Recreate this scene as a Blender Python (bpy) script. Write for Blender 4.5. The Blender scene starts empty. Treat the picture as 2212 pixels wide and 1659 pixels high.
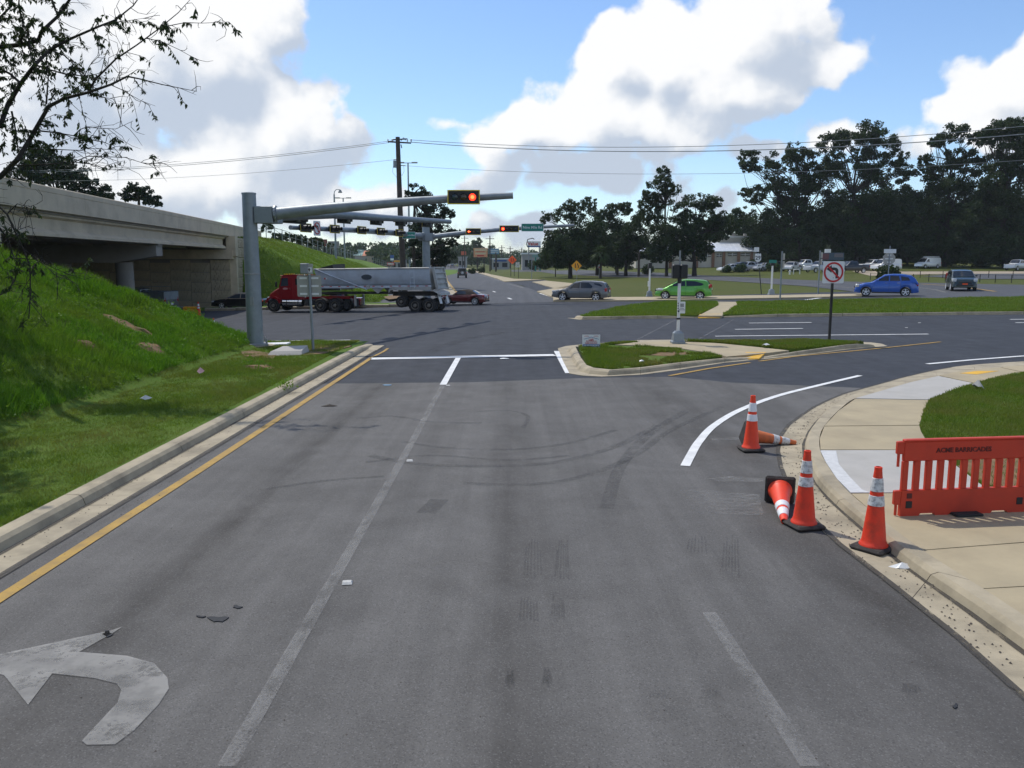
import bpy, bmesh, math, random
import numpy as np
from mathutils import Vector, Matrix
random.seed(7); RNG = np.random.default_rng(11)
R = math.radians
SC = bpy.context.scene
COL = SC.collection

# ------------------------------------------------------------------ camera
CAMH = 3.1; PITCH = math.atan(266.5/1800.0); FPX = 1800.0; CX, CY = 1106.0, 829.5
cd = bpy.data.cameras.new('camera'); cam = bpy.data.objects.new('camera', cd); COL.objects.link(cam)
cam.location = (0, 0, CAMH); cam.rotation_euler = (math.pi/2-PITCH, 0, 0)
cd.sensor_width = 36.0; cd.lens = 36.0*FPX/2212.0; cd.clip_start = 0.1; cd.clip_end = 12000
SC.camera = cam

# ------------------------------------------------------------------ view settings, sun and sky
vs = SC.view_settings
vs.view_transform = 'Standard'; vs.look = 'None'; vs.gamma = 1; vs.use_curve_mapping = False
vs.exposure = 0.08
SUN_AZ, SUN_EL = R(-42), R(57)          # azimuth measured from +Y towards +X
sdir = Vector((math.sin(SUN_AZ)*math.cos(SUN_EL), math.cos(SUN_AZ)*math.cos(SUN_EL), math.sin(SUN_EL)))
sl = bpy.data.lights.new('sun', 'SUN'); sl.energy = 2.9; sl.angle = R(0.53); sl.color = (1.0, 0.955, 0.87)
so = bpy.data.objects.new('sun', sl); COL.objects.link(so); so.location = (-40, 40, 60)
so.rotation_euler = (-sdir).to_track_quat('-Z', 'Y').to_euler()

_fw = Vector((0, math.cos(PITCH), -math.sin(PITCH))); _up = Vector((0, math.sin(PITCH), math.cos(PITCH)))
def ray(px, py):
    return _fw + Vector((1, 0, 0))*((px-CX)/FPX) + _up*(-(py-CY)/FPX)

def make_world():
    w = bpy.data.worlds.new('World'); SC.world = w; w.use_nodes = True
    nt = w.node_tree; nt.nodes.clear(); N = nt.nodes; L = nt.links
    # clouds stand at fixed bearings (azimuth, elevation); a broad noise carries them on all round the sky
    blobs = [(60,130,320,280,1.3),(330,110,280,200,1.3),(585,40,130,125,1.0),(560,280,215,160,1.3),(300,380,380,140,1.2),
             (695,330,100,90,.9),(690,435,175,80,.9),(770,300,60,75,.6),(820,430,60,46,.45),
             (1300,130,100,80,1),(1440,140,150,110,1.05),(1630,60,185,115,1.0),(1790,135,100,55,.75),(1560,200,195,90,1),
             (1300,248,190,100,1.05),(1120,290,155,75,.95),(1450,268,180,75,1.0),(1240,380,270,52,.72),(1060,392,130,34,.6),(985,262,70,26,.30),
             (2160,200,135,100,.95),(2070,245,95,46,.8),(2230,90,90,90,.75),(2190,285,150,52,.8),
             (1770,300,110,50,.75),(1640,340,80,38,.45),(1100,490,220,32,.40),(760,490,200,36,.50),(1480,430,140,34,.40),(1400,330,130,50,.6)]
    big = (0,1,2,3,4,6,9,10,11,12,13,14,15,16,20,22,23,24)
    holes = [(930,130,260,260,1.3),(1050,60,330,190,1.2),(1700,400,420,110,.8),(1990,60,230,260,.9),(1050,400,330,60,.4)]
    def sph(q):
        x, y, rx, ry, wt = q; d = ray(x, y).normalized(); return (math.atan2(d.x, d.y), math.asin(d.z), rx/FPX, ry/FPX, wt)
    def mth(op, a, b=None, c=None, clamp=False, nodes=None, links=None):
        n = nodes.new('ShaderNodeMath'); n.operation = op; n.use_clamp = clamp
        for i, v in enumerate((a, b, c)):
            if v is None: continue
            if isinstance(v, (int, float)): n.inputs[i].default_value = v
            else: links.new(v, n.inputs[i])
        return n.outputs[0]
    M2 = lambda op, a, b=None, c=None, clamp=False: mth(op, a, b, c, clamp, N, L)
    def vm(op, a, b=None, c=None):
        n = N.new('ShaderNodeVectorMath'); n.operation = op
        for i, v in enumerate((a, b, c)):
            if v is None: continue
            if isinstance(v, tuple): n.inputs[i].default_value = v
            else: L.new(v, n.inputs[i])
        return n
    def nz(vec, sc, det, rough=.55):
        n = N.new('ShaderNodeTexNoise'); n.inputs['Scale'].default_value = sc; n.inputs['Detail'].default_value = det; n.inputs['Roughness'].default_value = rough
        L.new(vec, n.inputs['Vector']); return n
    def sstep(v, a, b):
        n = N.new('ShaderNodeMapRange'); n.interpolation_type = 'SMOOTHSTEP'; n.inputs['From Min'].default_value = a; n.inputs['From Max'].default_value = b
        L.new(v, n.inputs['Value']); return n.outputs[0]
    def blobmax(uv, lst, k=.22):
        acc = None
        for (a, e, rx, ry, wt) in lst:
            s = vm('MULTIPLY_ADD', uv, (1/rx, 1/ry, 0), (-a/rx, -e/ry, 0)); ln = vm('LENGTH', s.outputs[0])
            b = M2('MULTIPLY_ADD', ln.outputs['Value'], -wt, wt); acc = b if acc is None else M2('SMOOTH_MAX', acc, b, k)
        return acc
    tc = N.new('ShaderNodeTexCoord'); dirv = tc.outputs['Generated']
    sp = N.new('ShaderNodeSeparateXYZ'); L.new(dirv, sp.inputs[0])
    cb = N.new('ShaderNodeCombineXYZ'); L.new(M2('ARCTAN2', sp.outputs[0], sp.outputs[1]), cb.inputs[0]); L.new(M2('ARCSINE', sp.outputs[2]), cb.inputs[1])
    wn = nz(dirv, 8, 3)
    wa = vm('ADD', cb.outputs[0], vm('MULTIPLY', vm('SUBTRACT', wn.outputs['Color'], (.5, .5, .5)).outputs[0], (.12, .09, 0)).outputs[0])
    acc = blobmax(wa.outputs[0], [sph(q) for q in blobs])
    hol = blobmax(cb.outputs[0], [sph(q) for q in holes])
    gen = M2('MULTIPLY_ADD', nz(dirv, 3.1, 2).outputs['Fac'], 3.4, -1.75)
    gen = M2('SUBTRACT', gen, M2('MAXIMUM', M2('MULTIPLY', hol, 1.3), 0.0))
    acc = M2('SMOOTH_MAX', acc, gen, .2)
    n1 = nz(dirv, 12, 7, .6).outputs['Fac']
    off = vm('ADD', dirv, (-.016, 0, .020)).outputs[0]; n1b = nz(off, 12, 4, .58).outputs['Fac']
    vo = N.new('ShaderNodeTexVoronoi'); vo.feature = 'F1'; vo.inputs['Scale'].default_value = 24
    L.new(vm('MULTIPLY_ADD', wn.outputs['Color'], (.06, .06, .06), dirv).outputs[0], vo.inputs['Vector'])
    f0 = M2('MULTIPLY_ADD', n1, 1.05, M2('ADD', acc, -.52)); f0 = M2('MULTIPLY_ADD', vo.outputs['Distance'], -.45, M2('ADD', f0, .17))
    shf = vm('ADD', wa.outputs[0], (-.034, .038, 0)).outputs[0]
    ab = blobmax(wa.outputs[0], [sph(blobs[i]) for i in big]); as_ = blobmax(shf, [sph(blobs[i]) for i in big])
    alpha = sstep(f0, .02, .24)
    d1 = M2('MULTIPLY', M2('SUBTRACT', ab, as_), 1.25); d2 = M2('MULTIPLY', M2('SUBTRACT', n1, n1b), 1.7)
    lit = M2('ADD', M2('ADD', d1, d2), .64); lit = M2('SUBTRACT', lit, M2('MULTIPLY', sstep(f0, .40, 1.15), .36))
    cc = N.new('ShaderNodeMix'); cc.data_type = 'RGBA'
    CS = 1.0/0.138
    cc.inputs['A'].default_value = (.52*CS, .59*CS, .70*CS, 1); cc.inputs['B'].default_value = (.97*CS, .97*CS, .97*CS, 1)
    L.new(sstep(lit, .06, .92), cc.inputs['Factor'])
    sky = N.new('ShaderNodeTexSky'); sky.sky_type = 'NISHITA'; sky.sun_disc = False; sky.sun_elevation = SUN_EL; sky.sun_rotation = SUN_AZ % (2*math.pi)
    sky.air_density = 1.0; sky.dust_density = .3; sky.ozone_density = 2.2; sky.altitude = 10
    mx = N.new('ShaderNodeMix'); mx.data_type = 'RGBA'
    L.new(M2('MULTIPLY', alpha, .97), mx.inputs['Factor']); tn = N.new('ShaderNodeMix'); tn.data_type = 'RGBA'; tn.blend_type = 'MULTIPLY'; tn.inputs['Factor'].default_value = 1.0; tn.inputs['B'].default_value = (.88, .97, 1.10, 1)
    L.new(sky.outputs[0], tn.inputs['A']); L.new(tn.outputs['Result'], mx.inputs['A']); L.new(cc.outputs['Result'], mx.inputs['B'])
    bg = N.new('ShaderNodeBackground'); bg.inputs['Strength'].default_value = 0.138
    L.new(mx.outputs['Result'], bg.inputs['Color'])
    out = N.new('ShaderNodeOutputWorld'); L.new(bg.outputs[0], out.inputs['Surface'])
    w.cycles.sampling_method = 'MANUAL'; w.cycles.sample_map_resolution = 512
make_world()

cy = SC.cycles
cy.max_bounces = 6; cy.diffuse_bounces = 3; cy.glossy_bounces = 2; cy.transmission_bounces = 2; cy.volume_bounces = 0; cy.transparent_max_bounces = 6
cy.caustics_reflective = False; cy.caustics_refractive = False; cy.use_adaptive_sampling = True; cy.adaptive_threshold = .015

# ------------------------------------------------------------------ terrain
def lin(v, a, b): return np.clip((v-a)/(b-a), 0, 1)
def H(x, y):
    s = lin(y, 28., 55.)
    h = .022*s*np.clip(x, 0, 60) + .022*s*(1-lin(y, 68., 90.))*np.clip(x, -25, 0)
    return h + 1.3*lin(y, 145., 185.)*lin(x, -2., 14.)
def G(px, py, dz=0.0):
    """point of the ground seen at a pixel of the 2212 x 1659 picture, on a surface dz above the terrain"""
    d = ray(px, py); z = dz
    for _ in range(25):
        t = (CAMH-z)/max(-d.z, 1e-4); x, y = d.x*t, d.y*t
        z = .5*z+.5*(float(H(x, y))+dz)
    return Vector((x, y, float(H(x, y))+dz))
def AT(px, py, Y):
    d = ray(px, py); t = Y/d.y
    return Vector((d.x*t, Y, CAMH+d.z*t))
def PXM(Y): return FPX/Y           # pixels per metre at depth Y (about)
XK = [-25., -2., 0., 14., 60.]; YK = [28., 55., 68., 90., 145., 185.]
# ------------------------------------------------------------------ mesh helpers
class MB:
    def __init__(s): s.v = []; s.f = []
    def add(s, vs, fs):
        o = len(s.v); s.v += [tuple(p) for p in vs]; s.f += [tuple(i+o for i in f) for f in fs]; return s
    def box(s, c, d, rz=0, bev=0):
        x, y, z = d[0]/2, d[1]/2, d[2]/2
        cs, sn = math.cos(rz), math.sin(rz)
        if bev <= 0:
            P = [(-x,-y,-z),(x,-y,-z),(x,y,-z),(-x,y,-z),(-x,-y,z),(x,-y,z),(x,y,z),(-x,y,z)]
            F = [(0,3,2,1),(4,5,6,7),(0,1,5,4),(1,2,6,5),(2,3,7,6),(3,0,4,7)]
        else:
            b = min(bev, x*.9, y*.9, z*.9); P = []; F = []
            ring = lambda X, Y, Z: [(-X+b*(Y>0)*0-0, 0, 0)]
            lv = [(-z, b), (-z+b, 0), (z-b, 0), (z, b)]
            for (zz, i) in lv:
                X, Y = x-i, y-i; c2 = b if i == 0 else b*.4
                P += [(-X+c2,-Y,zz),(X-c2,-Y,zz),(X,-Y+c2,zz),(X,Y-c2,zz),(X-c2,Y,zz),(-X+c2,Y,zz),(-X,Y-c2,zz),(-X,-Y+c2,zz)]
            for k in range(3):
                for i in range(8):
                    j = (i+1) % 8; F.append((k*8+i, k*8+j, k*8+8+j, k*8+8+i))
            F.append(tuple(range(7, -1, -1))); F.append(tuple(range(24, 32)))
        s.add([(c[0]+p[0]*cs-p[1]*sn, c[1]+p[0]*sn+p[1]*cs, c[2]+p[2]) for p in P], F); return s
    def tube(s, pts, rad, n=8, cap=True):
        pts = [Vector(p) for p in pts]; m = len(pts)
        if isinstance(rad, (int, float)): rad = [rad]*m
        V = []; pn = None
        for i, p in enumerate(pts):
            t = (pts[min(i+1, m-1)]-pts[max(i-1, 0)]).normalized()
            if pn is None:
                a = Vector((0, 0, 1)) if abs(t.z) < .9 else Vector((1, 0, 0)); u = t.cross(a).normalized()
            else:
                u = (pn-t*pn.dot(t)).normalized()
            pn = u; w = t.cross(u)
            for k in range(n):
                a = 2*math.pi*(k+.5)/n; V.append(p+(u*math.cos(a)+w*math.sin(a))*rad[i])
        F = [(i*n+k, i*n+(k+1) % n, (i+1)*n+(k+1) % n, (i+1)*n+k) for i in range(m-1) for k in range(n)]
        if cap: F += [tuple(range(n-1, -1, -1)), tuple(range((m-1)*n, m*n))]
        s.add(V, F); return s
    def cyl(s, a, b, r, n=16, r2=None): return s.tube([a, b], [r, r if r2 is None else r2], n)
    def prism(s, poly, z0, z1, M=None):
        """poly [(x,y)] counter-clockwise extruded z0..z1, then matrix M"""
        n = len(poly); V = [Vector((p[0], p[1], z0)) for p in poly]+[Vector((p[0], p[1], z1)) for p in poly]
        if M is not None: V = [M @ v for v in V]
        s.add(V, [tuple(range(n-1, -1, -1)), tuple(range(n, 2*n))]+[(i, (i+1) % n, n+(i+1) % n, n+i) for i in range(n)]); return s
    def side(s, poly, y0, y1):
        """poly [(x,z)] extruded along y"""
        M = Matrix(((1,0,0,0),(0,0,-1,0),(0,1,0,0),(0,0,0,1)))
        return s.prism(poly, -y1, -y0, M)
    def lathe(s, prof, n=24, M=None, cap=True):
        """prof [(r,z)] about z"""
        V = []
        for (r, z) in prof:
            for k in range(n):
                a = 2*math.pi*k/n; v = Vector((r*math.cos(a), r*math.sin(a), z)); V.append(M @ v if M is not None else v)
        m = len(prof)
        F = [(i*n+k, i*n+(k+1) % n, (i+1)*n+(k+1) % n, (i+1)*n+k) for i in range(m-1) for k in range(n)]
        if cap and prof[0][0] > 1e-4: F.append(tuple(range(n-1, -1, -1)))
        if cap and prof[-1][0] > 1e-4: F.append(tuple(range((m-1)*n, m*n)))
        s.add(V, F); return s
    def loft(s, rings, cap=True, closed=True):
        n = len(rings[0]); V = [p for r in rings for p in r]; m = len(rings)
        F = [(i*n+k, i*n+(k+1) % n, (i+1)*n+(k+1) % n, (i+1)*n+k) for i in range(m-1) for k in range(n if closed else n-1)]
        if cap: F += [tuple(range(n-1, -1, -1)), tuple(range((m-1)*n, m*n))]
        s.add(V, F); return s
    def xf(s, M, i0=0):
        s.v = s.v[:i0]+[tuple(M @ Vector(p)) for p in s.v[i0:]]; return s
    def mesh(s, name, smooth=False, recalc=True):
        me = bpy.data.meshes.new(name); me.from_pydata(s.v, [], s.f)
        if recalc and len(s.f) < 40000:
            bm = bmesh.new(); bm.from_mesh(me); bmesh.ops.recalc_face_normals(bm, faces=bm.faces); bm.to_mesh(me); bm.free()
        if smooth:
            me.polygons.foreach_set('use_smooth', [True]*len(me.polygons))
            try: me.set_sharp_from_angle(angle=R(38))
            except Exception: pass
        me.update(); return me
def obj(name, me, mat=None, parent=None):
    if isinstance(me, MB): me = me.mesh(name)
    o = bpy.data.objects.new(name, me); COL.objects.link(o)
    if mat is not None:
        if len(me.materials) == 0: me.materials.append(mat)
    if parent is not None: o.parent = parent
    return o
def tag(o, label, cat, group=None, kind=None):
    o['label'] = label
    if cat: o['category'] = cat
    if group: o['group'] = group
    if kind: o['kind'] = kind
    return o
class T:
    """a thing: an Empty at its base with parts under it (local coordinates)"""
    def __init__(s, name, label, cat, loc=(0,0,0), rz=0, group=None, scale=1.0):
        o = bpy.data.objects.new(name, None); COL.objects.link(o); o.empty_display_size = .2
        o.location = loc; o.rotation_euler = (0, 0, rz); o.scale = (scale,)*3
        tag(o, label, cat, group); s.o = o
    def p(s, name, mb, mat, parent=None, smooth=False, label=None):
        o = obj(name, mb.mesh(name, smooth) if isinstance(mb, MB) else mb, mat, parent or s.o)
        if label: o['label'] = label
        return o
def copy_tree(o, parent=None):
    c = o.copy(); COL.objects.link(c); c.parent = parent
    for ch in list(o.children): copy_tree(ch, c)
    return c
def struct(name, mb, mat, smooth=False):
    o = obj(name, mb.mesh(name, smooth) if isinstance(mb, MB) else mb, mat); o['kind'] = 'structure'; return o
def text_mesh(s, size, ext=.002, align='CENTER', bold=0.0, sx=1.0):
    c = bpy.data.curves.new('lettering', 'FONT'); c.body = s; c.size = size; c.extrude = ext; c.align_x = align; c.align_y = 'CENTER'; c.offset = bold
    c.resolution_u = 2
    o = bpy.data.objects.new('lettering', c); COL.objects.link(o)
    dg = bpy.context.evaluated_depsgraph_get(); me = bpy.data.meshes.new_from_object(o.evaluated_get(dg))
    bpy.data.objects.remove(o); bpy.data.curves.remove(c)
    # stand it upright facing -Y
    me.transform(Matrix(((sx,0,0,0),(0,0,-1,0),(0,1,0,0),(0,0,0,1))))
    return me
def text(t, name, s, size, mat, loc, parent=None, ext=.002, bold=0.0, sx=1.0, rz=0, label=None):
    me = text_mesh(s, size, ext, bold=bold, sx=sx); o = obj(name, me, mat, parent or t.o); o.location = loc; o.rotation_euler = (0, 0, rz)
    return o

# ------------------------------------------------------------------ materials (all procedural)
def nd(nt, typ, **k):
    n = nt.nodes.new(typ)
    for a, b in k.items():
        if hasattr(n, a): setattr(n, a, b)
        else: n.inputs[a.replace('_', ' ')].default_value = b
    return n
def ramp(nt, src, pts):
    r = nt.nodes.new('ShaderNodeValToRGB'); e = r.color_ramp.elements
    while len(e) < len(pts): e.new(.5)
    for i, (p, c) in enumerate(pts):
        e[i].position = p; e[i].color = (*c, 1) if len(c) == 3 else c
    nt.links.new(src, r.inputs[0]); return r
def mixc(nt, f, a, b, typ='MIX'):
    m = nt.nodes.new('ShaderNodeMix'); m.data_type = 'RGBA'; m.blend_type = typ
    for k, v in (('Factor', f), ('A', a), ('B', b)):
        s = m.inputs[k]
        if isinstance(v, (int, float)): s.default_value = v
        elif isinstance(v, tuple): s.default_value = (*v, 1)
        else: nt.links.new(v, s)
    return m.outputs['Result']
def noise(nt, vec, scale, detail=4, rough=.55, dist=0, vs=None):
    if vs is not None:
        mp = nt.nodes.new('ShaderNodeMapping'); mp.inputs['Scale'].default_value = vs; nt.links.new(vec, mp.inputs['Vector']); vec = mp.outputs[0]
    n = nd(nt, 'ShaderNodeTexNoise'); n.inputs['Scale'].default_value = scale; n.inputs['Detail'].default_value = detail
    n.inputs['Roughness'].default_value = rough; n.inputs['Distortion'].default_value = dist
    nt.links.new(vec, n.inputs['Vector']); return n.outputs['Fac']
def mrange(nt, v, a, b, c=0., d=1.):
    n = nt.nodes.new('ShaderNodeMapRange'); n.inputs[1].default_value = a; n.inputs[2].default_value = b; n.inputs[3].default_value = c; n.inputs[4].default_value = d
    nt.links.new(v, n.inputs[0]); return n.outputs[0]
def math_(nt, op, a, b=0., clamp=False):
    n = nt.nodes.new('ShaderNodeMath'); n.operation = op; n.use_clamp = clamp
    for i, v in enumerate((a, b)):
        if isinstance(v, (int, float)): n.inputs[i].default_value = v
        else: nt.links.new(v, n.inputs[i])
    return n.outputs[0]
def newmat(name):
    m = bpy.data.materials.new(name); m.use_nodes = True; nt = m.node_tree; nt.nodes.clear()
    out = nt.nodes.new('ShaderNodeOutputMaterial'); b = nt.nodes.new('ShaderNodeBsdfPrincipled'); nt.links.new(b.outputs[0], out.inputs[0])
    tc = nt.nodes.new('ShaderNodeTexCoord')
    return m, nt, b, tc.outputs['Object'], out
def bump(nt, b, h, strength=.3, dist=.01):
    n = nt.nodes.new('ShaderNodeBump'); n.inputs['Strength'].default_value = strength; n.inputs['Distance'].default_value = dist
    nt.links.new(h, n.inputs['Height']); nt.links.new(n.outputs[0], b.inputs['Normal'])
def M(name, c, rough=.6, var=.12, scale=6., metal=0., bmp=0., bscale=60., coat=0., dirt=None, spec=None, emit=None, es=0.):
    m, nt, b, oc, out = newmat(name)
    lo = tuple(v*(1-var) for v in c); hi = tuple(min(1, v*(1+var)) for v in c)
    f = mrange(nt, noise(nt, oc, scale, 5, .6), .3, .7)
    col = mixc(nt, f, lo, hi)
    if dirt is not None:
        d = mrange(nt, noise(nt, oc, dirt[1], 6, .65), .48, .72, 0, dirt[2]); col = mixc(nt, d, col, dirt[0])
    nt.links.new(col, b.inputs['Base Color']); b.inputs['Metallic'].default_value = metal
    nt.links.new(mrange(nt, f, 0, 1, max(0, rough-.06), min(1, rough+.06)), b.inputs['Roughness'])
    if coat: b.inputs['Coat Weight'].default_value = coat; b.inputs['Coat Roughness'].default_value = .04
    if spec is not None: b.inputs['Specular IOR Level'].default_value = spec
    if bmp: bump(nt, b, noise(nt, oc, bscale, 4, .6), bmp, .01)
    if emit: b.inputs['Emission Color'].default_value = (*emit, 1); b.inputs['Emission Strength'].default_value = es
    return m
def asphalt(name, c, c2, stone, lanes=None, bl=.35):
    """c/c2: cloudy patches, stone: pale aggregate amount, lanes: lane centre x where oil has dripped"""
    m, nt, b, oc, out = newmat(name)
    big = mrange(nt, noise(nt, oc, .22, 5, .6, .4), .32, .68)
    mid = mrange(nt, noise(nt, oc, 1.6, 6, .65), .3, .7)
    col = mixc(nt, big, c, c2); col = mixc(nt, mrange(nt, mid, 0, 1, 0, .35), col, tuple(v*.72 for v in c))
    # worn streaks along the traffic
    st = mrange(nt, noise(nt, oc, 1.0, 5, .6, 0, (2.0, .05, 1)), .38, .66); col = mixc(nt, math_(nt, 'MULTIPLY', st, .42), col, tuple(v*1.45 for v in c2))
    if lanes:
        sp = nt.nodes.new('ShaderNodeSeparateXYZ'); nt.links.new(oc, sp.inputs[0])
        for lx, wd, am in lanes:
            d = math_(nt, 'ABSOLUTE', math_(nt, 'SUBTRACT', sp.outputs[0], lx)); k = mrange(nt, d, 0, wd, 1, 0)
            k = math_(nt, 'MULTIPLY', math_(nt, 'MULTIPLY', k, k), mrange(nt, noise(nt, oc, .9, 5, .7, .5, (1, .35, 1)), .3, .75, 0, am))
            col = mixc(nt, k, col, (c[0]*.36, c[1]*.33, c[2]*.29))
    pt = mrange(nt, noise(nt, oc, .55, 3, .5, 1.2), .5, .62, 0, .22); col = mixc(nt, pt, col, tuple(v_*.62 for v_ in c))
    v = nd(nt, 'ShaderNodeTexVoronoi'); v.inputs['Scale'].default_value = 105; nt.links.new(oc, v.inputs['Vector'])
    sp2 = nt.nodes.new('ShaderNodeSeparateColor'); nt.links.new(v.outputs['Color'], sp2.inputs[0])
    stn = math_(nt, 'MULTIPLY', mrange(nt, sp2.outputs[0], .80, .98), stone)
    col = mixc(nt, stn, col, (.42, .41, .40))
    drk = math_(nt, 'MULTIPLY', mrange(nt, sp2.outputs[1], .7, 1.0), .45); col = mixc(nt, drk, col, tuple(v*.35 for v in c))
    nt.links.new(col, b.inputs['Base Color']); nt.links.new(mrange(nt, mid, 0, 1, .78, .92), b.inputs['Roughness']); b.inputs['Specular IOR Level'].default_value = bl
    h = math_(nt, 'ADD', noise(nt, oc, 140, 3, .7), math_(nt, 'MULTIPLY', v.outputs['Distance'], .6)); bump(nt, b, h, .22, .006)
    return m
def paint(name, c, wear, scale=9., stretch=(1,1,1), edge=None, dirtc=(.09,.09,.09), dirt=.3):
    """road paint: worn through where the noise is low (wear 0 none .. 1 almost gone)"""
    m, nt, b, oc, out = newmat(name)
    n = noise(nt, oc, scale, 8, .72, 0, stretch); n2 = noise(nt, oc, scale*9, 3, .7)
    a = math_(nt, 'ADD', math_(nt, 'MULTIPLY', n, .65), math_(nt, 'MULTIPLY', n2, .35))
    lo = .18+wear*.42; al = mrange(nt, a, lo, lo+.09+.12*wear)
    col = mixc(nt, mrange(nt, noise(nt, oc, 3, 6, .65), .4, .75, 0, dirt), c, dirtc)
    nt.links.new(col, b.inputs['Base Color']); b.inputs['Roughness'].default_value = .75
    tr = nt.nodes.new('ShaderNodeBsdfTransparent'); mx = nt.nodes.new('ShaderNodeMixShader')
    if edge is not None: al = math_(nt, 'MULTIPLY', al, edge)
    nt.links.new(al, mx.inputs[0]); nt.links.new(tr.outputs[0], mx.inputs[1]); nt.links.new(b.outputs[0], mx.inputs[2]); nt.links.new(mx.outputs[0], out.inputs[0])
    return m
def leafmat(name, c1, c2, c3, trans=.3, patch=.5, rough=.6):
    """foliage: random shade per blade or leaf, patches from noise"""
    m, nt, b, oc, out = newmat(name)
    gi = nt.nodes.new('ShaderNodeNewGeometry'); r = gi.outputs['Random Per Island']
    col = mixc(nt, r, c1, c2); col = mixc(nt, math_(nt, 'MULTIPLY', mrange(nt, noise(nt, oc, patch, 4, .6), .42, .7), .8), col, c3)
    nt.links.new(col, b.inputs['Base Color']); b.inputs['Roughness'].default_value = rough; b.inputs['Specular IOR Level'].default_value = .25
    tl = nt.nodes.new('ShaderNodeBsdfTranslucent'); nt.links.new(mixc(nt, 1.0, col, (1.15, 1.25, .6), 'MULTIPLY'), tl.inputs[0])
    mx = nt.nodes.new('ShaderNodeMixShader'); mx.inputs[0].default_value = trans
    nt.links.new(b.outputs[0], mx.inputs[1]); nt.links.new(tl.outputs[0], mx.inputs[2]); nt.links.new(mx.outputs[0], out.inputs[0])
    return m
def turf(name, c1, c2, c3, soil, soilamt=.62, s=.35):
    m, nt, b, oc, out = newmat(name)
    col = mixc(nt, mrange(nt, noise(nt, oc, s, 5, .6), .3, .7), c1, c2); col = mixc(nt, mrange(nt, noise(nt, oc, s*6, 6, .7), .45, .75, 0, .8), col, c3)
    col = mixc(nt, mrange(nt, noise(nt, oc, s*1.7, 7, .7, .6), soilamt, soilamt+.08), col, soil)
    col = mixc(nt, mrange(nt, noise(nt, oc, 45, 4, .7), .35, .7, 0, .45), col, tuple(v*.4 for v in c1))
    nt.links.new(col, b.inputs['Base Color']); b.inputs['Roughness'].default_value = .9; b.inputs['Specular IOR Level'].default_value = .15
    bump(nt, b, noise(nt, oc, 28, 6, .75), .8, .05); return m
def glassmat(name, c=(.012,.015,.018), rough=.04):
    m, nt, b, oc, out = newmat(name); nt.links.new(mixc(nt, noise(nt, oc, 2, 2), c, tuple(v*1.6 for v in c)), b.inputs['Base Color'])
    b.inputs['Roughness'].default_value = rough; b.inputs['Specular IOR Level'].default_value = .6; return m

MT = {}
MT['asph_old'] = asphalt('asphalt_old', (.090,.085,.079), (.128,.123,.116), .14, [(-3.3,.85,.95),(-.05,.9,.75),(3.4,1.5,.95),(5.2,1.6,.7)])
MT['asph_new'] = asphalt('asphalt_new', (.026,.029,.037), (.036,.040,.049), .08)
MT['asph_mid'] = asphalt('asphalt_mid', (.058,.061,.068), (.075,.078,.085), .15)
MT['concrete'] = M('concrete_curb', (.395,.335,.232), .85, .16, 2.2, bmp=.3, bscale=70, dirt=((.17,.145,.10), 1.3, .75))
MT['conc_new'] = M('concrete_new', (.42,.40,.365), .85, .06, 2.5, bmp=.2, bscale=80, dirt=((.32,.30,.26), 1.1, .5))
MT['conc_tan'] = M('concrete_tan', (.395,.325,.205), .85, .10, 1.6, bmp=.2, bscale=80, dirt=((.27,.22,.14), .9, .55))
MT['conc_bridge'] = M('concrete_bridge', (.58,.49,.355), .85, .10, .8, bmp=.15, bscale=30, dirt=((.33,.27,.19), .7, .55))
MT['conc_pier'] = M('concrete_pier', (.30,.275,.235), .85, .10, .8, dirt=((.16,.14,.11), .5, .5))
MT['mse'] = M('retaining_panel', (.46,.385,.265), .9, .16, 3.0, bmp=.5, bscale=18, dirt=((.2,.17,.12), .8, .6))
MT['grime'] = paint('gutter_grime', (.055,.047,.036), .40, 7, (1,.6,1), edge=.8)
MT['white_paint'] = paint('paint_white', (.78,.78,.76), .12, 7)
MT['white_worn'] = paint('paint_white_worn', (.40,.39,.37), .52, 6, (1,.4,1), edge=.32)
MT['white_mid'] = paint('paint_white_mid', (.47,.455,.42), .36, 2.6, (1,1,1), dirt=.85, edge=.50)
MT['yellow_paint'] = paint('paint_yellow', (.44,.265,.045), .30, 6, dirtc=(.15,.11,.06), dirt=.75)
MT['yellow_pad'] = M('warning_pad_yellow', (.72,.40,.03), .7, .14, 5, dirt=((.3,.2,.08), 3, .5))
MT['tire'] = paint('tire_mark', (.035,.035,.037), .52, 1.3, (1,1,1), edge=.24)
MT['tireh'] = paint('tire_mark_heavy', (.028,.028,.030), .50, 4, (1,1.6,1), edge=.18)
MT['smear'] = paint('chalk_smear', (.34,.33,.31), .66, 1.4, (.5,1,1), edge=.4)
MT['tar'] = M('tar', (.022,.024,.028), .8, .2, 20, bmp=.2)
MT['galv'] = M('galvanised_steel', (.27,.30,.32), .5, .13, 3.0, metal=.45, bmp=.05, dirt=((.17,.185,.19), 2.0, .5))
MT['galv_d'] = M('galvanised_dull', (.30,.31,.31), .6, .15, 4.0, metal=.3)
MT['alu'] = M('aluminium_back', (.40,.385,.35), .5, .1, 3.0, metal=.4)
MT['black'] = M('black_plastic', (.016,.016,.017), .5, .2, 8)
MT['blackm'] = M('black_metal', (.022,.020,.019), .45, .2, 8, metal=.2)
MT['rubber'] = M('rubber', (.022,.022,.022), .85, .25, 20, bmp=.1)
MT['base_rub'] = M('cone_base_rubber', (.035,.030,.027), .85, .3, 20, dirt=((.12,.10,.08), 8, .6))
MT['white'] = M('white_enamel', (.76,.76,.74), .45, .05, 4)
MT['sheet'] = M('sign_white_sheeting', (.80,.80,.78), .5, .04, 9)
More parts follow.
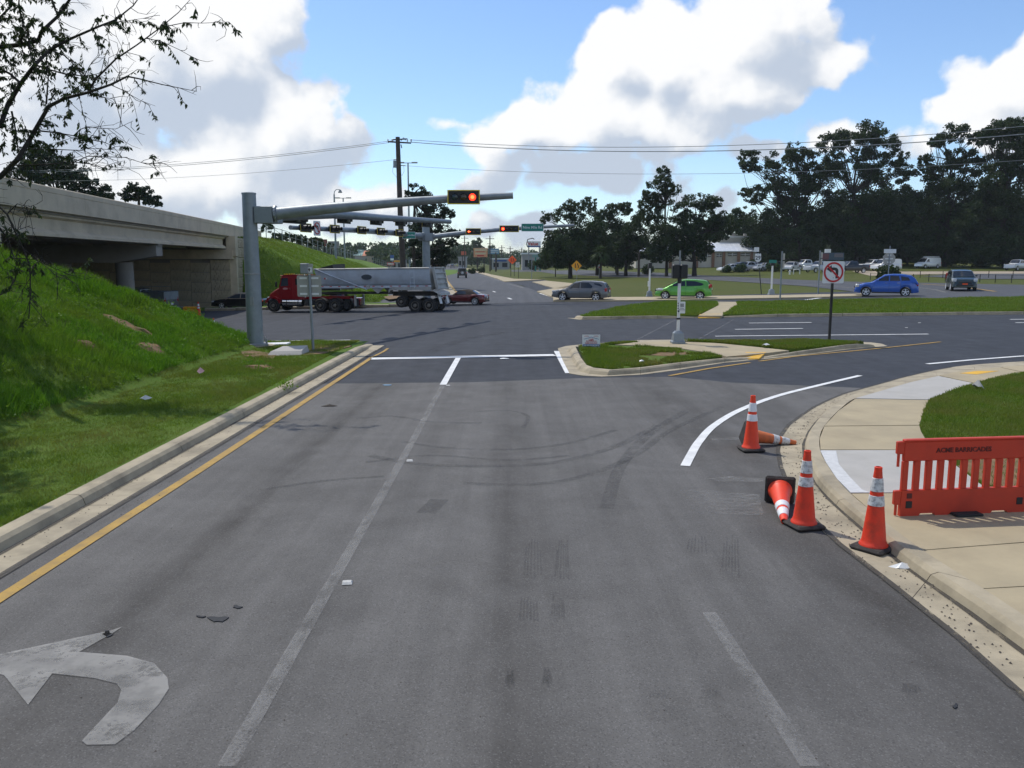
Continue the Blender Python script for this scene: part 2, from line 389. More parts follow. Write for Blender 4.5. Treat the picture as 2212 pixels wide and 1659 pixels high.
MT['fabric'] = M('filter_fabric', (.56,.56,.55), .8, .12, 12, bmp=.4, bscale=14)
MT['stud'] = M('road_stud', (.50,.49,.46), .6, .15, 30)
MT['red'] = M('sign_red', (.55,.02,.025), .5, .08, 7)
MT['sgreen'] = M('sign_green', (.015,.22,.17), .5, .08, 7)
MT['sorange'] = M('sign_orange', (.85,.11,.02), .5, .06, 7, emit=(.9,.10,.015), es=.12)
MT['syellow'] = M('sign_yellow', (.80,.36,.015), .5, .06, 7)
MT['blue'] = M('sign_blue', (.03,.09,.30), .5, .08, 7)
MT['sigyel'] = M('signal_yellow_border', (.75,.55,.03), .5, .08, 7)
MT['orange'] = M('cone_orange', (.78,.045,.013), .55, .10, 9, bmp=.05, dirt=((.28,.05,.02), 7, .55))
MT['orange_b'] = M('cone_orange_bright', (.86,.058,.015), .5, .06, 9)
MT['orange_o'] = M('cone_orange_faded', (.62,.16,.05), .7, .15, 9, dirt=((.25,.09,.04), 5, .7))
MT['collar'] = M('cone_collar_white', (.80,.80,.80), .55, .04, 8)
MT['collar_d'] = M('cone_collar_scuffed', (.66,.65,.63), .6, .15, 14, dirt=((.12,.11,.11), 26, .85))
MT['barric'] = M('barricade_red_plastic', (.56,.046,.018), .5, .07, 3, dirt=((.30,.022,.014), 2, .4))
MT['barric_t'] = M('barricade_lettering', (.09,.012,.010), .6, .2, 30)
MT['leaf_n'] = leafmat('leaf_near', (.030,.050,.018), (.055,.085,.026), (.05,.06,.02), .22, 2)
MT['leaf_f'] = leafmat('leaf_far', (.015,.034,.011), (.042,.072,.020), (.040,.052,.015), .22, .16)
MT['leaf_p'] = leafmat('leaf_pine', (.014,.030,.014), (.032,.054,.024), (.022,.034,.014), .12, .2)
MT['leaf_l'] = leafmat('leaf_light', (.030,.062,.020), (.060,.100,.030), (.045,.06,.02), .2, .2)
MT['bark'] = M('bark', (.034,.028,.022), .95, .35, 9, bmp=.6, bscale=22)
MT['bark_p'] = M('bark_pine', (.042,.032,.025), .95, .35, 6, bmp=.6, bscale=14)
MT['wood'] = M('wood_pole', (.075,.060,.048), .9, .25, 4, bmp=.3, bscale=20)
MT['turf_bank'] = turf('turf_bank', (.085,.165,.017), (.13,.21,.026), (.14,.185,.034), (.16,.10,.045), .66, .5)
MT['turf_verge'] = turf('turf_verge', (.09,.16,.019), (.13,.195,.027), (.155,.175,.044), (.12,.075,.035), .63, .55)
MT['turf_isl'] = turf('turf_island', (.09,.16,.02), (.125,.19,.027), (.15,.17,.042), (.17,.105,.05), .60, .6)
MT['turf_far'] = turf('turf_far', (.075,.100,.018), (.100,.112,.025), (.118,.108,.034), (.15,.11,.05), .72, .06)
MT['turf_slope'] = turf('turf_slope', (.09,.17,.018), (.13,.205,.027), (.135,.19,.032), (.13,.09,.04), .74, .12)
MT['soil'] = M('bare_soil', (.19,.11,.05), .95, .35, 5, bmp=.8, bscale=18, dirt=((.08,.10,.03), 4, .7))
MT['dirtlot'] = M('dirt_lot', (.34,.28,.20), .95, .2, .5, dirt=((.2,.16,.1), .3, .5))
MT['blade1'] = leafmat('blade_verge', (.090,.150,.016), (.165,.225,.032), (.205,.185,.062), 0.4, 0.6)
MT['blade2'] = leafmat('blade_bank', (.075,.185,.013), (.145,.275,.026), (.150,.195,.030), 0.4, 0.45)
MT['blade3'] = leafmat('blade_far', (.105,.180,.020), (.165,.235,.032), (.175,.190,.042), 0.38, 0.2)
MT['glass'] = glassmat('vehicle_glass')
MT['glassb'] = glassmat('vehicle_glass_clear', (.035,.045,.055))
MT['chrome'] = M('chrome', (.72,.72,.72), .18, .05, 4, metal=1)
MT['rim'] = M('wheel_alloy', (.74,.74,.75), .4, .06, 6, metal=.25)
MT['rim_s'] = M('wheel_steel', (.24,.215,.18), .6, .2, 6, metal=.4)
MT['tail'] = M('tail_lamp', (.45,.012,.012), .25, .1, 8, coat=.6)
MT['head'] = M('head_lamp', (.62,.63,.64), .12, .06, 8, coat=1.0)
MT['trim'] = M('dark_trim', (.03,.03,.031), .6, .15, 8)
def carpaint(name, c): return M('car_paint_'+name, c, .32, .05, 1.5, metal=.25, coat=.9, dirt=(tuple(v*.7 for v in c), 1.5, .25))
CP = {k: carpaint(k, c) for k, c in dict(red=(.13,.012,.014), grey=(.16,.155,.15), green=(.13,.42,.045), blue=(.018,.095,.42), dkgreen=(.016,.032,.030), black=(.010,.010,.012), white=(.66,.66,.64),
      silver=(.42,.44,.46), tan=(.33,.28,.20), truckred=(.36,.012,.018), dkblue=(.03,.06,.14), maroon=(.16,.015,.02)).items()}
# ------------------------------------------------------------------ ground sheets
def sheet_mesh(name, poly, dz, step=3.0, skirt=0):
    bm = bmesh.new(); bm.faces.new([bm.verts.new((p[0], p[1], 0)) for p in poly])
    bm.normal_update(); bmesh.ops.triangulate(bm, faces=bm.faces[:], ngon_method='EAR_CLIP')
    xs = [p[0] for p in poly]; ys = [p[1] for p in poly]
    def cuts(a, b, ks):
        c = [k for k in ks if a < k < b]
        if step: c += [k*step for k in range(int(a//step), int(b//step)+2) if a < k*step < b]
        return c
    for k in cuts(min(xs), max(xs), XK):
        bmesh.ops.bisect_plane(bm, geom=bm.verts[:]+bm.edges[:]+bm.faces[:], plane_co=(k, 0, 0), plane_no=(1, 0, 0), dist=1e-5)
    for k in cuts(min(ys), max(ys), YK):
        bmesh.ops.bisect_plane(bm, geom=bm.verts[:]+bm.edges[:]+bm.faces[:], plane_co=(0, k, 0), plane_no=(0, 1, 0), dist=1e-5)
    for v in bm.verts: v.co.z = float(H(v.co.x, v.co.y))+dz
    bmesh.ops.recalc_face_normals(bm, faces=bm.faces)
    if skirt:
        ex = bmesh.ops.extrude_edge_only(bm, edges=[e for e in bm.edges if e.is_boundary])
        for v in ex['geom']:
            if isinstance(v, bmesh.types.BMVert): v.co.z -= skirt
    if sum(f.normal.z for f in bm.faces) < 0: bmesh.ops.reverse_faces(bm, faces=bm.faces)
    me = bpy.data.meshes.new(name); bm.to_mesh(me); bm.free(); return me
def sheet(name, poly, dz, mat, step=3.0, skirt=0):
    o = obj(name, sheet_mesh(name, poly, dz, step, skirt), mat); o['kind'] = 'structure'; return o
def GP(pts, dz=0.0): return [G(x, y, dz).xy for (x, y) in pts]
def smooth_path(pts, n=6):
    P = [Vector((p[0], p[1])) for p in pts]; out = []
    for i in range(len(P)-1):
        a, b, c, d = P[max(i-1, 0)], P[i], P[i+1], P[min(i+2, len(P)-1)]
        for k in range(n):
            t = k/n; out.append(.5*((2*b)+(c-a)*t+(2*a-5*b+4*c-d)*t*t+(3*b-a-3*c+d)*t**3))
    return out+[P[-1]]
def ribbon_poly(path, w, w2=None):
    P = [Vector((p[0], p[1])) for p in path]; A, B = [], []
    for i, p in enumerate(P):
        t = (P[min(i+1, len(P)-1)]-P[max(i-1, 0)]).normalized(); nrm = Vector((-t.y, t.x)); ww = w if w2 is None else w+(w2-w)*i/(len(P)-1)
        A.append(p+nrm*ww/2); B.append(p-nrm*ww/2)
    return B+A[::-1]
def resample(P, n):
    P = [Vector((p[0], p[1])) for p in P]; d = [0]
    for a, b in zip(P, P[1:]): d.append(d[-1]+(b-a).length)
    out = []
    for k in range(n):
        s = d[-1]*k/(n-1); i = max(j for j in range(len(d)) if d[j] <= s+1e-9); i = min(i, len(P)-2)
        out.append(P[i].lerp(P[i+1], (s-d[i])/max(d[i+1]-d[i], 1e-9)))
    return out
def line(name, pts, w, mat, dz=.014, smooth=False, w2=None, px=True):
    P = GP(pts) if px else [Vector(p) for p in pts]
    P = smooth_path(P, 8) if smooth else resample(P, max(3, min(60, int(sum((b-a).length for a, b in zip(P, P[1:]))/1.2)+2)))
    Q = ribbon_poly(P, w, w2); n = len(P); V = [(q.x, q.y, float(H(q.x, q.y))+dz) for q in Q]
    o = obj(name, MB().add(V, [(i, i+1, 2*n-2-i, 2*n-1-i) for i in range(n-1)]), mat); o['kind'] = 'structure'; return o

# base ground to the horizon
def ground_sheet():
    def axis(lo, hi, far, ks):
        a = [k*3.0 for k in range(int(lo//3), int(hi//3)+1)]+list(ks)
        x = hi
        while x < far: x = x+max(6, (x-hi)*.5); a.append(x)
        x = lo
        while x > -far: x = x-max(6, (lo-x)*.5); a.append(x)
        return np.array(sorted(set(a)))
    X = axis(-66, 120, 2500, XK); Y = axis(-18, 210, 3000, YK)
    xx, yy = np.meshgrid(X, Y); zz = H(xx, yy)-.03
    V = np.stack([xx, yy, zz], -1).reshape(-1, 3); nx, ny = len(X), len(Y)
    F = [(j*nx+i, j*nx+i+1, (j+1)*nx+i+1, (j+1)*nx+i) for j in range(ny-1) for i in range(nx-1)]
    me = bpy.data.meshes.new('ground'); me.from_pydata(V.tolist(), [], F); me.update()
    o = obj('ground', me, MT['turf_far']); o['kind'] = 'structure'
ground_sheet()

sheet('cross_road', [(-140, 17), (150, 17), (150, 70), (40, 70), (10, 66), (-8, 64), (-140, 64)], 0.0, MT['asph_new'])
bd = GP([(719, 829), (1021, 826), (1262, 817), (1446, 814), (1583, 827), (1851, 838), (2020, 846)])
sheet('ramp_road', [(-5.6, -14), (9.5, -14), (9.5, 6), (11, 14), tuple(bd[-1])]+[tuple(p) for p in bd[-2::-1]]+[(-5.4, bd[0].y)], .005, MT['asph_old'])
sheet('far_road', [(-14.5, 62), (3.2, 62), (3.6, 72), (2.6, 86), (-4.5, 170), (-19, 338), (-62, 820), (-84, 820), (-33, 338), (-17.5, 131), (-14.5, 86)], .005, MT['asph_mid'])
sheet('turn_lane', GP([(1190, 640), (1162, 630), (1128, 617), (1092, 608), (1175, 604), (1235, 625)]), .009, MT['asph_new'])
sheet('frontage_road', GP([(1105, 583), (1200, 585), (1480, 591), (1740, 605), (1890, 610), (2020, 611), (2300, 618), (2300, 640), (2000, 641), (1880, 634), (1740, 618), (1480, 601), (1200, 592), (1105, 587)]), .004, MT['asph_mid'])
sheet('side_street', GP([(1880, 612), (1985, 611), (2300, 617), (2300, 645), (1975, 645), (1860, 640)]), .009, MT['asph_mid'])
sheet('parking_lot', GP([(1840, 586), (2000, 580), (2300, 580), (2300, 592), (2120, 592), (1960, 594), (1880, 596)]), .012, MT['dirtlot'])
sheet('driveway', GP([(1990, 597), (2090, 591.5), (2300, 591), (2300, 603), (2110, 603)]), .016, MT['asph_mid'])

# ---- concrete: left curb and gutter, one piece per joint
lc = bpy.data.objects.new('left_curb_and_gutter', None); COL.objects.link(lc); lc['kind'] = 'structure'
PROF = [(0, -.06), (0, .014), (.40, .010), (.43, .10), (.47, .145), (.53, .155), (.66, .15), (.69, .13), (.69, -.06)]
def gx(y): return -5.08+.0165*(y-8)
def seg_straight(y0, y1, h0=1, h1=1):
    rings = []
    for y, h in ((y0, h0), (y0+(y1-y0)*.5, (h0+h1)/2), (y1, h1)):
        rings.append([(gx(y)-o, y, z if z < .02 else .01+(z-.01)*h) for (o, z) in PROF])
    return MB().loft(rings, False)
y = -8.0; k = 0
while y < 30.2:
    L = 3.05 if y+3.05 < 29 else 30.6-y
    obj('curb_segment', seg_straight(y+.006, y+L-.006, 1, .35 if y+L > 30 else 1).mesh('curb_segment'), MT['concrete'], lc); y += L
# ---- right curb: three edges measured on the picture, lofted between joints
r_out = GP([(2212,1508),(2130,1430),(1959,1291),(1860,1213),(1776,1147),(1715,1075),(1692,1029),(1680,990),(1679,972),(1684,945),(1698,923),(1726,901),(1765,876),(1828,849),(1890,833),(1953,815),(2067,792),(2212,781),(2330,775)], .005)
r_flow = GP([(2212,1408),(2101,1326),(1959,1227),(1862,1142),(1811,1098),(1765,1049),(1746,1010),(1738,980),(1741,950),(1758,924),(1783,896),(1838,862),(1895,842),(1960,822),(2070,797),(2212,785),(2330,779)], 0.)
r_back = GP([(2212,1330),(2122,1271),(1991,1188),(1910,1126),(1839,1069),(1808,1035),(1783,998),(1772,975),(1770,947),(1780,921),(1811,887),(1848,859),(1900,845),(1965,826),(2075,801),(2212,789),(2330,783)], .14)
def ext(P, d): return [P[0]+(P[0]-P[1]).normalized()*d]+P
NR = 96
r_out, r_flow, r_back = [resample(smooth_path(ext(P, 6.0), 5), NR) for P in (r_out, r_flow, r_back)]
rc = bpy.data.objects.new('right_curb_and_gutter', None); COL.objects.link(rc); rc['kind'] = 'structure'
def rsect(t):
    f = t*(NR-1); i = min(int(f), NR-2); u = f-i
    a, b, c = [P[i].lerp(P[i+1], u) for P in (r_out, r_flow, r_back)]
    h = 1-max(0, min(1, (t-.60)/.12))*.82                    # flush where the footway ramps down
    P = [(a, -.06), (a, .014), (b, .010), (b.lerp(c, .10), .09*h), (b.lerp(c, .28), .135*h), (c, .145*h), (c, -.06)]
    return [(p.x, p.y, float(H(p.x, p.y))+z) for p, z in P]
cuts = [0, .08, .155, .235, .315, .39, .455, .52, .585, .65, .72, .79, .86, .93, 1]
for a, b in zip(cuts, cuts[1:]):
    obj('curb_segment', MB().loft([rsect(a+.00015+(b-a-.0003)*k/7) for k in range(8)], False).mesh('curb_segment'), MT['concrete'], rc)
# ---- footway slabs
fw = bpy.data.objects.new('footway', None); COL.objects.link(fw); fw['kind'] = 'structure'
def slab(name, pts, dz, mat, parent, th=.12, inset=.006, world=False, zs=None):
    P = [Vector(p) for p in pts] if world else GP(pts, dz)
    c = sum(P, Vector((0, 0)))/len(P); P = [p+(c-p).normalized()*inset for p in P]; dzs = zs or [dz]*len(P)
    if sum(a.x*b.y-b.x*a.y for a, b in zip(P, P[1:]+P[:1])) < 0: P = P[::-1]; dzs = dzs[::-1]
    n = len(P); mb = MB()
    top = [(p.x, p.y, float(H(p.x, p.y))+d_) for p, d_ in zip(P, dzs)]; bot = [(p[0], p[1], p[2]-th) for p in top]
    mb.add(bot+top, [tuple(range(n-1, -1, -1)), tuple(range(n, 2*n))]+[(i, (i+1) % n, n+(i+1) % n, n+i) for i in range(n)])
    return obj(name, mb.mesh(name), mat, parent)
SL = [('conc_tan', [(2212,1330),(2122,1272),(2212,1267),(2420,1262),(2420,1420)]),
      ('conc_tan', [(2122,1271),(1992,1189),(2212,1172),(2470,1155),(2420,1262),(2212,1266)]),
      ('conc_tan', [(1991,1188),(1924,1138),(1880,1102),(1838,1066),(1935,1065),(2130,1062),(2330,1055),(2470,1154),(2212,1171)]),
      ('conc_new', [(1838,1065),(1808,1035),(1783,998),(1772,972),(1940,972),(2008,972),(2064,1004),(2123,1049),(2135,1061)]),
      ('conc_tan', [(1772,971),(1770,947),(1780,921),(1986,919),(1990,932),(1998,945),(2007,971)]),
      ('conc_tan', [(1780,920),(1811,887),(1848,861),(2007,864),(1995,890),(1986,918)]),
      ('conc_new', [(1848,860),(1900,845),(1965,826),(2028,812),(2105,828),(2050,846),(2007,863)]),
      ('conc_tan', [(2029,811),(2075,801),(2160,793.5),(2212,805),(2150,815),(2106,827)]),
      ('conc_tan', [(2161,793),(2212,789),(2330,783),(2330,793),(2213,804)])]
for mname, pts in SL:
    slab('footway_slab', pts, .14 if mname != 'x' else .14, MT[mname], fw)
slab('warning_pad', [(2073,806),(2110,801),(2158,801),(2110,808.5)], .146, MT['yellow_pad'], fw, .01)
slab('fabric_strip', [(1772,973),(1806,973),(1812,1002),(1836,1030),(1862,1057),(1880,1064),(1838,1064),(1808,1034),(1784,998)], .146, MT['fabric'], fw, .006)
# right lawn
lawn_r = GP([(2340,1056),(2135,1061),(2123,1049),(2064,1004),(2007,971),(1998,945),(1990,932),(1986,918),(1995,890),(2007,864),(2050,846),(2106,827),(2150,815),(2212,804.5),(2330,793.5),(2700,780),(2900,1056)], .13)
sheet('right_lawn', lawn_r, .13, MT['turf_isl'], 3.0, .12)
sheet('bare_soil_patch', GP([(2068,1008),(2105,990),(2180,985),(2260,1000),(2280,1040),(2160,1056),(2128,1046)], .13), .14, MT['soil'])
slab('footway_far', [(2330,783),(2330,793),(2900,775),(2900,765)], .14, MT['conc_tan'], fw)

# ---- traffic island
isl = bpy.data.objects.new('traffic_island', None); COL.objects.link(isl); isl['kind'] = 'structure'
IO = [(1250,745),(1222,748),(1205,753),(1216,780),(1230,807),(1259,812),(1299,814),(1384,810),(1469,799),(1566,784),(1650,776),(1728,768),(1839,754),(1890,750),(1917,748),(1905,743),(1880,740),(1760,734.5),(1560,733.5),(1380,735),(1330,739)]
II = [(1256,747),(1249,747.5),(1243,749),(1254,772),(1267,789),(1283,795),(1321,799),(1384,794),(1469,783),(1566,771),(1650,764),(1720,757.5),(1820,745.5),(1850,743),(1872,741.5),(1870,741),(1864,740),(1760,735.6),(1560,735),(1380,737),(1330,741)]
def curb_ring(parent, O, I, hts, joints, closed=True, mat=None):
    A = GP(O, .005); B = GP(I, .14); n = len(A)
    def sec(i, u):
        j = (i+1) % n; a = A[i].lerp(A[j], u); b = B[i].lerp(B[j], u); h = hts[i]*(1-u)+hts[j]*u
        P = [(a, -.06), (a, .015), (a.lerp(b, .58), .011), (a.lerp(b, .68), .10*h), (a.lerp(b, .80), .14*h), (b, .15*h), (b, -.06)]
        return [(p.x, p.y, float(H(p.x, p.y))+z) for p, z in P]
    for a, b in zip(joints, joints[1:]):
        rr = []
        for i in range(a, b):
            rr += [sec(i % n, u) for u in ((.004 if i == a else 0), .33, .66)]
        rr.append(sec((b-1) % n, .996)); obj('curb_segment', MB().loft(rr, False).mesh('curb_segment'), mat or MT['concrete'], parent)
curb_ring(isl, IO, II, [.6,.8,1,1,1,1,1,1,1,.75,.3,.8,1,1,.7,.6,.6,.5,.5,.3,.5], [0,3,5,7,8,9,10,11,12,13,14,15,17,18,19,20,21])
slab('island_walk', [(1400,738),(1470,736),(1560,742),(1640,750),(1705,757),(1650,763),(1570,770),(1545,764),(1470,752),(1400,747),(1330,744),(1300,743),(1330,741)], .135, MT['conc_tan'], isl)
slab('warning_pad', [(1592,773.5),(1611,766),(1655,766),(1640,773.5)], .06, MT['yellow_pad'], isl, .05, zs=[.045,.145,.145,.045])
G1 = GP([(1250,749),(1256,748),(1300,744.5),(1330,746),(1400,749),(1470,754),(1545,766),(1560,770),(1469,782),(1384,792),(1321,797),(1285,793),(1270,787)], .15)
G2 = GP([(1475,737),(1560,736),(1760,736.4),(1860,740),(1866,741),(1830,744),(1735,753),(1705,755),(1640,748),(1560,740.5)], .15)
G3 = GP([(1300,743.5),(1345,738.5),(1378,737),(1360,740),(1330,743)], .15)
for P in (G1, G2, G3): sheet('island_turf', P, .15, MT['turf_isl'], 3.0, .14)
sheet('bare_soil_patch', GP([(1345,758),(1400,752),(1470,757),(1500,764),(1450,770),(1380,767)], .15), .16, MT['soil'])
# ---- median
med = bpy.data.objects.new('median', None); COL.objects.link(med); med['kind'] = 'structure'
MO = [(1226,687),(1250,690.5),(1320,689.5),(1420,688),(1500,686.5),(1560,685.5),(1680,684.5),(1820,683),(1950,681.5),(2080,680),(2212,679),(2420,677)]
MI = [(1252,682),(1262,684),(1320,683.5),(1420,682),(1500,680.5),(1560,679.5),(1680,678.5),(1820,677),(1950,675.5),(2080,674),(2212,673),(2420,671)]
curb_ring(med, MO, MI, [1,1,1,1,.35,.35,1,1,1,1,1,1], list(range(12)))
MG1 = GP([(1252,682),(1262,683.8),(1320,683.3),(1420,681.8),(1506,680.4),(1552,658.5),(1548,652),(1415,653),(1330,665)], .14)
MG2 = GP([(1560,679.4),(1680,678.4),(1820,676.8),(1950,675.3),(2080,673.8),(2212,672.8),(2420,670.8),(2420,640),(2212,641.5),(1986,646),(1807,648),(1590,652.5),(1594,659)], .14)
for P in (MG1, MG2): sheet('median_turf', P, .14, MT['turf_verge'], 3.0, .13)
slab('median_walk', [(1508,682),(1559,682),(1594,659.5),(1590,652),(1548,651.5),(1553,659)], .13, MT['conc_tan'], med)
slab('warning_pad', [(1508,685.5),(1556,685),(1557,681),(1511,681.5)], .06, MT['yellow_pad'], med, .05, zs=[.04,.04,.137,.137])
# ---- far footways
ff = bpy.data.objects.new('far_footway', None); COL.objects.link(ff); ff['kind'] = 'structure'
for a, b in zip([(1195,641.5,649),(1318,641.5,648.5),(1430,641,647.5),(1540,639,645.5),(1650,637.5,643.5),(1774,635.5,641)], [(1318,641.5,648.5),(1430,641,647.5),(1540,639,645.5),(1650,637.5,643.5),(1774,635.5,641),(1862,634,638.5)]):
    slab('footway_slab', [(a[0],a[1]),(b[0],b[1]),(b[0],b[2]),(a[0],a[2])], .10, MT['conc_tan'], ff, .1)
slab('footway_slab', [(1160,629),(1195,641.5),(1195,649),(1262,625),(1240,615)], .09, MT['conc_tan'], ff, .1)
slab('footway_slab', [(1150,608.5),(1178,606),(1240,612),(1262,622),(1200,623)], .09, MT['conc_tan'], ff, .1)
slab('footway_slab', [(1003,580),(1014,580),(1060,592.5),(1075,602)], .09, MT['conc_tan'], ff, .1)
slab('footway_slab', [(1061,592.8),(1110,602),(1172,603.5),(1090,608),(1076,602.5)], .09, MT['conc_tan'], ff, .1)
# road separator with a yellow edge on the far road
sepP = [(-4.9, 76), (-6.2, 88), (-8.2, 109), (-10.3, 131)]
sp_ = bpy.data.objects.new('road_separator', None); COL.objects.link(sp_); sp_['kind'] = 'structure'
for a, b in zip(sepP, sepP[1:]):
    a, b = Vector(a), Vector(b); t = (b-a).normalized(); nn = Vector((-t.y, t.x))
    P = [a+nn*.02, b+nn*.02, b+nn*1.2, a+nn*1.2]; slab('separator_slab', P, .13, MT['concrete'], sp_, .13, .01, True)
line('yellow_edge_line', [(-4.75, 75), (-6.05, 88), (-8.05, 109), (-10.15, 131), (-20, 250)], .3, MT['yellow_paint'], .02, px=False)

# ---- painted lines
line('yellow_edge_line', [(gx(-8)+.34, -8), (gx(12)+.36, 12), (gx(26.4)+.25, 26.4)], .14, MT['yellow_paint'], px=False)
line('yellow_edge_line', [(797,775), (826,762), (838,753)], .10, MT['yellow_paint'])
line('stop_line', [(800,775.5), (1000,771.5), (1198,767.5)], .52, MT['white_paint'])
line('lane_line', [(990,773.5), (957,832)], .17, MT['white_paint'])
line('worn_lane_line', [(956,834), (880,975), (700,1290), (490,1659)], .12, MT['white_worn'])
line('worn_lane_line', [(1532,1326), (1600,1430), (1750,1659)], .125, MT['white_worn'])
line('island_edge_line', [(1202,759), (1228,807)], .18, MT['white_paint'])
line('turn_edge_line', [(1480,1008),(1492,985),(1510,955),(1543,920),(1600,886),(1680,856),(1770,833),(1858,812)], .145, MT['white_paint'], smooth=True)
line('turn_edge_line', [(2003,787),(2100,778),(2212,769.5),(2400,757)], .17, MT['white_paint'])
line('cross_road_edge_line', [(470,738.2), (600,736.8), (757,735)], .16, MT['white_paint'])
line('cross_road_lane_line', [(1545,726.8), (2005,722.2)], .17, MT['white_paint'])
line('cross_road_lane_line', [(1588,712), (1734,710)], .17, MT['white_paint'])
line('cross_road_lane_line', [(1618,698.3), (1753,697)], .17, MT['white_paint'])
line('cross_road_lane_line', [(2182,690.5), (2400,688)], .17, MT['white_paint'])
line('cross_road_lane_line', [(2194,697.5), (2400,695.5)], .17, MT['white_paint'])
line('crosswalk_saw_cut', [(1345,751), (1400,722), (1458,692)], .05, MT['white_worn'])
line('crosswalk_saw_cut', [(1500,738), (1540,716), (1590,688)], .05, MT['white_worn'])
line('yellow_edge_line', [(1446,812.5), (1530,797), (1620,784)], .12, MT['yellow_paint'])
line('yellow_edge_line', [(1640,781), (1725,769.5), (1900,753), (2032,739)], .12, MT['yellow_paint'])
line('lane_line', [(1166,634), (1203,645)], .2, MT['white_paint'], .02)
line('lane_line', [(1099,613.5), (1130,622)], .22, MT['white_mid'], .02)
line('lane_line', [(1036,594), (1082,607)], .22, MT['white_mid'], .02)
line('stop_line', [(1177,618.5), (1208,617.3)], .5, MT['white_paint'], .02)
line('lane_line', [(1065,629.5), (1070,631.5)], .2, MT['white_paint'], .02)
line('lane_line', [(1097,644), (1105,647)], .2, MT['white_paint'], .02)
line('frontage_edge_line', [(1120,589.5), (1340,593.5), (1560,606), (1740,615), (1900,626)], .22, MT['white_mid'], .02)
line('frontage_edge_line', [(1985,622), (2020,626), (2042,632)], .2, MT['white_mid'], .024)
line('yellow_edge_line', [(1990,614), (2060,618), (2150,630)], .3, MT['yellow_paint'], .024)
line('lane_line', [(1740,648.5), (1782,642.5)], .3, MT['white_paint'], .02)
ARW = [(-70,1442),(0,1416.5),(243,1364),(265,1356.5),(243,1371),(171,1411.5),(275,1420),(333,1436),(362,1468),(365,1491),(342,1526),(290,1581),(249,1611.5),(188,1613),(177,1604),(255,1520),(262,1494),(252,1480),(203,1468),(113,1458),(61,1526),(9,1462)]
sheet('turn_arrow_marking', GP(ARW), .014, MT['white_mid'], 0)
# ---- wear: skid marks, tread prints, crack, smears, tar
for pts, w in [([(800,985),(900,1003),(1050,1008),(1200,1000),(1330,965),(1420,920)], .16), ([(870,955),(960,968),(1100,972),(1220,960),(1330,930)], .12),
               ([(770,905),(850,900),(930,912),(1040,915)], .14), ([(1000,1045),(1140,1048),(1260,1030),(1370,985),(1450,930),(1560,880)], .14),
               ([(1310,1100),(1340,1010),(1400,940),(1480,890)], .18), ([(1030,890),(1100,888),(1140,900),(1130,925)], .09), ([(920,1110),(950,1080)], .25),
               ([(560,1060),(700,1040),(830,1030)], .1), ([(930,760),(1000,735),(1090,718)], .5), ([(790,1000),(930,985),(1100,995),(1230,985)], .1)]:
    line('skid_mark', pts, w, MT['tire'], .0105, smooth=True)
for (x0, x1, y0, y1) in [(1128,1174,1165,1258),(1196,1232,1160,1258),(1118,1166,1285,1350),(1188,1222,1285,1350),(1480,1530,1155,1200),(1556,1600,1150,1250),(1400,1440,1490,1512),(1512,1560,1490,1512),(1945,1990,1478,1500),(1090,1112,1450,1490),(1170,1192,1440,1490)]:
    n_ = 6
    for q_ in range(n_):
        u = (q_+.5)/n_; xa = x0+(x1-x0)*u+random.uniform(-1, 1); xb = x0+6+(x1-x0-10)*u; ya, yb = y1-random.uniform(0, .25)*(y1-y0), y0+random.uniform(0, .3)*(y1-y0)
        line('tread_print', [(xa, ya), (xb, yb)], .018, MT['tireh'], .0105)
line('sealed_crack', [(1324,824),(1336,844),(1361,873),(1387,901),(1404,913),(1435,927),(1520,938),(1597,944)], .018, MT['tireh'], .011, smooth=True)
sheet('chalk_smear', GP([(1525,1036),(1580,1030),(1650,1036),(1650,1043),(1560,1042)]), .0115, MT['smear'], 0)
sheet('chalk_smear', GP([(1460,1055),(1640,1070),(1650,1115),(1500,1110)]), .0108, MT['smear'], 0)
sheet('chalk_smear', GP([(1535,948),(1625,945),(1625,951),(1540,953)]), .0115, MT['smear'], 0)
for k, (cx, cy, rx, ry) in enumerate([(471,1337,25,11),(433,1331,13,3.5),(512,1310,13,4),(232,1368,14,7),(2064,1524,8,6)]):
    q = [(cx+rx*math.cos(a)*(.8+.3*math.sin(3*a+k)), cy-ry*math.sin(a)*(.8+.35*math.cos(2*a+k))) for a in [2*math.pi*i/16 for i in range(16)]]
    slab('tar_patch', [p for p in q], .014, MT['tar'], None, .012)['kind'] = 'structure'

# ---- grime in the gutters
line('gutter_grime', [(gx(v)-.385, v) for v in np.linspace(-6, 30, 40)], .07, MT['grime'], .0165, px=False)
line('gutter_grime', [(gx(v)+.015, v) for v in np.linspace(-6, 30, 40)], .09, MT['grime'], .0175, px=False)
line('gutter_grime', [p+(q-p).normalized()*-.02 for p, q in zip(r_flow[:62], r_back[:62])], .08, MT['grime'], .0165, px=False)
line('gutter_grime', [p+(q-p).normalized()*.01 for p, q in zip(r_out[:80], r_flow[:80])], .07, MT['grime'], .0185, px=False)

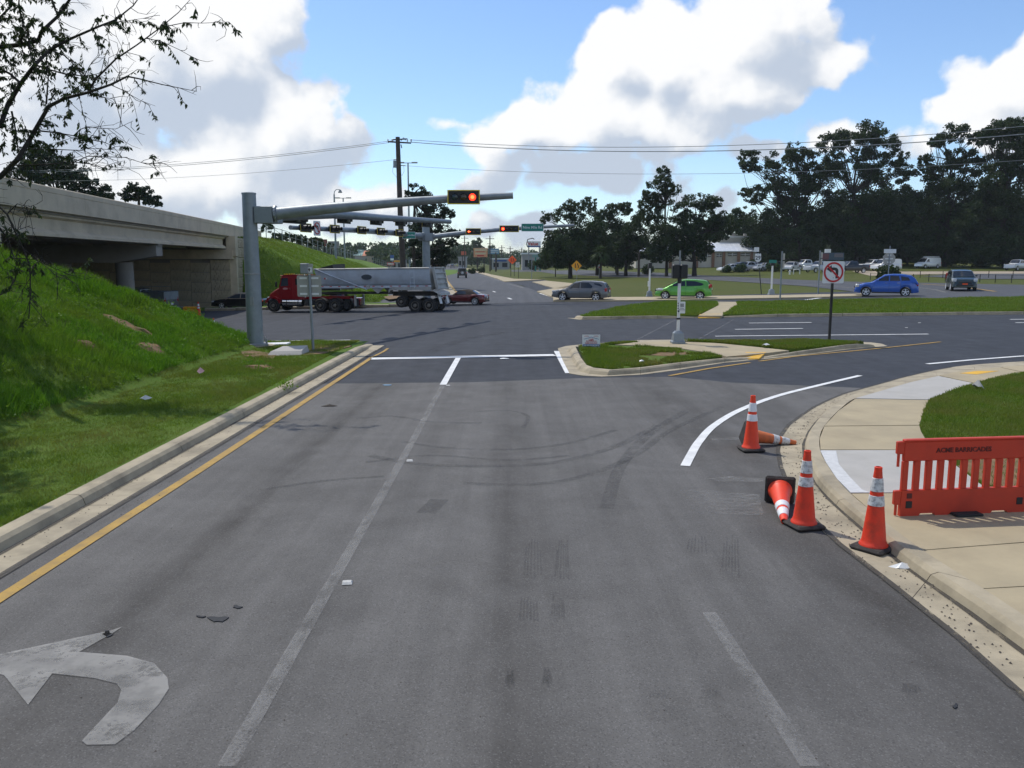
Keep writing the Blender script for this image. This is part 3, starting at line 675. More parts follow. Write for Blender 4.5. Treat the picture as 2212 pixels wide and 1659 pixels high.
# ---- near bank (embankment of the highway on the left)
def smin(a, b, k=.5):
    h = np.clip(.5+.5*(b-a)/k, 0, 1); return b*(1-h)+a*h-k*h*(1-h)
def vnoise(x, y, s=1.0, seed=0):
    r = np.zeros_like(x, dtype=float); a = 1.0
    for o in range(4):
        f = s*2**o
        r += a*np.sin(x*f*1.3+seed+o*1.7+1.1*np.sin(y*f*.9+o))*np.cos(y*f*1.15+seed*2+o*2.3+.9*np.sin(x*f*.8)); a *= .5
    return r
def bankH(x, y):
    z = smin((-8.9-x)*.50, (30.5-y)*.76, .7)
    z = np.clip(z, 0, 4.6+0*z)
    return np.clip(z, 0, None)+np.clip(z, 0, .8)*.16*vnoise(x, y, .9)+.02*vnoise(x, y, 2.3, 3)
def left_h(x, y): return H(x, y)+.12+bankH(x, y)*(1-lin(x, -6.4, -5.8))
def gridsheet(name, X, Y, zf, mat, warp=None):
    xx, yy = np.meshgrid(X, Y)
    if warp: xx = warp(xx, yy)
    V = np.stack([xx, yy, zf(xx, yy)], -1).reshape(-1, 3); nx = len(X)
    F = [(j*nx+i, j*nx+i+1, (j+1)*nx+i+1, (j+1)*nx+i) for j in range(len(Y)-1) for i in range(nx-1)]
    me = bpy.data.meshes.new(name); me.from_pydata(V.tolist(), [], F); me.polygons.foreach_set('use_smooth', [True]*len(F)); me.update()
    o = obj(name, me, mat); o['kind'] = 'structure'; return o
gridsheet('left_bank', np.concatenate([np.linspace(-70, -26, 16), np.linspace(-25, -5.77, 64)]), np.linspace(-12, 31.2, 110), left_h, MT['turf_bank'], lambda x, y: x+(gx(y)-.68+5.77)*lin(x, -9., -5.77))
# ---- far embankment carrying the highway away
def embH(x, y):
    zc = np.interp(y, [60, 66, 75, 110, 170, 220, 270], [5.3, 5.3, 5.5, 4.5, 2.9, 1.2, .1]); xc = np.interp(y, [60, 66, 75, 110, 170, 220, 270], [-21.3, -21.9, -22.9, -25.2, -29, -31, -33])
    z = np.minimum(zc, zc-(x-xc)*.47)
    endr = (y-67.3)*1.75
    z = np.where(x > xc, smin(z, endr, .5), np.where(y > 68.4, zc, -.2))
    return np.clip(z, -.05, None)
gridsheet('far_embankment', np.concatenate([np.linspace(-75, -24, 12), np.linspace(-23.2, -7.5, 34)]), np.concatenate([np.linspace(60.2, 80, 56), np.linspace(81, 130, 30), np.linspace(133, 290, 40)]), lambda x, y: H(x, y)+np.where((embH(x, y) > .02) | (x < -13.5) | (y < 66.6), .06+embH(x, y)+.05*vnoise(x, y, .7)*(embH(x, y) > .1), -.15), MT['turf_slope'])
sheet('embankment_soil', GP([(828,646),(860,640),(870,648),(840,652)]), .2, MT['soil'])
# low curb along the foot of it
fc = bpy.data.objects.new('far_curb', None); COL.objects.link(fc); fc['kind'] = 'structure'
for k in range(7):
    x0 = -22+k*2.2; mb = MB(); mb.box((x0+1.08, 60.0, float(H(x0+1.1, 60.0))+.09), (2.18, .45, .22), 0, .03); obj('curb_segment', mb, MT['concrete'], fc)
# near verge edge of the cross road: sandy shoulder
sheet('shoulder', [(-16, 31.1), (-5.6, 30.9), (-5.6, 31.6), (-16, 31.75)], .012, MT['conc_tan'])
# ------------------------------------------------------------------ overpass
P0 = Vector((-17.2, 28.5)); P1 = Vector((-21.9, 65.5)); BD = (P1-P0).normalized(); BA = math.atan2(BD.y, BD.x); BL = (P1-P0).length
br = T('overpass_bridge', 'concrete highway overpass with girders and a pier at the left', 'bridge', (P0.x, P0.y, 0), BA)
br.p('deck_slab', MB().box((BL/2, 24.2, 4.97), (BL+4, 48, .16)), MT['conc_pier'])  # deck, girders and walls widened out of view to block sky light beneath
BPROF = [(0,4.99),(0,5.655),(.02,5.665),(.02,5.685),(0,5.695),(0,5.89),(.03,5.92),(.24,5.92),(.27,5.5),(.42,5.2),(.42,4.99)]
s = -7.0
while s < 51:
    e = s+7.4
    rings = [[(x, t, z+(-.004*max(0, x-38))) for (t, z) in BPROF] for x in (s+.008, (s+e)/2, e-.008)]
    br.p('barrier_panel', MB().loft(rings), MT['conc_bridge']); s = e
for k in range(16):
    t = .55+2.95*k
    prof = [(-.33,4.03),(.33,4.03),(.33,4.17),(.11,4.32),(.11,4.72),(.28,4.80),(.28,4.885),(-.28,4.885),(-.28,4.80),(-.11,4.72),(-.11,4.32),(-.33,4.17)]
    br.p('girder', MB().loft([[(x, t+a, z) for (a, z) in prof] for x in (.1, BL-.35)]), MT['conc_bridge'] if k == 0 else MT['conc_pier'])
PS = 19.6
cap_poly = [(.35,3.36),(.35,3.93),(47,3.93),(47,3.36),(44.5,2.98),(2.6,2.98)]
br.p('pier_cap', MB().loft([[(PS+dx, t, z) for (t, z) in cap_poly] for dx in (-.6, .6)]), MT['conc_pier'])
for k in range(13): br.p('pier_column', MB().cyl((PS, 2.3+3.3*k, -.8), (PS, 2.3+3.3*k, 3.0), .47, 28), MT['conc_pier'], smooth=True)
for k in range(16): br.p('bearing_block', MB().box((PS, .55+2.95*k, 3.98), (.8, .55, .11)), MT['conc_pier'])
br.p('near_abutment', MB().box((-.9, 24, 2.4), (1.4, 47.4, 3.2)), MT['conc_bridge'])
br.p('near_end_post', MB().box((-.75, .30, 4.2), (1.2, .7, 1.7)), MT['conc_bridge'])
br.p('near_wing_wall', MB().box((-4.5, .25, 3.4), (6.0, .35, 3.2)), MT['conc_bridge'])
br.p('abutment_cap', MB().box((BL+.55, 23.6, 3.58), (1.3, 47.6, .72)), MT['conc_bridge'])
br.p('abutment_back_wall', MB().box((BL+.85, 23.6, 4.42), (.5, 47, .93)), MT['conc_pier'])
br.p('end_post', MB().box((BL+.5, -.08, 4.22), (1.0, .7, 1.53)), MT['conc_bridge'])
for k in range(16): br.p('bearing_block', MB().box((BL+.2, .55+2.95*k, 3.985), (.5, .55, .075)), MT['conc_pier'])
# retaining wall of precast panels
rw = T('retaining_wall', 'tan block-patterned retaining wall under the far end of the overpass', 'wall', (P0.x, P0.y, 0), BA)
pw, ph = 1.5, .78
def mse_panel(w, h):
    """precast panel cast as rough blocks: recessed joints between courses"""
    mb = MB(); n = max(1, round(h/.2)); zz = -h/2; r = random.Random(int(w*100+h*37))
    for i in range(n):
        x = -w/2; hh = h/n
        while x < w/2-.01:
            ww = min(r.uniform(.22, .5), w/2-x); 
            if w/2-x-ww < .1: ww = w/2-x
            d = r.uniform(.0, .05); mb.box((x+ww/2, .06-d/2, zz+hh/2), (ww-.022, .12+d, hh-.022)); x += ww
        zz += hh
    mb.box((0, .15, 0), (w-.03, .10, h-.02)); return mb.mesh('wall_panel')
PM = [mse_panel(pw-.02, ph-.02), mse_panel(pw-.02, ph-.02)]
for m_ in PM: m_.materials.append(MT['mse'])
rw.p('wall_backing', MB().box((BL+.62, 23.2, 1.2), (.2, 46.5, 4.2)), MT['conc_pier'])
for i in range(16):
    for j in range(6):
        z = -.75+(j+.5)*ph-(ph/2 if i % 2 else 0)*.5
        if z+ph/2 > 3.55: continue
        o = obj('wall_panel', PM[(i+j) % 2], None, rw.o); o.location = (BL+.28, .85+i*pw, z); o.rotation_euler = (0, 0, -math.pi/2)
rw.p('corner_post', MB().box((BL+.72, -.12, 1.3), (.5, .5, 4.2)), MT['conc_bridge'])
rw.p('wing_backing', MB().box((BL+4.6, -.02, 2.2), (7.2, .2, 5.4)), MT['conc_pier'])
for i in range(4):
    for j in range(7):
        z = -.55+(j+.5)*ph
        if z+ph/2 > 5.0: continue
        o = obj('wall_panel', PM[(i*2+j) % 2], None, rw.o); o.location = (BL+1.78+i*pw, -.34, z); o.rotation_euler = (0, 0, 0)
# guard rail below the bridge
gr = T('guard_rail', 'steel guard rail with a yellow end cap under the overpass', 'guard rail', (-24.2, 53.2, float(H(-24.2, 53.2))), R(2))
gr.p('rail', MB().loft([[(x, yy, zz) for (yy, zz) in ((0,.45),(-.06,.5),(-.02,.58),(-.06,.66),(0,.72),(.03,.72),(.03,.45))] for x in (-9, 3.2)]), MT['galv'])
for k in range(7): gr.p('post', MB().box((-8.4+k*1.9, .1, .34), (.1, .12, .7)), MT['galv_d'])
gr.p('end_cap', MB().box((3.75, -.02, .42), (1.05, .35, .55), 0, .06), MT['syellow'])

# ------------------------------------------------------------------ signal masts
def frot(f): return math.atan2(f[1], f[0])+math.pi/2
def mast(name, label, base, rb, rt, h):
    t = T(name, label, 'signal pole', base)
    t.p('pole', MB().tube([(0,0,.0),(0,0,h*.5),(0,0,h)], [rb, (rb+rt)/2, rt], 20), MT['galv'], smooth=True)
    t.p('pole_cap', MB().lathe([(rt+.012, h-.03), (rt+.012, h+.02), (rt*.6, h+.05), (0, h+.06)], 20), MT['galv'], smooth=True)
    t.p('base_plate', MB().box((0,0,.03), (rb*2.9, rb*2.9, .07), R(20), .01), MT['galv_d'])
    for k in range(4):
        a = R(65+90*k); t.p('anchor_bolt', MB().cyl((rb*1.75*math.cos(a), rb*1.75*math.sin(a), -.02), (rb*1.75*math.cos(a), rb*1.75*math.sin(a), .24), .03, 8), MT['galv_d'])
    t.p('foundation', MB().lathe([(rb*2.3, -.5), (rb*2.3, -.005), (rb*2.1, .0), (0, .0)], 20), MT['concrete'])
    return t
def arm(t, base, pts, rads, name='mast_arm'):
    P = [Vector(p)-Vector(base) for p in pts]
    o = t.p(name, MB().tube(P, rads, 16), MT['galv'], smooth=True)
    e = (P[-1]-P[-2]).normalized(); t.p('arm_end_cap', MB().cyl(P[-1]-e*.02, P[-1]+e*.02, rads[-1]*1.06, 16), MT['galv_d'], o)
    d = (P[1]-P[0]).normalized(); c = P[0]-d*.38
    t.p('flange', MB().tube([P[0]-d*.03, P[0]+d*.04], rads[0]*1.35, 12), MT['galv'], o)
    t.p('arm_bracket', MB().box((c.x, c.y, c.z), (.64, .44, .58), math.atan2(d.y, d.x), .02), MT['galv'])
    return P
bA = Vector((-9.05, 29.3, .16))
mA = mast('signal_mast', 'thick galvanised signal mast with two arms at the corner, nearest of the two', bA, .285, .235, AT(547, 418, 29.3).z-.16)
PA1 = [AT(596,462,29.3), AT(700,451,29.3), AT(850,438,29.3), AT(970,429.5,29.3), AT(1107,422.5,29.3)]
arm(mA, bA, PA1, [.215,.19,.16,.135,.108])
PA2 = [AT(601,465,30.2), AT(720,463,34.4), AT(819,470,38.2), AT(971,479,46.)]
arm(mA, bA, PA2, [.20,.175,.15,.115])
mA.p('hand_hole_cover', MB().box((.02, -.27, 1.55), (.14, .03, .3), 0, .01), MT['galv_d'])
mA.p('weld_band', MB().lathe([(.262, 2.45), (.268, 2.47), (.268, 2.50), (.262, 2.52)], 20), MT['galv_d'])
bB = Vector((-6.3, 62.0, float(H(-6.3, 62.0))+.05))
mB = mast('signal_mast', 'galvanised signal mast rising behind the dump trailer, two arms spread', bB, .31, .27, AT(923, 486, 62).z-bB.z)
PB1 = [AT(938,511,61.8), AT(1020,501,61.6), AT(1102,494.5,61.4), AT(1240,486.5,61)]
arm(mB, bB, PB1, [.19,.165,.14,.10])
PB2 = [AT(909,510.5,61.6), AT(850,503,57.0), AT(770,497.5,52.), AT(628,491.5,44.6)]
arm(mB, bB, PB2, [.22,.19,.165,.115])

LED_R = M('signal_red_lit', (.5,.01,.01), .4, .02, 9, emit=(1.0,.035,.012), es=3.2)
LED_O = M('signal_red_core', (.6,.05,.02), .4, .02, 9, emit=(1.0,.12,.03), es=4.5)
DARKL = {k: M('signal_lens_'+k, c, .25, .1, 9, coat=.4) for k, c in dict(g=(.012,.03,.03), y=(.05,.03,.008), r=(.05,.008,.008)).items()}
def arrow_mesh(w, th=.006, shaft=.24):
    P = [(-w/2,0),(-.05*w,.36*w),(.08*w,.36*w),(-.22*w,.08*w),(w/2,.08*w),(w/2,-.08*w),(-.22*w,-.08*w),(.08*w,-.36*w),(-.05*w,-.36*w)]
    return MB().side([(x, z) for x, z in P][::-1], -th, 0)
def signal(label, loc, f, n=3, lit=None, kind='ball', order=None, vis=.16, group='signals on the mast arms'):
    t = T('traffic_signal', label, 'traffic light', loc, frot(f), group)
    w, h = .30*n+.20, .48
    t.p('back_plate', MB().box((0, 0, 0), (w, .03, h), 0, .008), MT['black'])
    fr = MB(); b = .032
    fr.box((0, -.019, h/2-b/2), (w, .012, b)); fr.box((0, -.019, -h/2+b/2), (w, .012, b)); fr.box((-w/2+b/2, -.0192, 0), (b, .012, h-2*b)); fr.box((w/2-b/2, -.0192, 0), (b, .012, h-2*b))
    t.p('reflective_border', fr, MT['sigyel'])
    t.p('housing', MB().box((0, .09, 0), (.30*n, .16, .31), 0, .02), MT['black'])
    t.p('mount_bracket', MB().box((0, .20, 0), (.12, .10, .34)), MT['galv_d'])
    for k in range(n):
        x = (k-(n-1)/2)*.30; on = (k == lit); c = (order or 'gyr'*3)[k]
        L_ = MB().lathe([(.0, -.035), (.07, -.032), (.115, -.018), (.118, 0)], 20, Matrix.Translation((x, -.016, 0)) @ Matrix.Rotation(math.pi/2, 4, 'X') @ Matrix.Scale(-1, 4, (0,0,1)))
        t.p('lens', L_, (LED_R if kind == 'ball' else DARKL['r']) if on else DARKL[c], smooth=True)
        if on and kind == 'ball': t.p('lit_core', MB().lathe([(0, .002), (.062, 0)], 16, Matrix.Translation((x, -.056, 0)) @ Matrix.Rotation(math.pi/2, 4, 'X')), LED_O)
        if on and kind == 'arrow':
            a = arrow_mesh(.22); a.xf(Matrix.Translation((x, -.056, 0))); t.p('lit_arrow', a, LED_O)
        V = []; m = 13
        for yy in (-.02, -.02-vis):
            for rr in (.125, .133):
                V.append([(x+rr*math.cos(R(-30+240*i/(m-1))), yy, rr*math.sin(R(-30+240*i/(m-1)))) for i in range(m)])
        vs_ = V[0]+V[1]+V[2]+V[3]; F = []
        for i in range(m-1):
            F += [(i, i+1, 2*m+i+1, 2*m+i), (m+i, 3*m+i, 3*m+i+1, m+i+1), (2*m+i, 2*m+i+1, 3*m+i+1, 3*m+i)]
        t.p('visor', MB().add(vs_, F), MT['black'])
    return t
def on_arm(pts, px):
    """point on an arm polyline seen at picture column px"""
    for a, b in zip(pts, pts[1:]):
        pa = CX+FPX*a.x/(a.y*math.cos(PITCH)-(a.z-CAMH)*math.sin(PITCH)); pb = CX+FPX*b.x/(b.y*math.cos(PITCH)-(b.z-CAMH)*math.sin(PITCH))
        if min(pa, pb)-1 <= px <= max(pa, pb)+1:
            lo, hi = 0., 1.
            for _ in range(40):
                m = (lo+hi)/2; p = a.lerp(b, m); q = CX+FPX*p.x/(p.y*math.cos(PITCH)-(p.z-CAMH)*math.sin(PITCH))
                if (q < px) == (pa < pb): lo = m
                else: hi = m
            return a.lerp(b, lo)
    return pts[-1].copy()
signal('large three lens signal showing a red ball on the nearest mast arm', on_arm(PA1, 1003)+Vector((0, -.40, 0)), (0, -1), 3, 2, vis=.05)
fl = Vector((-.95, .32)); 
for px, lb, n in [(655, 'long dark signal head under the near mast\'s rear arm, closest to the pole', 5), (762, 'dark signal head under the near mast\'s rear arm, second from the pole', 3), (830, 'dark signal head under the near mast\'s rear arm, third from the pole', 3), (882, 'dark signal head under the near mast\'s rear arm, fourth from the pole', 3), (938, 'dark signal head near the tip of the near mast\'s rear arm', 3)]:
    p = on_arm(PA2, px); signal(lb, p+Vector((fl.x*.42, fl.y*.42, -.08)), fl, n)
fr_ = Vector((.95, -.31))
for px, lb in [(648, 'signal head at the far left tip of the rear mast arm, facing right'), (711, 'signal head on the rear mast arm, second from its left tip'), (770, 'signal head on the rear mast arm, middle one of five'), (812, 'signal head on the rear mast arm, fourth from its left tip'), (852, 'signal head beside the green street sign on the rear mast left arm')]:
    p = on_arm(PB2, px); signal(lb, p+Vector((fr_.x*.36, fr_.y*.36, 0)), fr_, 3, vis=.26)
signal('three lens signal with a lit red left arrow on the rear mast', on_arm(PB1, 1023)+Vector((0, -.34, 0)), (0, -1), 3, 0, 'arrow', 'ryg', .08)
signal('long four lens signal with a lit red lens next to the green road sign', on_arm(PB1, 1100)+Vector((0, -.34, 0)), (0, -1), 4, 0, 'ball', 'rryg', .08)

# ------------------------------------------------------------------ signs
def rrect(w, h, r, n=4):
    P = []
    for cx, cy, a0 in ((w/2-r, h/2-r, 0), (-w/2+r, h/2-r, 90), (-w/2+r, -h/2+r, 180), (w/2-r, -h/2+r, 270)):
        P += [(cx+r*math.cos(R(a0+90*i/n)), cy+r*math.sin(R(a0+90*i/n))) for i in range(n+1)]
    return P
def plate(w, h, r, y0, y1): return MB().side(rrect(w, h, r), y0, y1)
def ring(r0, r1, y, th=.003, n=40):
    V = []; 
    for yy in (y, y-th):
        for r in (r0, r1): V += [(r*math.cos(2*math.pi*i/n), yy, r*math.sin(2*math.pi*i/n)) for i in range(n)]
    F = []
    for i in range(n):
        j = (i+1) % n; F += [(2*n+i, 2*n+j, 3*n+j, 3*n+i), (i, n+i, n+j, j), (n+i, 3*n+i, 3*n+j, n+j), (i, j, 2*n+j, 2*n+i)]
    return MB().add(V, F)
def no_left_face(t, w, h, z, y=-.015):
    pl = t.p('sign_plate', plate(w, h, .04, y, y+.006).xf(Matrix.Translation((0,0,z))), MT['sheet'])
    b = MB(); o = .012
    for q in (plate(w-2*o, h-2*o, .03, 0, 0),): pass
    R0 = min(w, h)*.46
    zz = z+(h-w)*.0
    A = [(.10,-.28),(.22,-.28),(.22,.06),(.20,.14),(.13,.20),(.02,.22),(-.10,.215),(-.10,.32),(-.34,.15),(-.10,-.02),(-.10,.09),(.02,.09),(.08,.07),(.10,.02)]
    k = R0/.46
    t.p('arrow_symbol', MB().side([(x*k, v*k) for x, v in A][::-1], y-.006, y-.002).xf(Matrix.Translation((0,0,zz))), MT['black'], pl)
    t.p('red_ring', ring(R0*.82, R0, y-.006, .004).xf(Matrix.Translation((0,0,zz))), MT['red'], pl)
    sl_ = MB().box((0, y-.011, 0), (R0*1.66, .004, R0*.18)); sl_.xf(Matrix.Translation((0,0,zz)) @ Matrix.Rotation(R(45), 4, 'Y'))
    t.p('red_slash', sl_, MT['red'], pl)
    return pl
def post(t, h, r=.03, mat='galv', name='post', z0=-.1, lean=(0,0)):
    return t.p(name, MB().tube([(0,0,z0),(lean[0],lean[1],h)], r, 8), MT[mat])
# no left turn sign on the island
b = G(1792, 735, .14); k = PXM(b.y); hz = AT(1796, 588, b.y).z-b.z
t = T('no_left_turn_sign', 'white square no left turn sign on a black post on the island', 'sign', b, R(3))
t.p('post', MB().box((0, .035, (hz+.3)/2), (.085, .06, hz+.3+.1)), MT['blackm']); no_left_face(t, .80, .80, hz)
for zz in (hz+.2, hz-.2): t.p('bolt', MB().cyl((0,-.022,zz), (0,-.01,zz), .014, 8), MT['galv_d'])
# no left turn sign on the rear mast arm
p = on_arm(PB2, 674); t = T('no_left_turn_sign', 'white no left turn sign hung on the rear mast left arm', 'sign', p+Vector((fr_.x*.3, fr_.y*.3, -.36)), frot(fr_))
no_left_face(t, .72, .80, .36); t.p('hanger', MB().box((0, .1, .36), (.08, .2, .3)), MT['galv_d'])
# street name signs
p = on_arm(PB1, 1150); t = T('street_name_sign', 'green street sign reading Nine Mile Rd on the rear mast', 'street sign', p+Vector((0, -.30, 0)), 0)
t.p('border', plate(1.60, .56, .04, -.006, .004), MT['sheet']); t.p('panel', plate(1.55, .51, .03, -.011, -.005), MT['sgreen'])
text(t, 'lettering', 'Nine Mile Rd', .26, MT['sheet'], (0, -.013, 0), bold=.003); t.p('bracket', MB().box((0, .12, 0), (.5, .2, .1)), MT['galv_d'])
p = on_arm(PB2, 879); t = T('street_name_sign', 'green street sign reading Pensacola Blvd beside the rear mast pole', 'street sign', p+Vector((.35*.5, -.35*.9, -.05)), R(12))
t.p('border', plate(.90, .46, .03, -.006, .004), MT['sheet']); t.p('panel', plate(.86, .42, .03, -.011, -.005), MT['sgreen'])
text(t, 'lettering', 'Pensacola Blvd', .145, MT['sheet'], (0, -.013, 0), bold=.002, sx=.9); t.p('bracket', MB().box((0, .15, 0), (.3, .26, .1)), MT['galv_d'])
# the back of a guide sign at the left corner
b = G(677, 757, .13); t = T('guide_sign', 'tan back of a square sign on a leaning steel post by the mast', 'sign', b)
top = AT(668, 593, b.y)-b
t.p('post', MB().tube([(0,0,-.2), tuple(top)], .045, 10), MT['galv'])
sc_ = AT(667, 618, b.y)-b; t.p('sign_plate', plate(.80, .70, .05, .0, .012).xf(Matrix.Translation((sc_.x, .06, sc_.z))), MT['alu'])
for dz_ in (-.26, 0, .26):
    for dx_ in (-.19, .19): t.p('mounting_bar', MB().box((sc_.x+dx_, .05, sc_.z+dz_), (.24, .022, .065)), MT['sheet'])
bx = AT(657, 580, b.y)-b; t.p('control_box', MB().box((bx.x+.02, 0, bx.z+.0), (.24, .28, .34), 0, .02), MT['galv_d'])
bx = AT(669, 581, b.y)-b; ob = t.p('route_marker', plate(.24, .34, .02, -.03, -.02).xf(Matrix.Translation((bx.x, -.03, bx.z))), MT['alu'])
t.p('marker_face', plate(.17, .17, .01, -.066, -.061).xf(Matrix.Translation((bx.x, 0, bx.z-.03))), MT['sheet'], ob)
t.p('marker_arrow', MB().side([(-.02,-.05),(.02,-.05),(.02,.01),(.05,.01),(0,.06),(-.05,.01),(-.02,.01)], -.072, -.067).xf(Matrix.Translation((bx.x, 0, bx.z-.03))), MT['black'], ob)
# route 29 assembly
b = G(1645, 635, .04); t = T('route_sign', 'white US route 29 shield with arrow plate on a black leaning post', 'sign', b)
tp = AT(1636, 533, b.y)-b; t.p('post', MB().tube([(0,0,-.1), (tp.x*.98, tp.y, tp.z)], .035, 8), MT['blackm'])
c = AT(1637, 556.5, b.y)-b
SH = [(-.30,.36),(-.15,.31),(0,.36),(.15,.31),(.30,.36),(.36,.24),(.32,.12),(.37,-.05),(.33,-.22),(.18,-.33),(0,-.38),(-.18,-.33),(-.33,-.22),(-.37,-.05),(-.32,.12),(-.36,.24)]
bk = t.p('shield_outline', MB().side([(x*.74, z*1.0) for x, z in SH][::-1], -.050, -.044).xf(Matrix.Translation((c.x, 0, c.z))), MT['black'])
t.p('shield_face', MB().side([(x*.69, z*.94) for x, z in SH][::-1], -.056, -.051).xf(Matrix.Translation((c.x, 0, c.z))), MT['sheet'], bk)
text(t, 'numerals', '29', .42, MT['black'], (c.x, -.059, c.z-.03), bk, bold=.008)
c2 = AT(1634, 539, b.y)-b; d_ = t.p('direction_plate', plate(.40, .36, .02, -.05, -.044).xf(Matrix.Translation((c2.x, 0, c2.z))), MT['sheet'])
c3 = AT(1640, 574, b.y)-b; a_ = t.p('arrow_plate', plate(.40, .30, .02, -.05, -.044).xf(Matrix.Translation((c3.x, 0, c3.z))), MT['sheet'])
t.p('arrow', arrow_mesh(.26).xf(Matrix.Translation((c3.x, -.053, c3.z))), MT['black'], a_)
# merge diamonds
def merge_face(t, w, c, mat):
    pl = t.p('sign_plate', plate(w, w, .03, -.006, .004).xf(Matrix.Translation(c) @ Matrix.Rotation(R(45), 4, 'Y')), mat)
    bo = t.p('border_line', MB(), MT['black'], pl) if False else None
    k = w/.9
    for P in ([(-.20,-.27),(-.10,-.27),(-.10,.27),(-.20,.27)], [(.20,-.27),(.29,-.27),(.29,-.02),(.17,.12),(.17,.27),(.07,.27),(.07,.10),(.20,-.05)], [(.02,-.27),(.07,-.27),(.07,-.17),(.02,-.17)], [(.02,-.12),(.07,-.12),(.07,-.02),(.02,-.02)]):
        t.p('merge_symbol', MB().side([(x*k, z*k) for x, z in P], -.012, -.007).xf(Matrix.Translation(c)), MT['black'], pl)
b = G(1107, 596.5, .02); t = T('merge_sign', 'orange diamond lane merge sign on two black posts', 'sign', b)
kk = PXM(b.y); c = AT(1106.5, 561.5, b.y)-b
for dx_ in (-.32, .35): t.p('post', MB().box((dx_, .06, c.z/2), (.1, .06, c.z+.4)), MT['blackm'])
merge_face(t, 1.22, Vector((c.x, 0, c.z)), MT['sorange'])
b = G(1120, 601, .02); t = T('speed_limit_sign', 'small white speed limit 35 sign beside the orange diamond', 'sign', b)
c = AT(1118, 572, b.y)-b; t.p('post', MB().box((0, .05, c.z/2), (.09, .06, c.z+.6)), MT['blackm']); pl = t.p('sign_plate', plate(.66, .86, .03, -.006, .004).xf(Matrix.Translation((c.x, 0, c.z))), MT['sheet'])
text(t, 'numerals', '35', .46, MT['black'], (c.x, -.009, c.z-.14), pl, bold=.006); text(t, 'lettering', 'SPEED\nLIMIT', .15, MT['black'], (c.x, -.009, c.z+.24), pl)
b = G(1246, 615, .02); t = T('merge_sign', 'yellow diamond lane merge sign behind the grey SUV', 'sign', b)
c = AT(1245.5, 574, b.y)-b; t.p('post', MB().box((0, .04, c.z/2), (.06, .05, c.z+.4)), MT['galv_d']); merge_face(t, .92, Vector((c.x, 0, c.z)), MT['syellow'])
b = G(1294, 599, .02); t = T('do_not_enter_sign', 'narrow red and white sign by the palm seen on edge', 'sign', b)
c = AT(1293.5, 572, b.y)-b; post(t, c.z+.5, .04); pl = t.p('sign_plate', plate(.5, 1.1, .03, -.05, -.044).xf(Matrix.Translation((0, 0, c.z))), MT['sheet'])
t.p('red_panel', plate(.46, .42, .03, -.056, -.051).xf(Matrix.Translation((0, 0, c.z+.3))), MT['red'], pl); t.p('red_panel', plate(.3, .2, .03, -.056, -.051).xf(Matrix.Translation((0, 0, c.z-.4))), MT['red'], pl)
# octagonal stop sign seen from behind
b = Vector(AT(1916.5, 630, 66.)); b.z = float(H(b.x, b.y)); t = T('stop_sign', 'grey back of an octagonal sign topped by a street name blade', 'sign', b)
c = AT(1916.5, 559, 66.)-b; post(t, c.z+1.0, .04)
t.p('sign_plate', MB().side([(.52*math.cos(R(22.5+45*i)), .52*math.sin(R(22.5+45*i))) for i in range(8)], .045, .055).xf(Matrix.Translation((0,0,c.z))), MT['alu'])
for zz in (-.0, .28, -.26): t.p('mounting_bar', MB().box((0, .035, c.z+zz), (.62 if zz == 0 else .3, .016, .08)), MT['sheet'])
c = AT(1916.5, 542.5, 66.)-b; t.p('street_blade', plate(.95, .32, .02, -.05, -.04).xf(Matrix.Translation((0,0,c.z))), MT['sheet'])
# yield sign at the right edge of view
b = G(2226, 782, .14); b = Vector((16.6, 26.5, .13)); t = T('yield_sign', 'red and white triangular yield sign at the far right edge', 'sign', b, R(-12))
c = AT(2230, 588, b.y)-b; post(t, c.z+.3, .03)
tri = lambda r: [(0, -r), (r*.92, r*.6), (-r*.92, r*.6)]
pl = t.p('sign_plate', MB().side(tri(.50), -.045, -.038), MT['red']); pl.location = (0, 0, c.z); t.p('white_centre', MB().side(tri(.26), -.052, -.046), MT['sheet'], pl)
# thin posts
for (bx_, by_, ty, lb) in [(1684.7, 652, 546, 'bare grey sign post with edge-on plates on the median'), (1767, 635, 544, 'grey slotted sign post behind the white no left turn sign'), (1491, 608, 575, 'short slotted steel post on the far verge left of the yellow diamond')]:
    if bx_ == 1491: bx_, by_, ty = 1148.5, 604.5, 560
    b = G(bx_, by_, .05); t = T('sign_post', lb, 'post', b); hh = AT(bx_, ty, b.y).z-b.z
    t.p('post', MB().box((0,0,hh/2), (.09, .05, hh+.2)), MT['galv'])
    for zz in (.25, .75): t.p('edge_plate', MB().box((.08, 0, hh-zz), (.03, .6 if bx_ != 1148.5 else .1, .42)), MT['alu'])
# pedestrian signal posts
def ped_post(label, b, htop, hh, heads, r=.055, extra=None, group='pedestrian signal posts'):
    t = T('pedestrian_signal', label, 'pedestrian signal', b, 0, group)
    t.p('base', MB().loft([[(sx*q, sy*q, z) for sx, sy in ((-1,-1),(1,-1),(1,1),(-1,1))] for q, z in ((.235,-.05),(.235,.06),(.20,.10),(.17,.36),(.10,.44))]), MT['galv'])
    t.p('post', MB().tube([(0,0,.3),(0,0,htop)], r, 14), MT['white'], smooth=True)
    return t
b = G(1464, 741, .14); zz = lambda py: AT(1464, py, b.y).z-b.z
t = ped_post('white pedestrian signal post with two black heads on the traffic island', b, zz(602), 0, 2)
t.p('collar', MB().cyl((0,0,zz(612)), (0,0,zz(599)), .075, 14), MT['black']); t.p('collar', MB().cyl((0,0,zz(690)), (0,0,zz(686.5)), .075, 14), MT['black'])
for sx in (-1, 1):
    hd = t.p('signal_head', MB().box((sx*.138, .02, zz(586.5)), (.265, .26, .50), 0, .03), MT['black']); t.p('hinge', MB().box((sx*.255, .14, zz(586.5)), (.03, .04, .4)), MT['blackm'], hd)
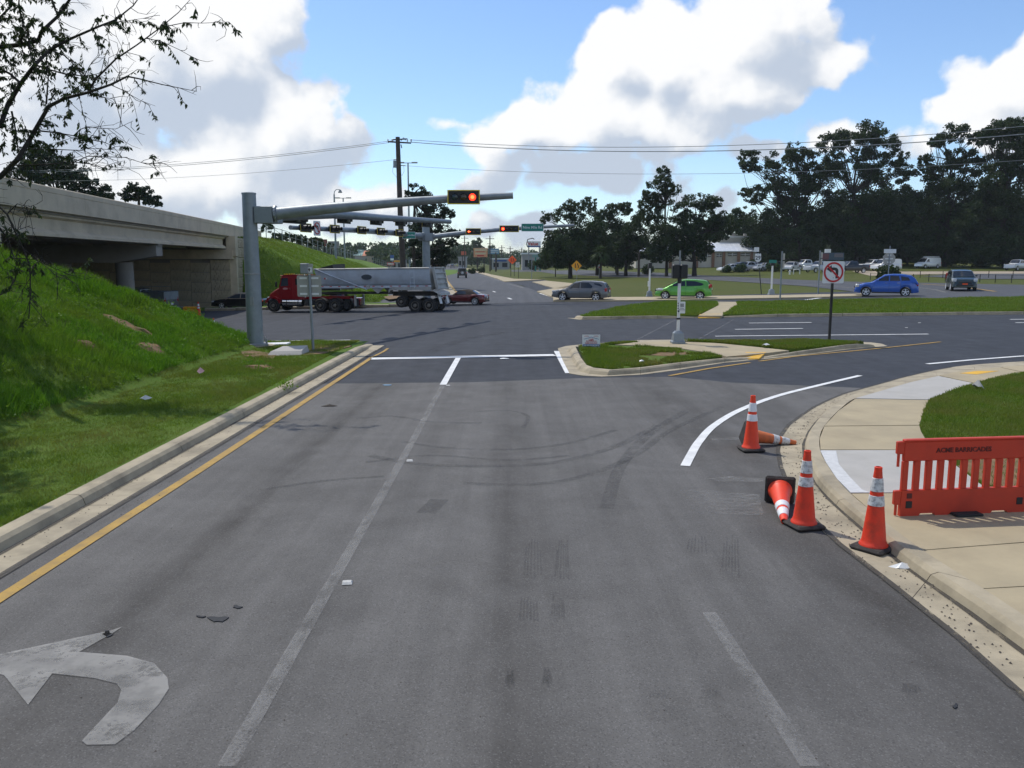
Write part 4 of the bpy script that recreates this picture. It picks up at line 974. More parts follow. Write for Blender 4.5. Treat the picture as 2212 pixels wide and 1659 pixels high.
t.p('upper_pipe', MB().cyl((0,.05,zz(575)), (0,.05,zz(541)), .03, 8), MT['galv_d'])
pl = t.p('push_button_sign', plate(.23, .42, .02, -.09, -.082).xf(Matrix.Translation((.10, 0, zz(664)))), MT['sheet']); t.p('walk_symbol', plate(.13, .12, .01, -.097, -.091).xf(Matrix.Translation((.10, 0, zz(659)))), MT['galv_d'], pl)
text(t, 'lettering', 'PUSH\nBUTTON', .05, MT['black'], (.10, -.093, zz(667.5)), pl)
t.p('push_button', MB().cyl((-.02,-.05,zz(672)), (-.02,-.1,zz(672)), .03, 10), MT['black'])
for q in range(4): t.p('clamp', MB().box((-.035, -.05, zz(655+5.5*q)), (.03, .03, .035)), MT['black'])
b = G(1402.5, 640.5, .1); zz = lambda py: AT(1402.5, py, b.y).z-b.z
t = ped_post('white pedestrian signal post with one black head on the far verge', b, zz(578), 0, 1, .07); t.p('signal_head', MB().box((0, 0, zz(573.5)), (.28, .4, .42), 0, .03), MT['black']); t.p('push_button_sign', plate(.2, .42, .02, -.085, -.078).xf(Matrix.Translation((-.06, 0, zz(613)))), MT['sheet'])
b = G(1666, 637, .1); zz = lambda py: AT(1666, py, b.y).z-b.z
t = ped_post('white pedestrian signal post topped by a small green sign', b, zz(573), 0, 1, .07); t.p('signal_head', MB().box((0, 0, zz(571)), (.3, .3, .2), 0, .03), MT['black']); pl = t.p('street_sign', plate(.56, .24, .02, -.03, -.02).xf(Matrix.Translation((0, 0, zz(565)))), MT['sgreen'])
PRINT = M('print_faded_red', (.55,.25,.25), .7)
# yard sign on the island
b = G(1277, 752, .15); t = T('yard_sign', 'small white roofing yard sign stuck in the island grass', 'sign', b, R(-3))
c = AT(1277, 737, b.y)-b; pl = t.p('sign_board', plate(.60, .44, .01, -.006, .006).xf(Matrix.Translation((0,0,c.z+.0))), MT['sheet'])
for sx in (-.2, .2): t.p('wire_leg', MB().cyl((sx,.01,-.15), (sx,.01,c.z-.1), .006, 6), MT['galv_d'])
t.p('blue_band', plate(.57, .075, .005, -.012, -.007).xf(Matrix.Translation((0,0,c.z-.14))), MT['blue'], pl)
t.p('roof_symbol', MB().side([(-.26,.06),(-.05,.115),(0,.135),(.05,.115),(.26,.06),(.26,.075),(.05,.13),(0,.15),(-.05,.13),(-.26,.075)][::-1], -.012, -.007).xf(Matrix.Translation((0,0,c.z))), MT['blue'], pl)
text(t, 'lettering', 'L&R', .10, MT['red'], (0, -.009, c.z+.05), pl, bold=.002); text(t, 'lettering', 'ROOFING &\nREMODELING', .066, MT['red'], (0, -.009, c.z-.035), pl, bold=.001)

for q_ in range(10): t.p('small_print', MB().box((-.24+q_*.053, -.0135, c.z-.14), (.034, .003, .042)), MT['sheet'], pl)
for sx in (-.16, .16):
    for q_ in range(2): t.p('small_print', MB().box((sx, -.0085, c.z+.185-q_*.03), (.13+.05*q_, .003, .012)), PRINT, pl)
t.p('small_print', MB().box((0, -.0085, c.z-.195), (.5, .003, .012)), MT['galv_d'], pl)

# ------------------------------------------------------------------ cones and barricade
def cone(label, loc, rz=0, tilt=None, mat='orange', col='collar', scale=1.0, base=True):
    t = T('traffic_cone', label, 'traffic cone', loc, rz, 'traffic cones', scale)
    if tilt is not None: t.o.rotation_euler = tilt
    sb = MB(); sb.add([], [])
    bs = t.p('base', MB().box((0,0,.028), (.37,.37,.056), 0, .022), MT['base_rub'])
    prof = lambda z: .132+(.038-.132)*(z-.05)/.85
    body = [(.150,.055),(.148,.072),(.136,.085)]+[(prof(z), z) for z in (.12,.3,.5,.7,.88)]+[(.040,.885),(.040,.915),(.030,.92),(.026,.90),(.024,.8)]
    t.p('cone_body', MB().lathe(body, 28), MT[mat], smooth=True)
    for z0, z1 in ((.50,.61),(.655,.80)):
        t.p('reflective_collar', MB().lathe([(prof(z0)+.001, z0), (prof(z0)+.005, z0+.003), (prof(z1)+.005, z1-.003), (prof(z1)+.001, z1)], 28), MT[col], smooth=True)
    return t
g_ = G(1886, 1187, .008); cone('scuffed orange cone standing on the gutter before the red barricade', g_+Vector((0,0,.0)), R(38), None, 'orange', 'collar_d')
g_ = G(1736, 1138, .008); cone('scuffed orange cone straddling the gutter edge, behind the nearest cone', g_, R(14), None, 'orange', 'collar_d')
g_ = G(1622, 973, .008); cone('clean bright orange cone standing on the asphalt by the curve', g_, R(4), None, 'orange_b', 'collar')
# toppled cones
def lying(label, pbase, heading, mat, col, rollz=0):
    """cone on its side: base edge and tip touch the ground, tip towards heading"""
    a = math.atan2(.185-.03, .90)                  # axis dips towards the tip
    ax = Vector((math.cos(heading)*math.cos(a), math.sin(heading)*math.cos(a), -math.sin(a)))
    q = ax.to_track_quat('Z', 'Y') @ __import__('mathutils').Quaternion((0,0,1), rollz)
    sidev = (q @ Vector((1,0,0))); 
    t = cone(label, (pbase.x, pbase.y, pbase.z+.187), 0, q.to_euler(), mat, col)
    return t
g_ = G(1683, 1086, .008); lying('bright toppled cone with its square black base, tip towards the viewer', g_, R(-104), 'orange_b', 'collar', R(45)*0)
g_ = G(1606, 962, .008); lying('faded dirty toppled cone lying behind the clean upright cone', g_, R(4), 'orange_o', 'collar_d', R(20))
g_ = G(463, 724, .01); cone('small faded cone peeking over the grass bank at the road edge', g_, 0, None, 'orange_o', 'collar', .8)
g_ = Vector((-19.9, 53.0, float(H(-19.9, 53.0)))); cone('lone cone by the yellow guard rail end under the overpass', g_, 0, None, 'orange', 'collar', 1.0)
# barricade
b0 = G(1941, 1114, .14); b1 = G(2212, 1104, .14); ang = math.atan2(b1.y-b0.y, b1.x-b0.x)
ht = AT(1941, 953, b0.y).z-b0.z
t = T('barricade', 'red plastic pedestrian barricade lettered ACME BARRICADES on the footway', 'barricade', b0, ang)
W_, th = 1.92, .055
cols = [0.0, .125]; sl_w, pitch_ = .072, .148
mb = MB(); z1, z2 = ht*.345, ht*.735
def bar(x0, x1, za, zb, d=th, y=0): mb.box(((x0+x1)/2, y, (za+zb)/2), (x1-x0, d, zb-za), 0, .008)
t.p('top_rail', MB().box((W_/2, 0, (z2+ht)/2), (W_, th, ht-z2), 0, .012), MT['barric']); 
mbl = MB(); P = [(0,0),(.23,0),(.25,.028),(.42,.028),(.44,0),(.60,0),(.63,.02),(.98,.02),(1.0,0),(1.14,0),(1.16,.028),(1.34,.028),(1.36,0),(W_,0),(W_,z1),(0,z1)]
t.p('lower_panel', MB().side(P, -th/2, th/2), MT['barric'])
t.p('lip', MB().box((W_/2, 0, ht+.008), (W_, th+.02, .03), 0, .01), MT['barric'])
x = 0.0; first = True; xs_ = [.072+i*pitch_ for i in range(13)]
edges = [0]+[v for a in xs_ for v in (a, a+sl_w)]+[W_]
for a, c_ in zip(edges[0::2], edges[1::2]):
    if c_ > W_: c_ = W_
    if c_-a > .01: t.p('slat', MB().box(((a+c_)/2, 0, (z1+z2)/2), (c_-a, th-.004, z2-z1+.006), 0, .008), MT['barric'])
t.p('upper_hook', MB().box((-.04, 0, ht-.075), (.085, .05, .15), 0, .008), MT['barric']); t.p('upper_pin', MB().cyl((-.052, 0, ht-.15), (-.052, 0, ht-.30), .016, 10), MT['barric'])
t.p('lower_hook', MB().box((-.04, 0, z1-.085), (.085, .05, .17), 0, .008), MT['barric']); t.p('lower_pin', MB().cyl((-.045, 0, z1-.17), (-.045, 0, .01), .016, 10), MT['barric'])
t.p('drain_plug', MB().box((.10, -th/2-.002, z1-.17), (.078, .012, .085), 0, .005), MT['black']); t.p('drain_recess', MB().box((.10, -th/2-.001, z1-.065), (.066, .008, .062), 0, .004), MT['barric_t'])
t.p('drain_plug', MB().box((1.50, -th/2-.002, z1-.17), (.078, .012, .085), 0, .005), MT['black'])
t.p('foot_pad', MB().box((.80, 0, .016), (.34, .3, .032), 0, .008), MT['rubber'])
text(t, 'lettering', 'ACME BARRICADES', .078, MT['barric_t'], (.74, -th/2-.003, ht-.115), ext=.003, bold=.0015, sx=1.02)
# ------------------------------------------------------------------ vehicles
WHEEL_CACHE = {}
def wheel_meshes(r, w, kind='alloy', spokes=5):
    key = (round(r, 3), w, kind, spokes)
    if key in WHEEL_CACHE: return WHEEL_CACHE[key]
    X = Matrix.Rotation(math.pi/2, 4, 'X')      # axis along y; outer face at -y
    ri = r*(.72 if kind != 'truck' else .60)
    ty = MB().lathe([(ri, -w/2), (ri+.02, -w/2-.004), (r*.93, -w/2), (r, -w/2+.04), (r, w/2-.04), (r*.93, w/2), (ri, w/2)], 26, X, False).mesh('tyre', True); ty.materials.append(MT['rubber'])
    dk = MB().lathe([(0, w/2-.05), (ri*.97, w/2-.05)], 24, X).mesh('rim_well'); dk.materials.append(MT['trim'])
    rm = MB()
    if kind == 'truck':
        rm.lathe([(ri, w/2-.005), (ri*.9, w/2-.01), (ri*.85, w/2-.06), (ri*.45, w/2-.07), (ri*.42, w/2+.02), (0, w/2+.03)], 22, X, False)
        for k in range(10): a = 2*math.pi*k/10; rm.cyl((ri*.62*math.cos(a), -w/2+.05, ri*.62*math.sin(a)), (ri*.62*math.cos(a), -w/2+.02, ri*.62*math.sin(a)), ri*.06, 6)
    else:
        n = 24
        rm.lathe([(ri, w/2-.004), (ri, w/2+.004), (ri*.90, w/2-.005), (ri*.90, w/2-.03)], n, X, False)
        rm.lathe([(ri*.22, w/2-.035), (ri*.20, w/2-.006), (0, w/2-.004)], 14, X)
        for k in range(spokes):
            a = 2*math.pi*k/spokes+.3; b = MB(); b.box((ri*.55, 0, 0), (ri*.74, .022, ri*(.30 if spokes < 7 else .13)))
            b.xf(Matrix.Translation((0, -w/2+.018, 0)) @ Matrix.Rotation(-a, 4, 'Y')); rm.add(b.v, b.f)
    rmm = rm.mesh('rim', kind == 'truck'); rmm.materials.append(MT['rim'] if kind == 'alloy' else MT['rim_s'])
    WHEEL_CACHE[key] = (ty, dk, rmm); return WHEEL_CACHE[key]
def wheel(t, x, y, r, w, side, kind='alloy', spokes=5, z=None, lod=False):
    ty, dk, rm = wheel_meshes(r, w, kind, spokes)
    e = obj('wheel', ty, None, t.o); e.location = (x, y, r if z is None else z); e.rotation_euler = (0, 0, 0 if side < 0 else math.pi)
    if not lod: obj('rim_well', dk, None, e)
    obj('rim', rm, None, e); return e
def interp(P, x): return float(np.interp(x, [p[0] for p in P], [p[1] for p in P]))
def car(name, label, loc, heading, S, paint_, cat='car', group=None, scale=1.0, roof=None, lod=False, plate_col=True, glass='glass', lights=True):
    """S: W, top[(x,z)] body top line rear->front, roof[(x,z)] cabin line rear->front, wx (rear,front), r, sill, win side windows, ws/rw x spans on the roof line"""
    t = T(name, label, cat, loc, heading, group, scale)
    W = S['W']; top = S['top']; x0, x1 = top[0][0], top[-1][0]; L = x1-x0; r = S['r']; ra = r*1.16; sill = S['sill']
    bl = S.get('blend', .10)
    def hw(x):
        u = (x-(x0+x1)/2)/(L/2); return W/2*(1-bl*abs(u)**5-.015*abs(u))
    def zb(x):
        for xw in S['wx']:
            if abs(x-xw) < ra: return max(sill, r*.98+math.sqrt(max(0, ra*ra-(x-xw)**2))*1.0)
        u = abs((x-(x0+x1)/2)/(L/2)); return sill+S.get('lift', .06)*max(0, (u-.8)/.2)
    xs = set(np.linspace(x0, x1, 30 if not lod else 18)) | {p[0] for p in top}
    for xw in S['wx']:
        xs |= {xw-ra-.004, xw+ra+.004} | {xw+ra*math.cos(a) for a in np.linspace(.02, math.pi-.02, 13 if not lod else 8)}
    xs = sorted(x for x in xs if x0 <= x <= x1); rings = []
    for x in xs:
        a, b, w = zb(x), interp(top, x), hw(x); b = max(b, a+.03); d = b-a
        half = [(w*.86, a), (w*.97, a+.02*d), (w*1.0, a+.30*d), (w*.995, a+.55*d), (w*.965, a+.85*d), (w*.93, a+.96*d), (w*.84, b), (w*.45, b+.018), (0, b+.025)]
        rings.append([(x, y, z) for y, z in half]+[(x, -y, z) for y, z in half[-2::-1]])
    t.p('body', MB().loft(rings), paint_, smooth=True)
    inner = MB(); inner.box(((x0+x1)/2, 0, sill+.16), (L*.92, W*.80, .22)); t.p('underbody', inner, MT['trim'])
    RF = S['roof']; zmax = max(p[1] for p in RF); zbelt = S['belt']; wb, wr = W/2*.90, W/2*S.get('tum', .72)
    def yy(z): return wb-(z-zbelt)*(wb-wr)/(zmax-zbelt)
    rx = sorted(set(np.linspace(RF[0][0], RF[-1][0], 22 if not lod else 12)) | {p[0] for p in RF}); rings = []
    for x in rx:
        zt = interp(RF, x); z0 = min(interp(top, x)-.05, zt-.01); y0, y1 = yy(z0), yy(zt)
        half = [(y0, z0), ((y0*.5+y1*.5), (z0+zt)/2), (y1, zt-.03), (y1-.05, zt), (y1*.5, zt+.022), (0, zt+.028)]
        rings.append([(x, y, z) for y, z in half]+[(x, -y, z) for y, z in half[-2::-1]])
    t.p('cabin', MB().loft(rings), roof or paint_, smooth=True)
    for Wn in S['win']:
        for sd in (-1, 1):
            o = MB(); P = [(x, sd*(yy(z)+.012), z) for x, z in Wn]; Q = [(x, sd*(yy(z)-.03), z) for x, z in Wn]; n = len(P)
            o.add(P+Q, [tuple(range(n)), tuple(range(2*n-1, n-1, -1))]+[(i, n+i, n+(i+1) % n, (i+1) % n) for i in range(n)])
            t.p('side_window', o, MT[glass])
    def strip(a, b, inset, nm):
        xs2 = np.linspace(a, b, 7); A = []
        for x in xs2:
            z = interp(RF, x); e = .03; sl = (interp(RF, x+e)-interp(RF, x-e))/(2*e); n = Vector((-sl, 0, 1)).normalized()
            hwid = yy(z)-inset; row = []
            for u in (-1, -.5, 0, .5, 1):
                zz = z+.030*(1-u*u)+.006; row.append((x+n.x*.012, u*hwid, zz+n.z*.012))
            A.append(row)
        V = [p for row in A for p in row]; F = [(i*5+j, i*5+j+1, (i+1)*5+j+1, (i+1)*5+j) for i in range(6) for j in range(4)]
        t.p(nm, MB().add(V, F), MT['glassb' if nm == 'windshield' and glass != 'glass' else 'glass'], smooth=True)
    if S.get('ws'): strip(*S['ws'], .07, 'windshield')
    if S.get('rw'): strip(*S['rw'], .12, 'rear_window')
    hl, tl = S.get('hl'), S.get('tl')
    for sd in (-1, 1):
        if hl and lights:
            x, z, dx, dz = hl; t.p('headlight', MB().box((x, sd*(hw(x)-.10), z), (dx, .26, dz), sd*R(-14), .03), MT['head'])
        if tl and lights:
            x, z, dx, dz = tl; t.p('taillight', MB().box((x, sd*(hw(x)-.065), z), (dx, .16, dz), sd*R(10), .03), MT['tail'])
        for q, xw in enumerate(S['wx']): wheel(t, xw, sd*(W/2-.11), r, S.get('tw', .20), sd, S.get('wk', 'alloy'), S.get('spokes', 5), lod=lod)
        if not lod:
            mx = S.get('mirror')
            if mx: t.p('mirror', MB().box((mx[0], sd*(yy(mx[1])+.13), mx[1]), (.10, .18, .13), 0, .04), paint_)
            for dx_ in S.get('doors', []):
                P = []; zt = min(interp(top, dx_)-.02, zbelt)
                t.p('door_seam', MB().box((dx_, sd*(hw(dx_)*.995), (sill+.12+zt)/2), (.012, .012, zt-sill-.14)), MT['trim'])
            for hx in S.get('handles', []): t.p('door_handle', MB().box((hx, sd*(hw(hx)*.985+.012), zbelt-.09), (.16, .03, .03), 0, .01), S.get('hmat', paint_))
            t.p('sill_trim', MB().box(((S['wx'][0]+S['wx'][1])/2, sd*W/2*.975, sill+.05), (S['wx'][1]-S['wx'][0]-2*ra-.02, .05, .10), 0, .015), MT['trim'])
    if not lod:
        t.p('front_bumper_trim', MB().box((x1-.02, 0, sill+.20), (.08, W*.66, .16), 0, .03), MT['trim']); t.p('rear_bumper_trim', MB().box((x0+.02, 0, sill+.14), (.08, W*.7, .14), 0, .03), MT['trim'])
        t.p('license_plate', MB().box((x0-.012, 0, S.get('plz', .75)), (.02, .32, .16)), MT['sheet'])
        t.p('grille', MB().box((x1-.005, 0, sill+.42), (.06, W*.5, .14), 0, .03), MT['trim'])
    return t
SUV = dict(W=1.84, sill=.26, r=.36, wx=(-1.40,1.42), belt=1.06, tum=.70,
  top=[(-2.38,.62),(-2.34,.86),(-2.28,1.02),(-1.9,1.08),(0,1.05),(.95,1.02),(1.5,.98),(2.0,.88),(2.28,.74),(2.38,.52)],
  roof=[(-2.30,1.05),(-2.02,1.50),(-1.8,1.60),(-1.0,1.665),(-.2,1.67),(.45,1.56),(1.22,1.02)], ws=(.50,1.15), rw=(-2.24,-1.92),
  win=[[(.86,1.09),(.40,1.46),(-.02,1.54),(-.02,1.09)],[(-.10,1.09),(-.10,1.54),(-.75,1.53),(-1.10,1.24),(-1.02,1.09)],[(-1.28,1.38),(-1.18,1.50),(-1.62,1.48),(-1.92,1.30),(-1.85,1.22)]],
  hl=(2.16,.80,.34,.15), tl=(-2.22,.96,.22,.26), mirror=(.72,1.14), doors=[.98,-.06,-1.14], handles=[.12,-.92], spokes=5, lift=.10, plz=.86)
HATCH = dict(W=1.70, sill=.22, r=.30, wx=(-1.22,1.27), belt=.95, tum=.70,
  top=[(-2.02,.50),(-1.98,.80),(-1.90,.98),(-1.4,1.0),(0,.97),(.85,.92),(1.3,.84),(1.75,.70),(1.98,.56),(2.03,.36)],
  roof=[(-1.98,.92),(-1.72,1.32),(-1.5,1.40),(-.8,1.465),(-.2,1.47),(.3,1.38),(1.32,.84)], ws=(.38,1.22), rw=(-1.92,-1.66),
  win=[[(.98,.97),(.28,1.32),(-.12,1.36),(-.16,.99)],[(-.24,.99),(-.20,1.36),(-.85,1.34),(-1.40,1.18),(-1.46,1.08),(-1.2,1.01)]],
  hl=(1.66,.72,.52,.13), tl=(-1.90,.96,.20,.28), mirror=(.78,1.02), doors=[.86,-.2,-1.0], handles=[0.0,-.88], spokes=5, lift=.08, tum2=.7, plz=.78)
PT = dict(W=1.70, sill=.24, r=.33, wx=(-1.28,1.34), belt=1.06, tum=.72, blend=.16,
  top=[(-2.14,.52),(-2.10,.82),(-1.98,1.04),(-1.2,1.09),(0,1.07),(.9,1.02),(1.45,.95),(1.85,.82),(2.06,.66),(2.14,.40)],
  roof=[(-2.08,.98),(-1.88,1.30),(-1.62,1.50),(-1.1,1.585),(-.4,1.60),(.15,1.54),(1.02,1.0)], ws=(.24,.96), rw=(-2.0,-1.68),
  win=[[(.70,1.12),(.10,1.46),(-.14,1.49),(-.14,1.12)],[(-.22,1.12),(-.22,1.50),(-.80,1.48),(-.90,1.13)],[(-.98,1.14),(-.92,1.46),(-1.42,1.38),(-1.55,1.16)]],
  hl=(1.92,.76,.26,.18), tl=(-2.04,.88,.14,.26), mirror=(.56,1.16), doors=[.82,-.18,-.94], handles=[.02,-.78], hmat=None, spokes=5, plz=.7)
PT['hmat'] = MT['chrome']
SOUL = dict(W=1.79, sill=.26, r=.33, wx=(-1.26,1.29), belt=1.08, tum=.76, blend=.08,
  top=[(-2.05,.50),(-2.02,.9),(-1.95,1.10),(0,1.08),(.95,1.06),(1.5,1.0),(1.88,.88),(2.04,.66),(2.07,.40)],
  roof=[(-2.0,1.08),(-1.85,1.48),(-1.6,1.58),(-.8,1.62),(-.05,1.60),(.40,1.52),(1.12,1.05)], ws=(.44,1.06), rw=(-1.96,-1.82),
  win=[[(.80,1.13),(.36,1.46),(0,1.50),(0,1.13)],[(-.08,1.13),(-.08,1.50),(-.85,1.48),(-.9,1.15)],[(-1.0,1.18),(-.95,1.46),(-1.5,1.42),(-1.62,1.2)]],
  hl=(1.90,.84,.24,.24), tl=(-1.98,1.1,.14,.5), mirror=(.72,1.18), doors=[.9,-.04,-.95], handles=[.1,-.8], plz=.7)
SEDAN = dict(W=1.80, sill=.22, r=.31, wx=(-1.40,1.42), belt=.94, tum=.66,
  top=[(-2.45,.48),(-2.42,.80),(-2.30,.92),(-1.6,.97),(0,.95),(1.0,.92),(1.7,.84),(2.2,.72),(2.42,.58),(2.46,.36)],
  roof=[(-1.85,.90),(-1.15,1.34),(-.85,1.40),(-.3,1.425),(.2,1.39),(1.22,.86)], ws=(.28,1.14), rw=(-1.78,-1.18),
  win=[[(.88,.98),(.16,1.32),(-.28,1.36),(-.28,.98)],[(-.36,.98),(-.36,1.36),(-.95,1.32),(-1.35,1.06),(-1.3,.99)]],
  hl=(2.30,.66,.22,.13), tl=(-2.38,.76,.12,.2), mirror=(.74,1.02), doors=[.9,-.32,-1.2], handles=[-.12,-1.0], plz=.7)
ROAD = dict(W=1.72, sill=.20, r=.315, wx=(-1.16,1.17), belt=.86, tum=.66, blend=.16,
  top=[(-1.98,.45),(-1.95,.68),(-1.82,.84),(-1.2,.88),(-.6,.86),(.6,.84),(1.1,.80),(1.6,.66),(1.9,.50),(1.99,.34)],
  roof=[(-1.34,.84),(-1.05,1.04),(-.75,1.19),(-.35,1.245),(0,1.22),(.32,1.12),(.78,.82)], ws=(.30,.72), rw=(-1.28,-.86),
  win=[[(.55,.90),(.22,1.10),(-.15,1.15),(-.32,1.12),(-.38,.90)]],
  hl=(1.72,.58,.3,.12), tl=(-1.86,.74,.16,.13), mirror=(.42,.94), doors=[.55,-.55], handles=[-.45], spokes=10, plz=.62)
PICK = dict(W=1.95, sill=.36, r=.38, wx=(-1.75,1.75), belt=1.22, tum=.76, blend=.06,
  top=[(-2.85,.60),(-2.83,1.20),(-2.7,1.24),(-.9,1.24),(0,1.22),(1.1,1.18),(1.9,1.14),(2.55,1.08),(2.75,.95),(2.85,.5)],
  roof=[(-.95,1.2),(-.85,1.72),(-.6,1.85),(0,1.88),(.45,1.82),(1.15,1.18)], ws=(.5,1.08), rw=(-.94,-.86),
  win=[[(.85,1.26),(.42,1.70),(.12,1.74),(.12,1.26)],[(.03,1.26),(.03,1.74),(-.62,1.72),(-.7,1.27)]],
  hl=(2.68,.98,.2,.26), tl=(-2.8,1.02,.1,.36), mirror=(.72,1.34), doors=[.9,.07,-.85], handles=[.22,-.6], plz=.7)
JEEP = dict(W=1.70, sill=.42, r=.42, wx=(-1.15,1.25), belt=1.12, tum=.84, blend=.03, tw=.26,
  top=[(-1.85,.55),(-1.84,1.12),(0,1.12),(.7,1.12),(1.0,1.10),(1.85,1.02),(1.95,.7)],
  roof=[(-1.82,1.1),(-1.78,1.74),(-1.6,1.80),(.2,1.80),(.55,1.74),(.75,1.1)], ws=(.58,.73), rw=None,
  win=[[(.5,1.16),(.42,1.66),(-.1,1.68),(-.1,1.16)],[(-.2,1.16),(-.2,1.68),(-1.65,1.66),(-1.68,1.16)]], tl=(-1.86,.92,.08,.2), hl=(1.86,.88,.1,.2), mirror=(.55,1.25), doors=[.5,-.2], handles=[-.05], plz=.8)
VAN = dict(W=1.95, sill=.34, r=.36, wx=(-1.7,1.75), belt=1.2, tum=.80, blend=.05,
  top=[(-2.7,.5),(-2.68,1.2),(0,1.2),(1.6,1.15),(2.3,1.02),(2.55,.85),(2.65,.45)],
  roof=[(-2.67,1.2),(-2.62,1.95),(-2.4,2.05),(.6,2.05),(1.0,1.95),(1.85,1.12)], ws=(1.05,1.78), rw=None,
  win=[[(1.5,1.25),(1.0,1.75),(.6,1.8),(.55,1.25)]], tl=(-2.68,1.0,.08,.35), hl=(2.5,.8,.2,.2), mirror=(1.3,1.35), doors=[.45,-.9], handles=[.6], plz=.7)
def place(px, py): return G(px, py, .006)
def face(dx, dy): return math.atan2(dy, dx)
hd = lambda a: face(-math.cos(R(a)), math.sin(R(a)))     # heading left and a degrees away from the camera
# vehicles in the crossing
c_ = place(1258, 651); car('suv', 'grey SUV crossing left in front of the yellow diamond sign', c_+Vector((0,.9,0)), hd(17), SUV, CP['grey'], scale=4.25/4.76)
c_ = place(1481, 647.5); car('hatchback', 'bright green hatchback behind the island pedestrian signal', c_+Vector((0,.8,0)), hd(15), HATCH, CP['green'], scale=4.05/4.05)
c_ = place(1917, 640.5); car('retro_hatchback', 'blue rounded retro hatchback on the far right lanes', c_+Vector((.2,.8,0)), hd(22), PT, CP['blue'], scale=4.18/4.28)
c_ = place(2087, 629); t = car('compact_suv', 'dark green boxy car coming towards the crossing at far right', c_+Vector((.4,1.6,0)), R(-110), SOUL, CP['dkgreen'], scale=1.0)
t.p('front_plate', MB().box((2.075, 0, .52), (.02, .36, .15)), MT['sorange'])
c_ = place(1012, 659); car('convertible', 'dark red convertible with brown soft top behind the dump trailer', c_+Vector((-.35,.75,0)), hd(14), ROAD, CP['red'], roof=M('soft_top_brown', (.045,.033,.025), .9, .2, 9), scale=.88, glass='glassb')
c_ = place(505, 668); car('sedan', 'black sedan with tan vinyl roof half hidden by the mast pole', c_+Vector((.25,.9,0)), hd(6), SEDAN, CP['black'], roof=M('vinyl_tan', (.33,.27,.20), .8, .1, 9), scale=.82, glass='glassb')
c_ = place(997, 600.5); t = car('off_roader', 'dark square off-roader with spare wheel driving away on the far road', c_+Vector((0,1.5,0)), R(95), JEEP, CP['black'], scale=1.0)
wheel(t, -1.98, 0, .38, .24, -1, z=.95).rotation_euler = (0, 0, R(-90)); t.p('rear_window', MB().box((-1.83, 0, 1.42), (.03, 1.1, .42)), MT['glass'])
# far traffic on the road
FT = [(977,579,'dark grey SUV ahead of the off-roader on the far road',SUV,'grey',94),(966,575.8,'white SUV beyond the dark one on the far road',SUV,'white',94),(984.5,572.5,'silver car far down the road, left of the pole',SEDAN,'silver',94),
      (1006,571,'dark pickup crossing far down the road',PICK,'black',180),(1013,572,'black car far down the road by the verge',SEDAN,'black',180),(950,574,'white car in the oncoming lanes by the orange drums',SEDAN,'white',-86)]
for x, y, lb, S_, cc, a in FT: car('distant_car', lb, place(x, y), R(a), S_, CP[cc], group='traffic on the far road', lod=True)
# lots beyond the far road
LT = [(1028,569.5,'white','white car in the shop lot left of the orange billboard posts',SUV),(1048,569.5,'blue','blue car in the shop lot under the orange billboard',SEDAN),(1056,569.4,'maroon','red car in the shop lot right of the orange billboard',SEDAN),(1092,570.5,'silver','silver car in the shop lot below the blue signboard',SUV),(1102,570.3,'white','white car in the shop lot between two utility poles',SEDAN),(1122,569.6,'black','black car in the shop lot behind the orange diamond',SUV),(1071,569.2,'grey','grey car in the shop lot behind the tall pole',SUV)]
for x, y, cc, lb, S_ in LT: car('parked_car', lb, place(x, y), R(20+40*((x*7) % 3)), S_, CP[cc], group='cars in the distant shop lot', lod=True)
# row of parked cars at the garage and pickups
PR = [(1578,587.5,'white','white sedan first in the row parked before the garage',SEDAN,200),(1597,587,'black','black car second in the row before the garage',SUV,215),(1614,586.8,'silver','silver car third in the row before the garage',SUV,215),(1632,586.6,'dkblue','dark blue car behind the route 29 sign',SEDAN,215),(1650,586.8,'silver','grey car between the route sign and white post',SEDAN,215),
      (1672,586.6,'black','black car behind the white post with green sign',SUV,225),(1708,586.8,'white','white SUV with its front towards the road, left of the pickups',SUV,235),(1738,585.5,'white','white pickup parked behind the silver one',PICK,200),(1770,588.4,'silver','silver pickup parked left of the no left turn sign',PICK,205),
      (1361,570.3,'white','white car parked by the corner of the garage',HATCH,190),(1886,583.8,'white','white pickup nose behind the octagonal sign bush',PICK,195),(1913,582,'white','white van half hidden behind the octagonal sign',VAN,200),(2196,584.2,'silver','grey pickup parked at the far right edge',PICK,215),(1836,589.5,'black','black pickup right of the no left turn sign',PICK,190)]
for x, y, cc, lb, S_, a in PR: car('parked_car', lb, G(x, y, .02), R(a), S_, CP[cc], group='cars parked near the garage', lod=True)
t = car('work_van', 'white work van with roof rack and ladder under the trees', G(2003, 582, .02), R(205), VAN, CP['white'], cat='van', lod=True, scale=.95)
for q in range(4): t.p('roof_rack_bar', MB().box((-2.2+q*.85, 0, 2.18), (.05, 1.5, .05)), MT['white'])
for q in (-.6, .6): t.p('roof_rack_rail', MB().box((-.9, q, 2.24), (3.0, .05, .05)), MT['white'])
for q in (.6, 1.5): t.p('porthole', MB().cyl((-.3-q, -.93, 1.55), (-.3-q, -.97, 1.55), .2, 14), MT['glass'])
for q in (-1.2, -.7): t.p('ladder_rail', MB().cyl((q, -1.3, 0), (q, -1.0, 2.3), .05, 6), MT['white'])
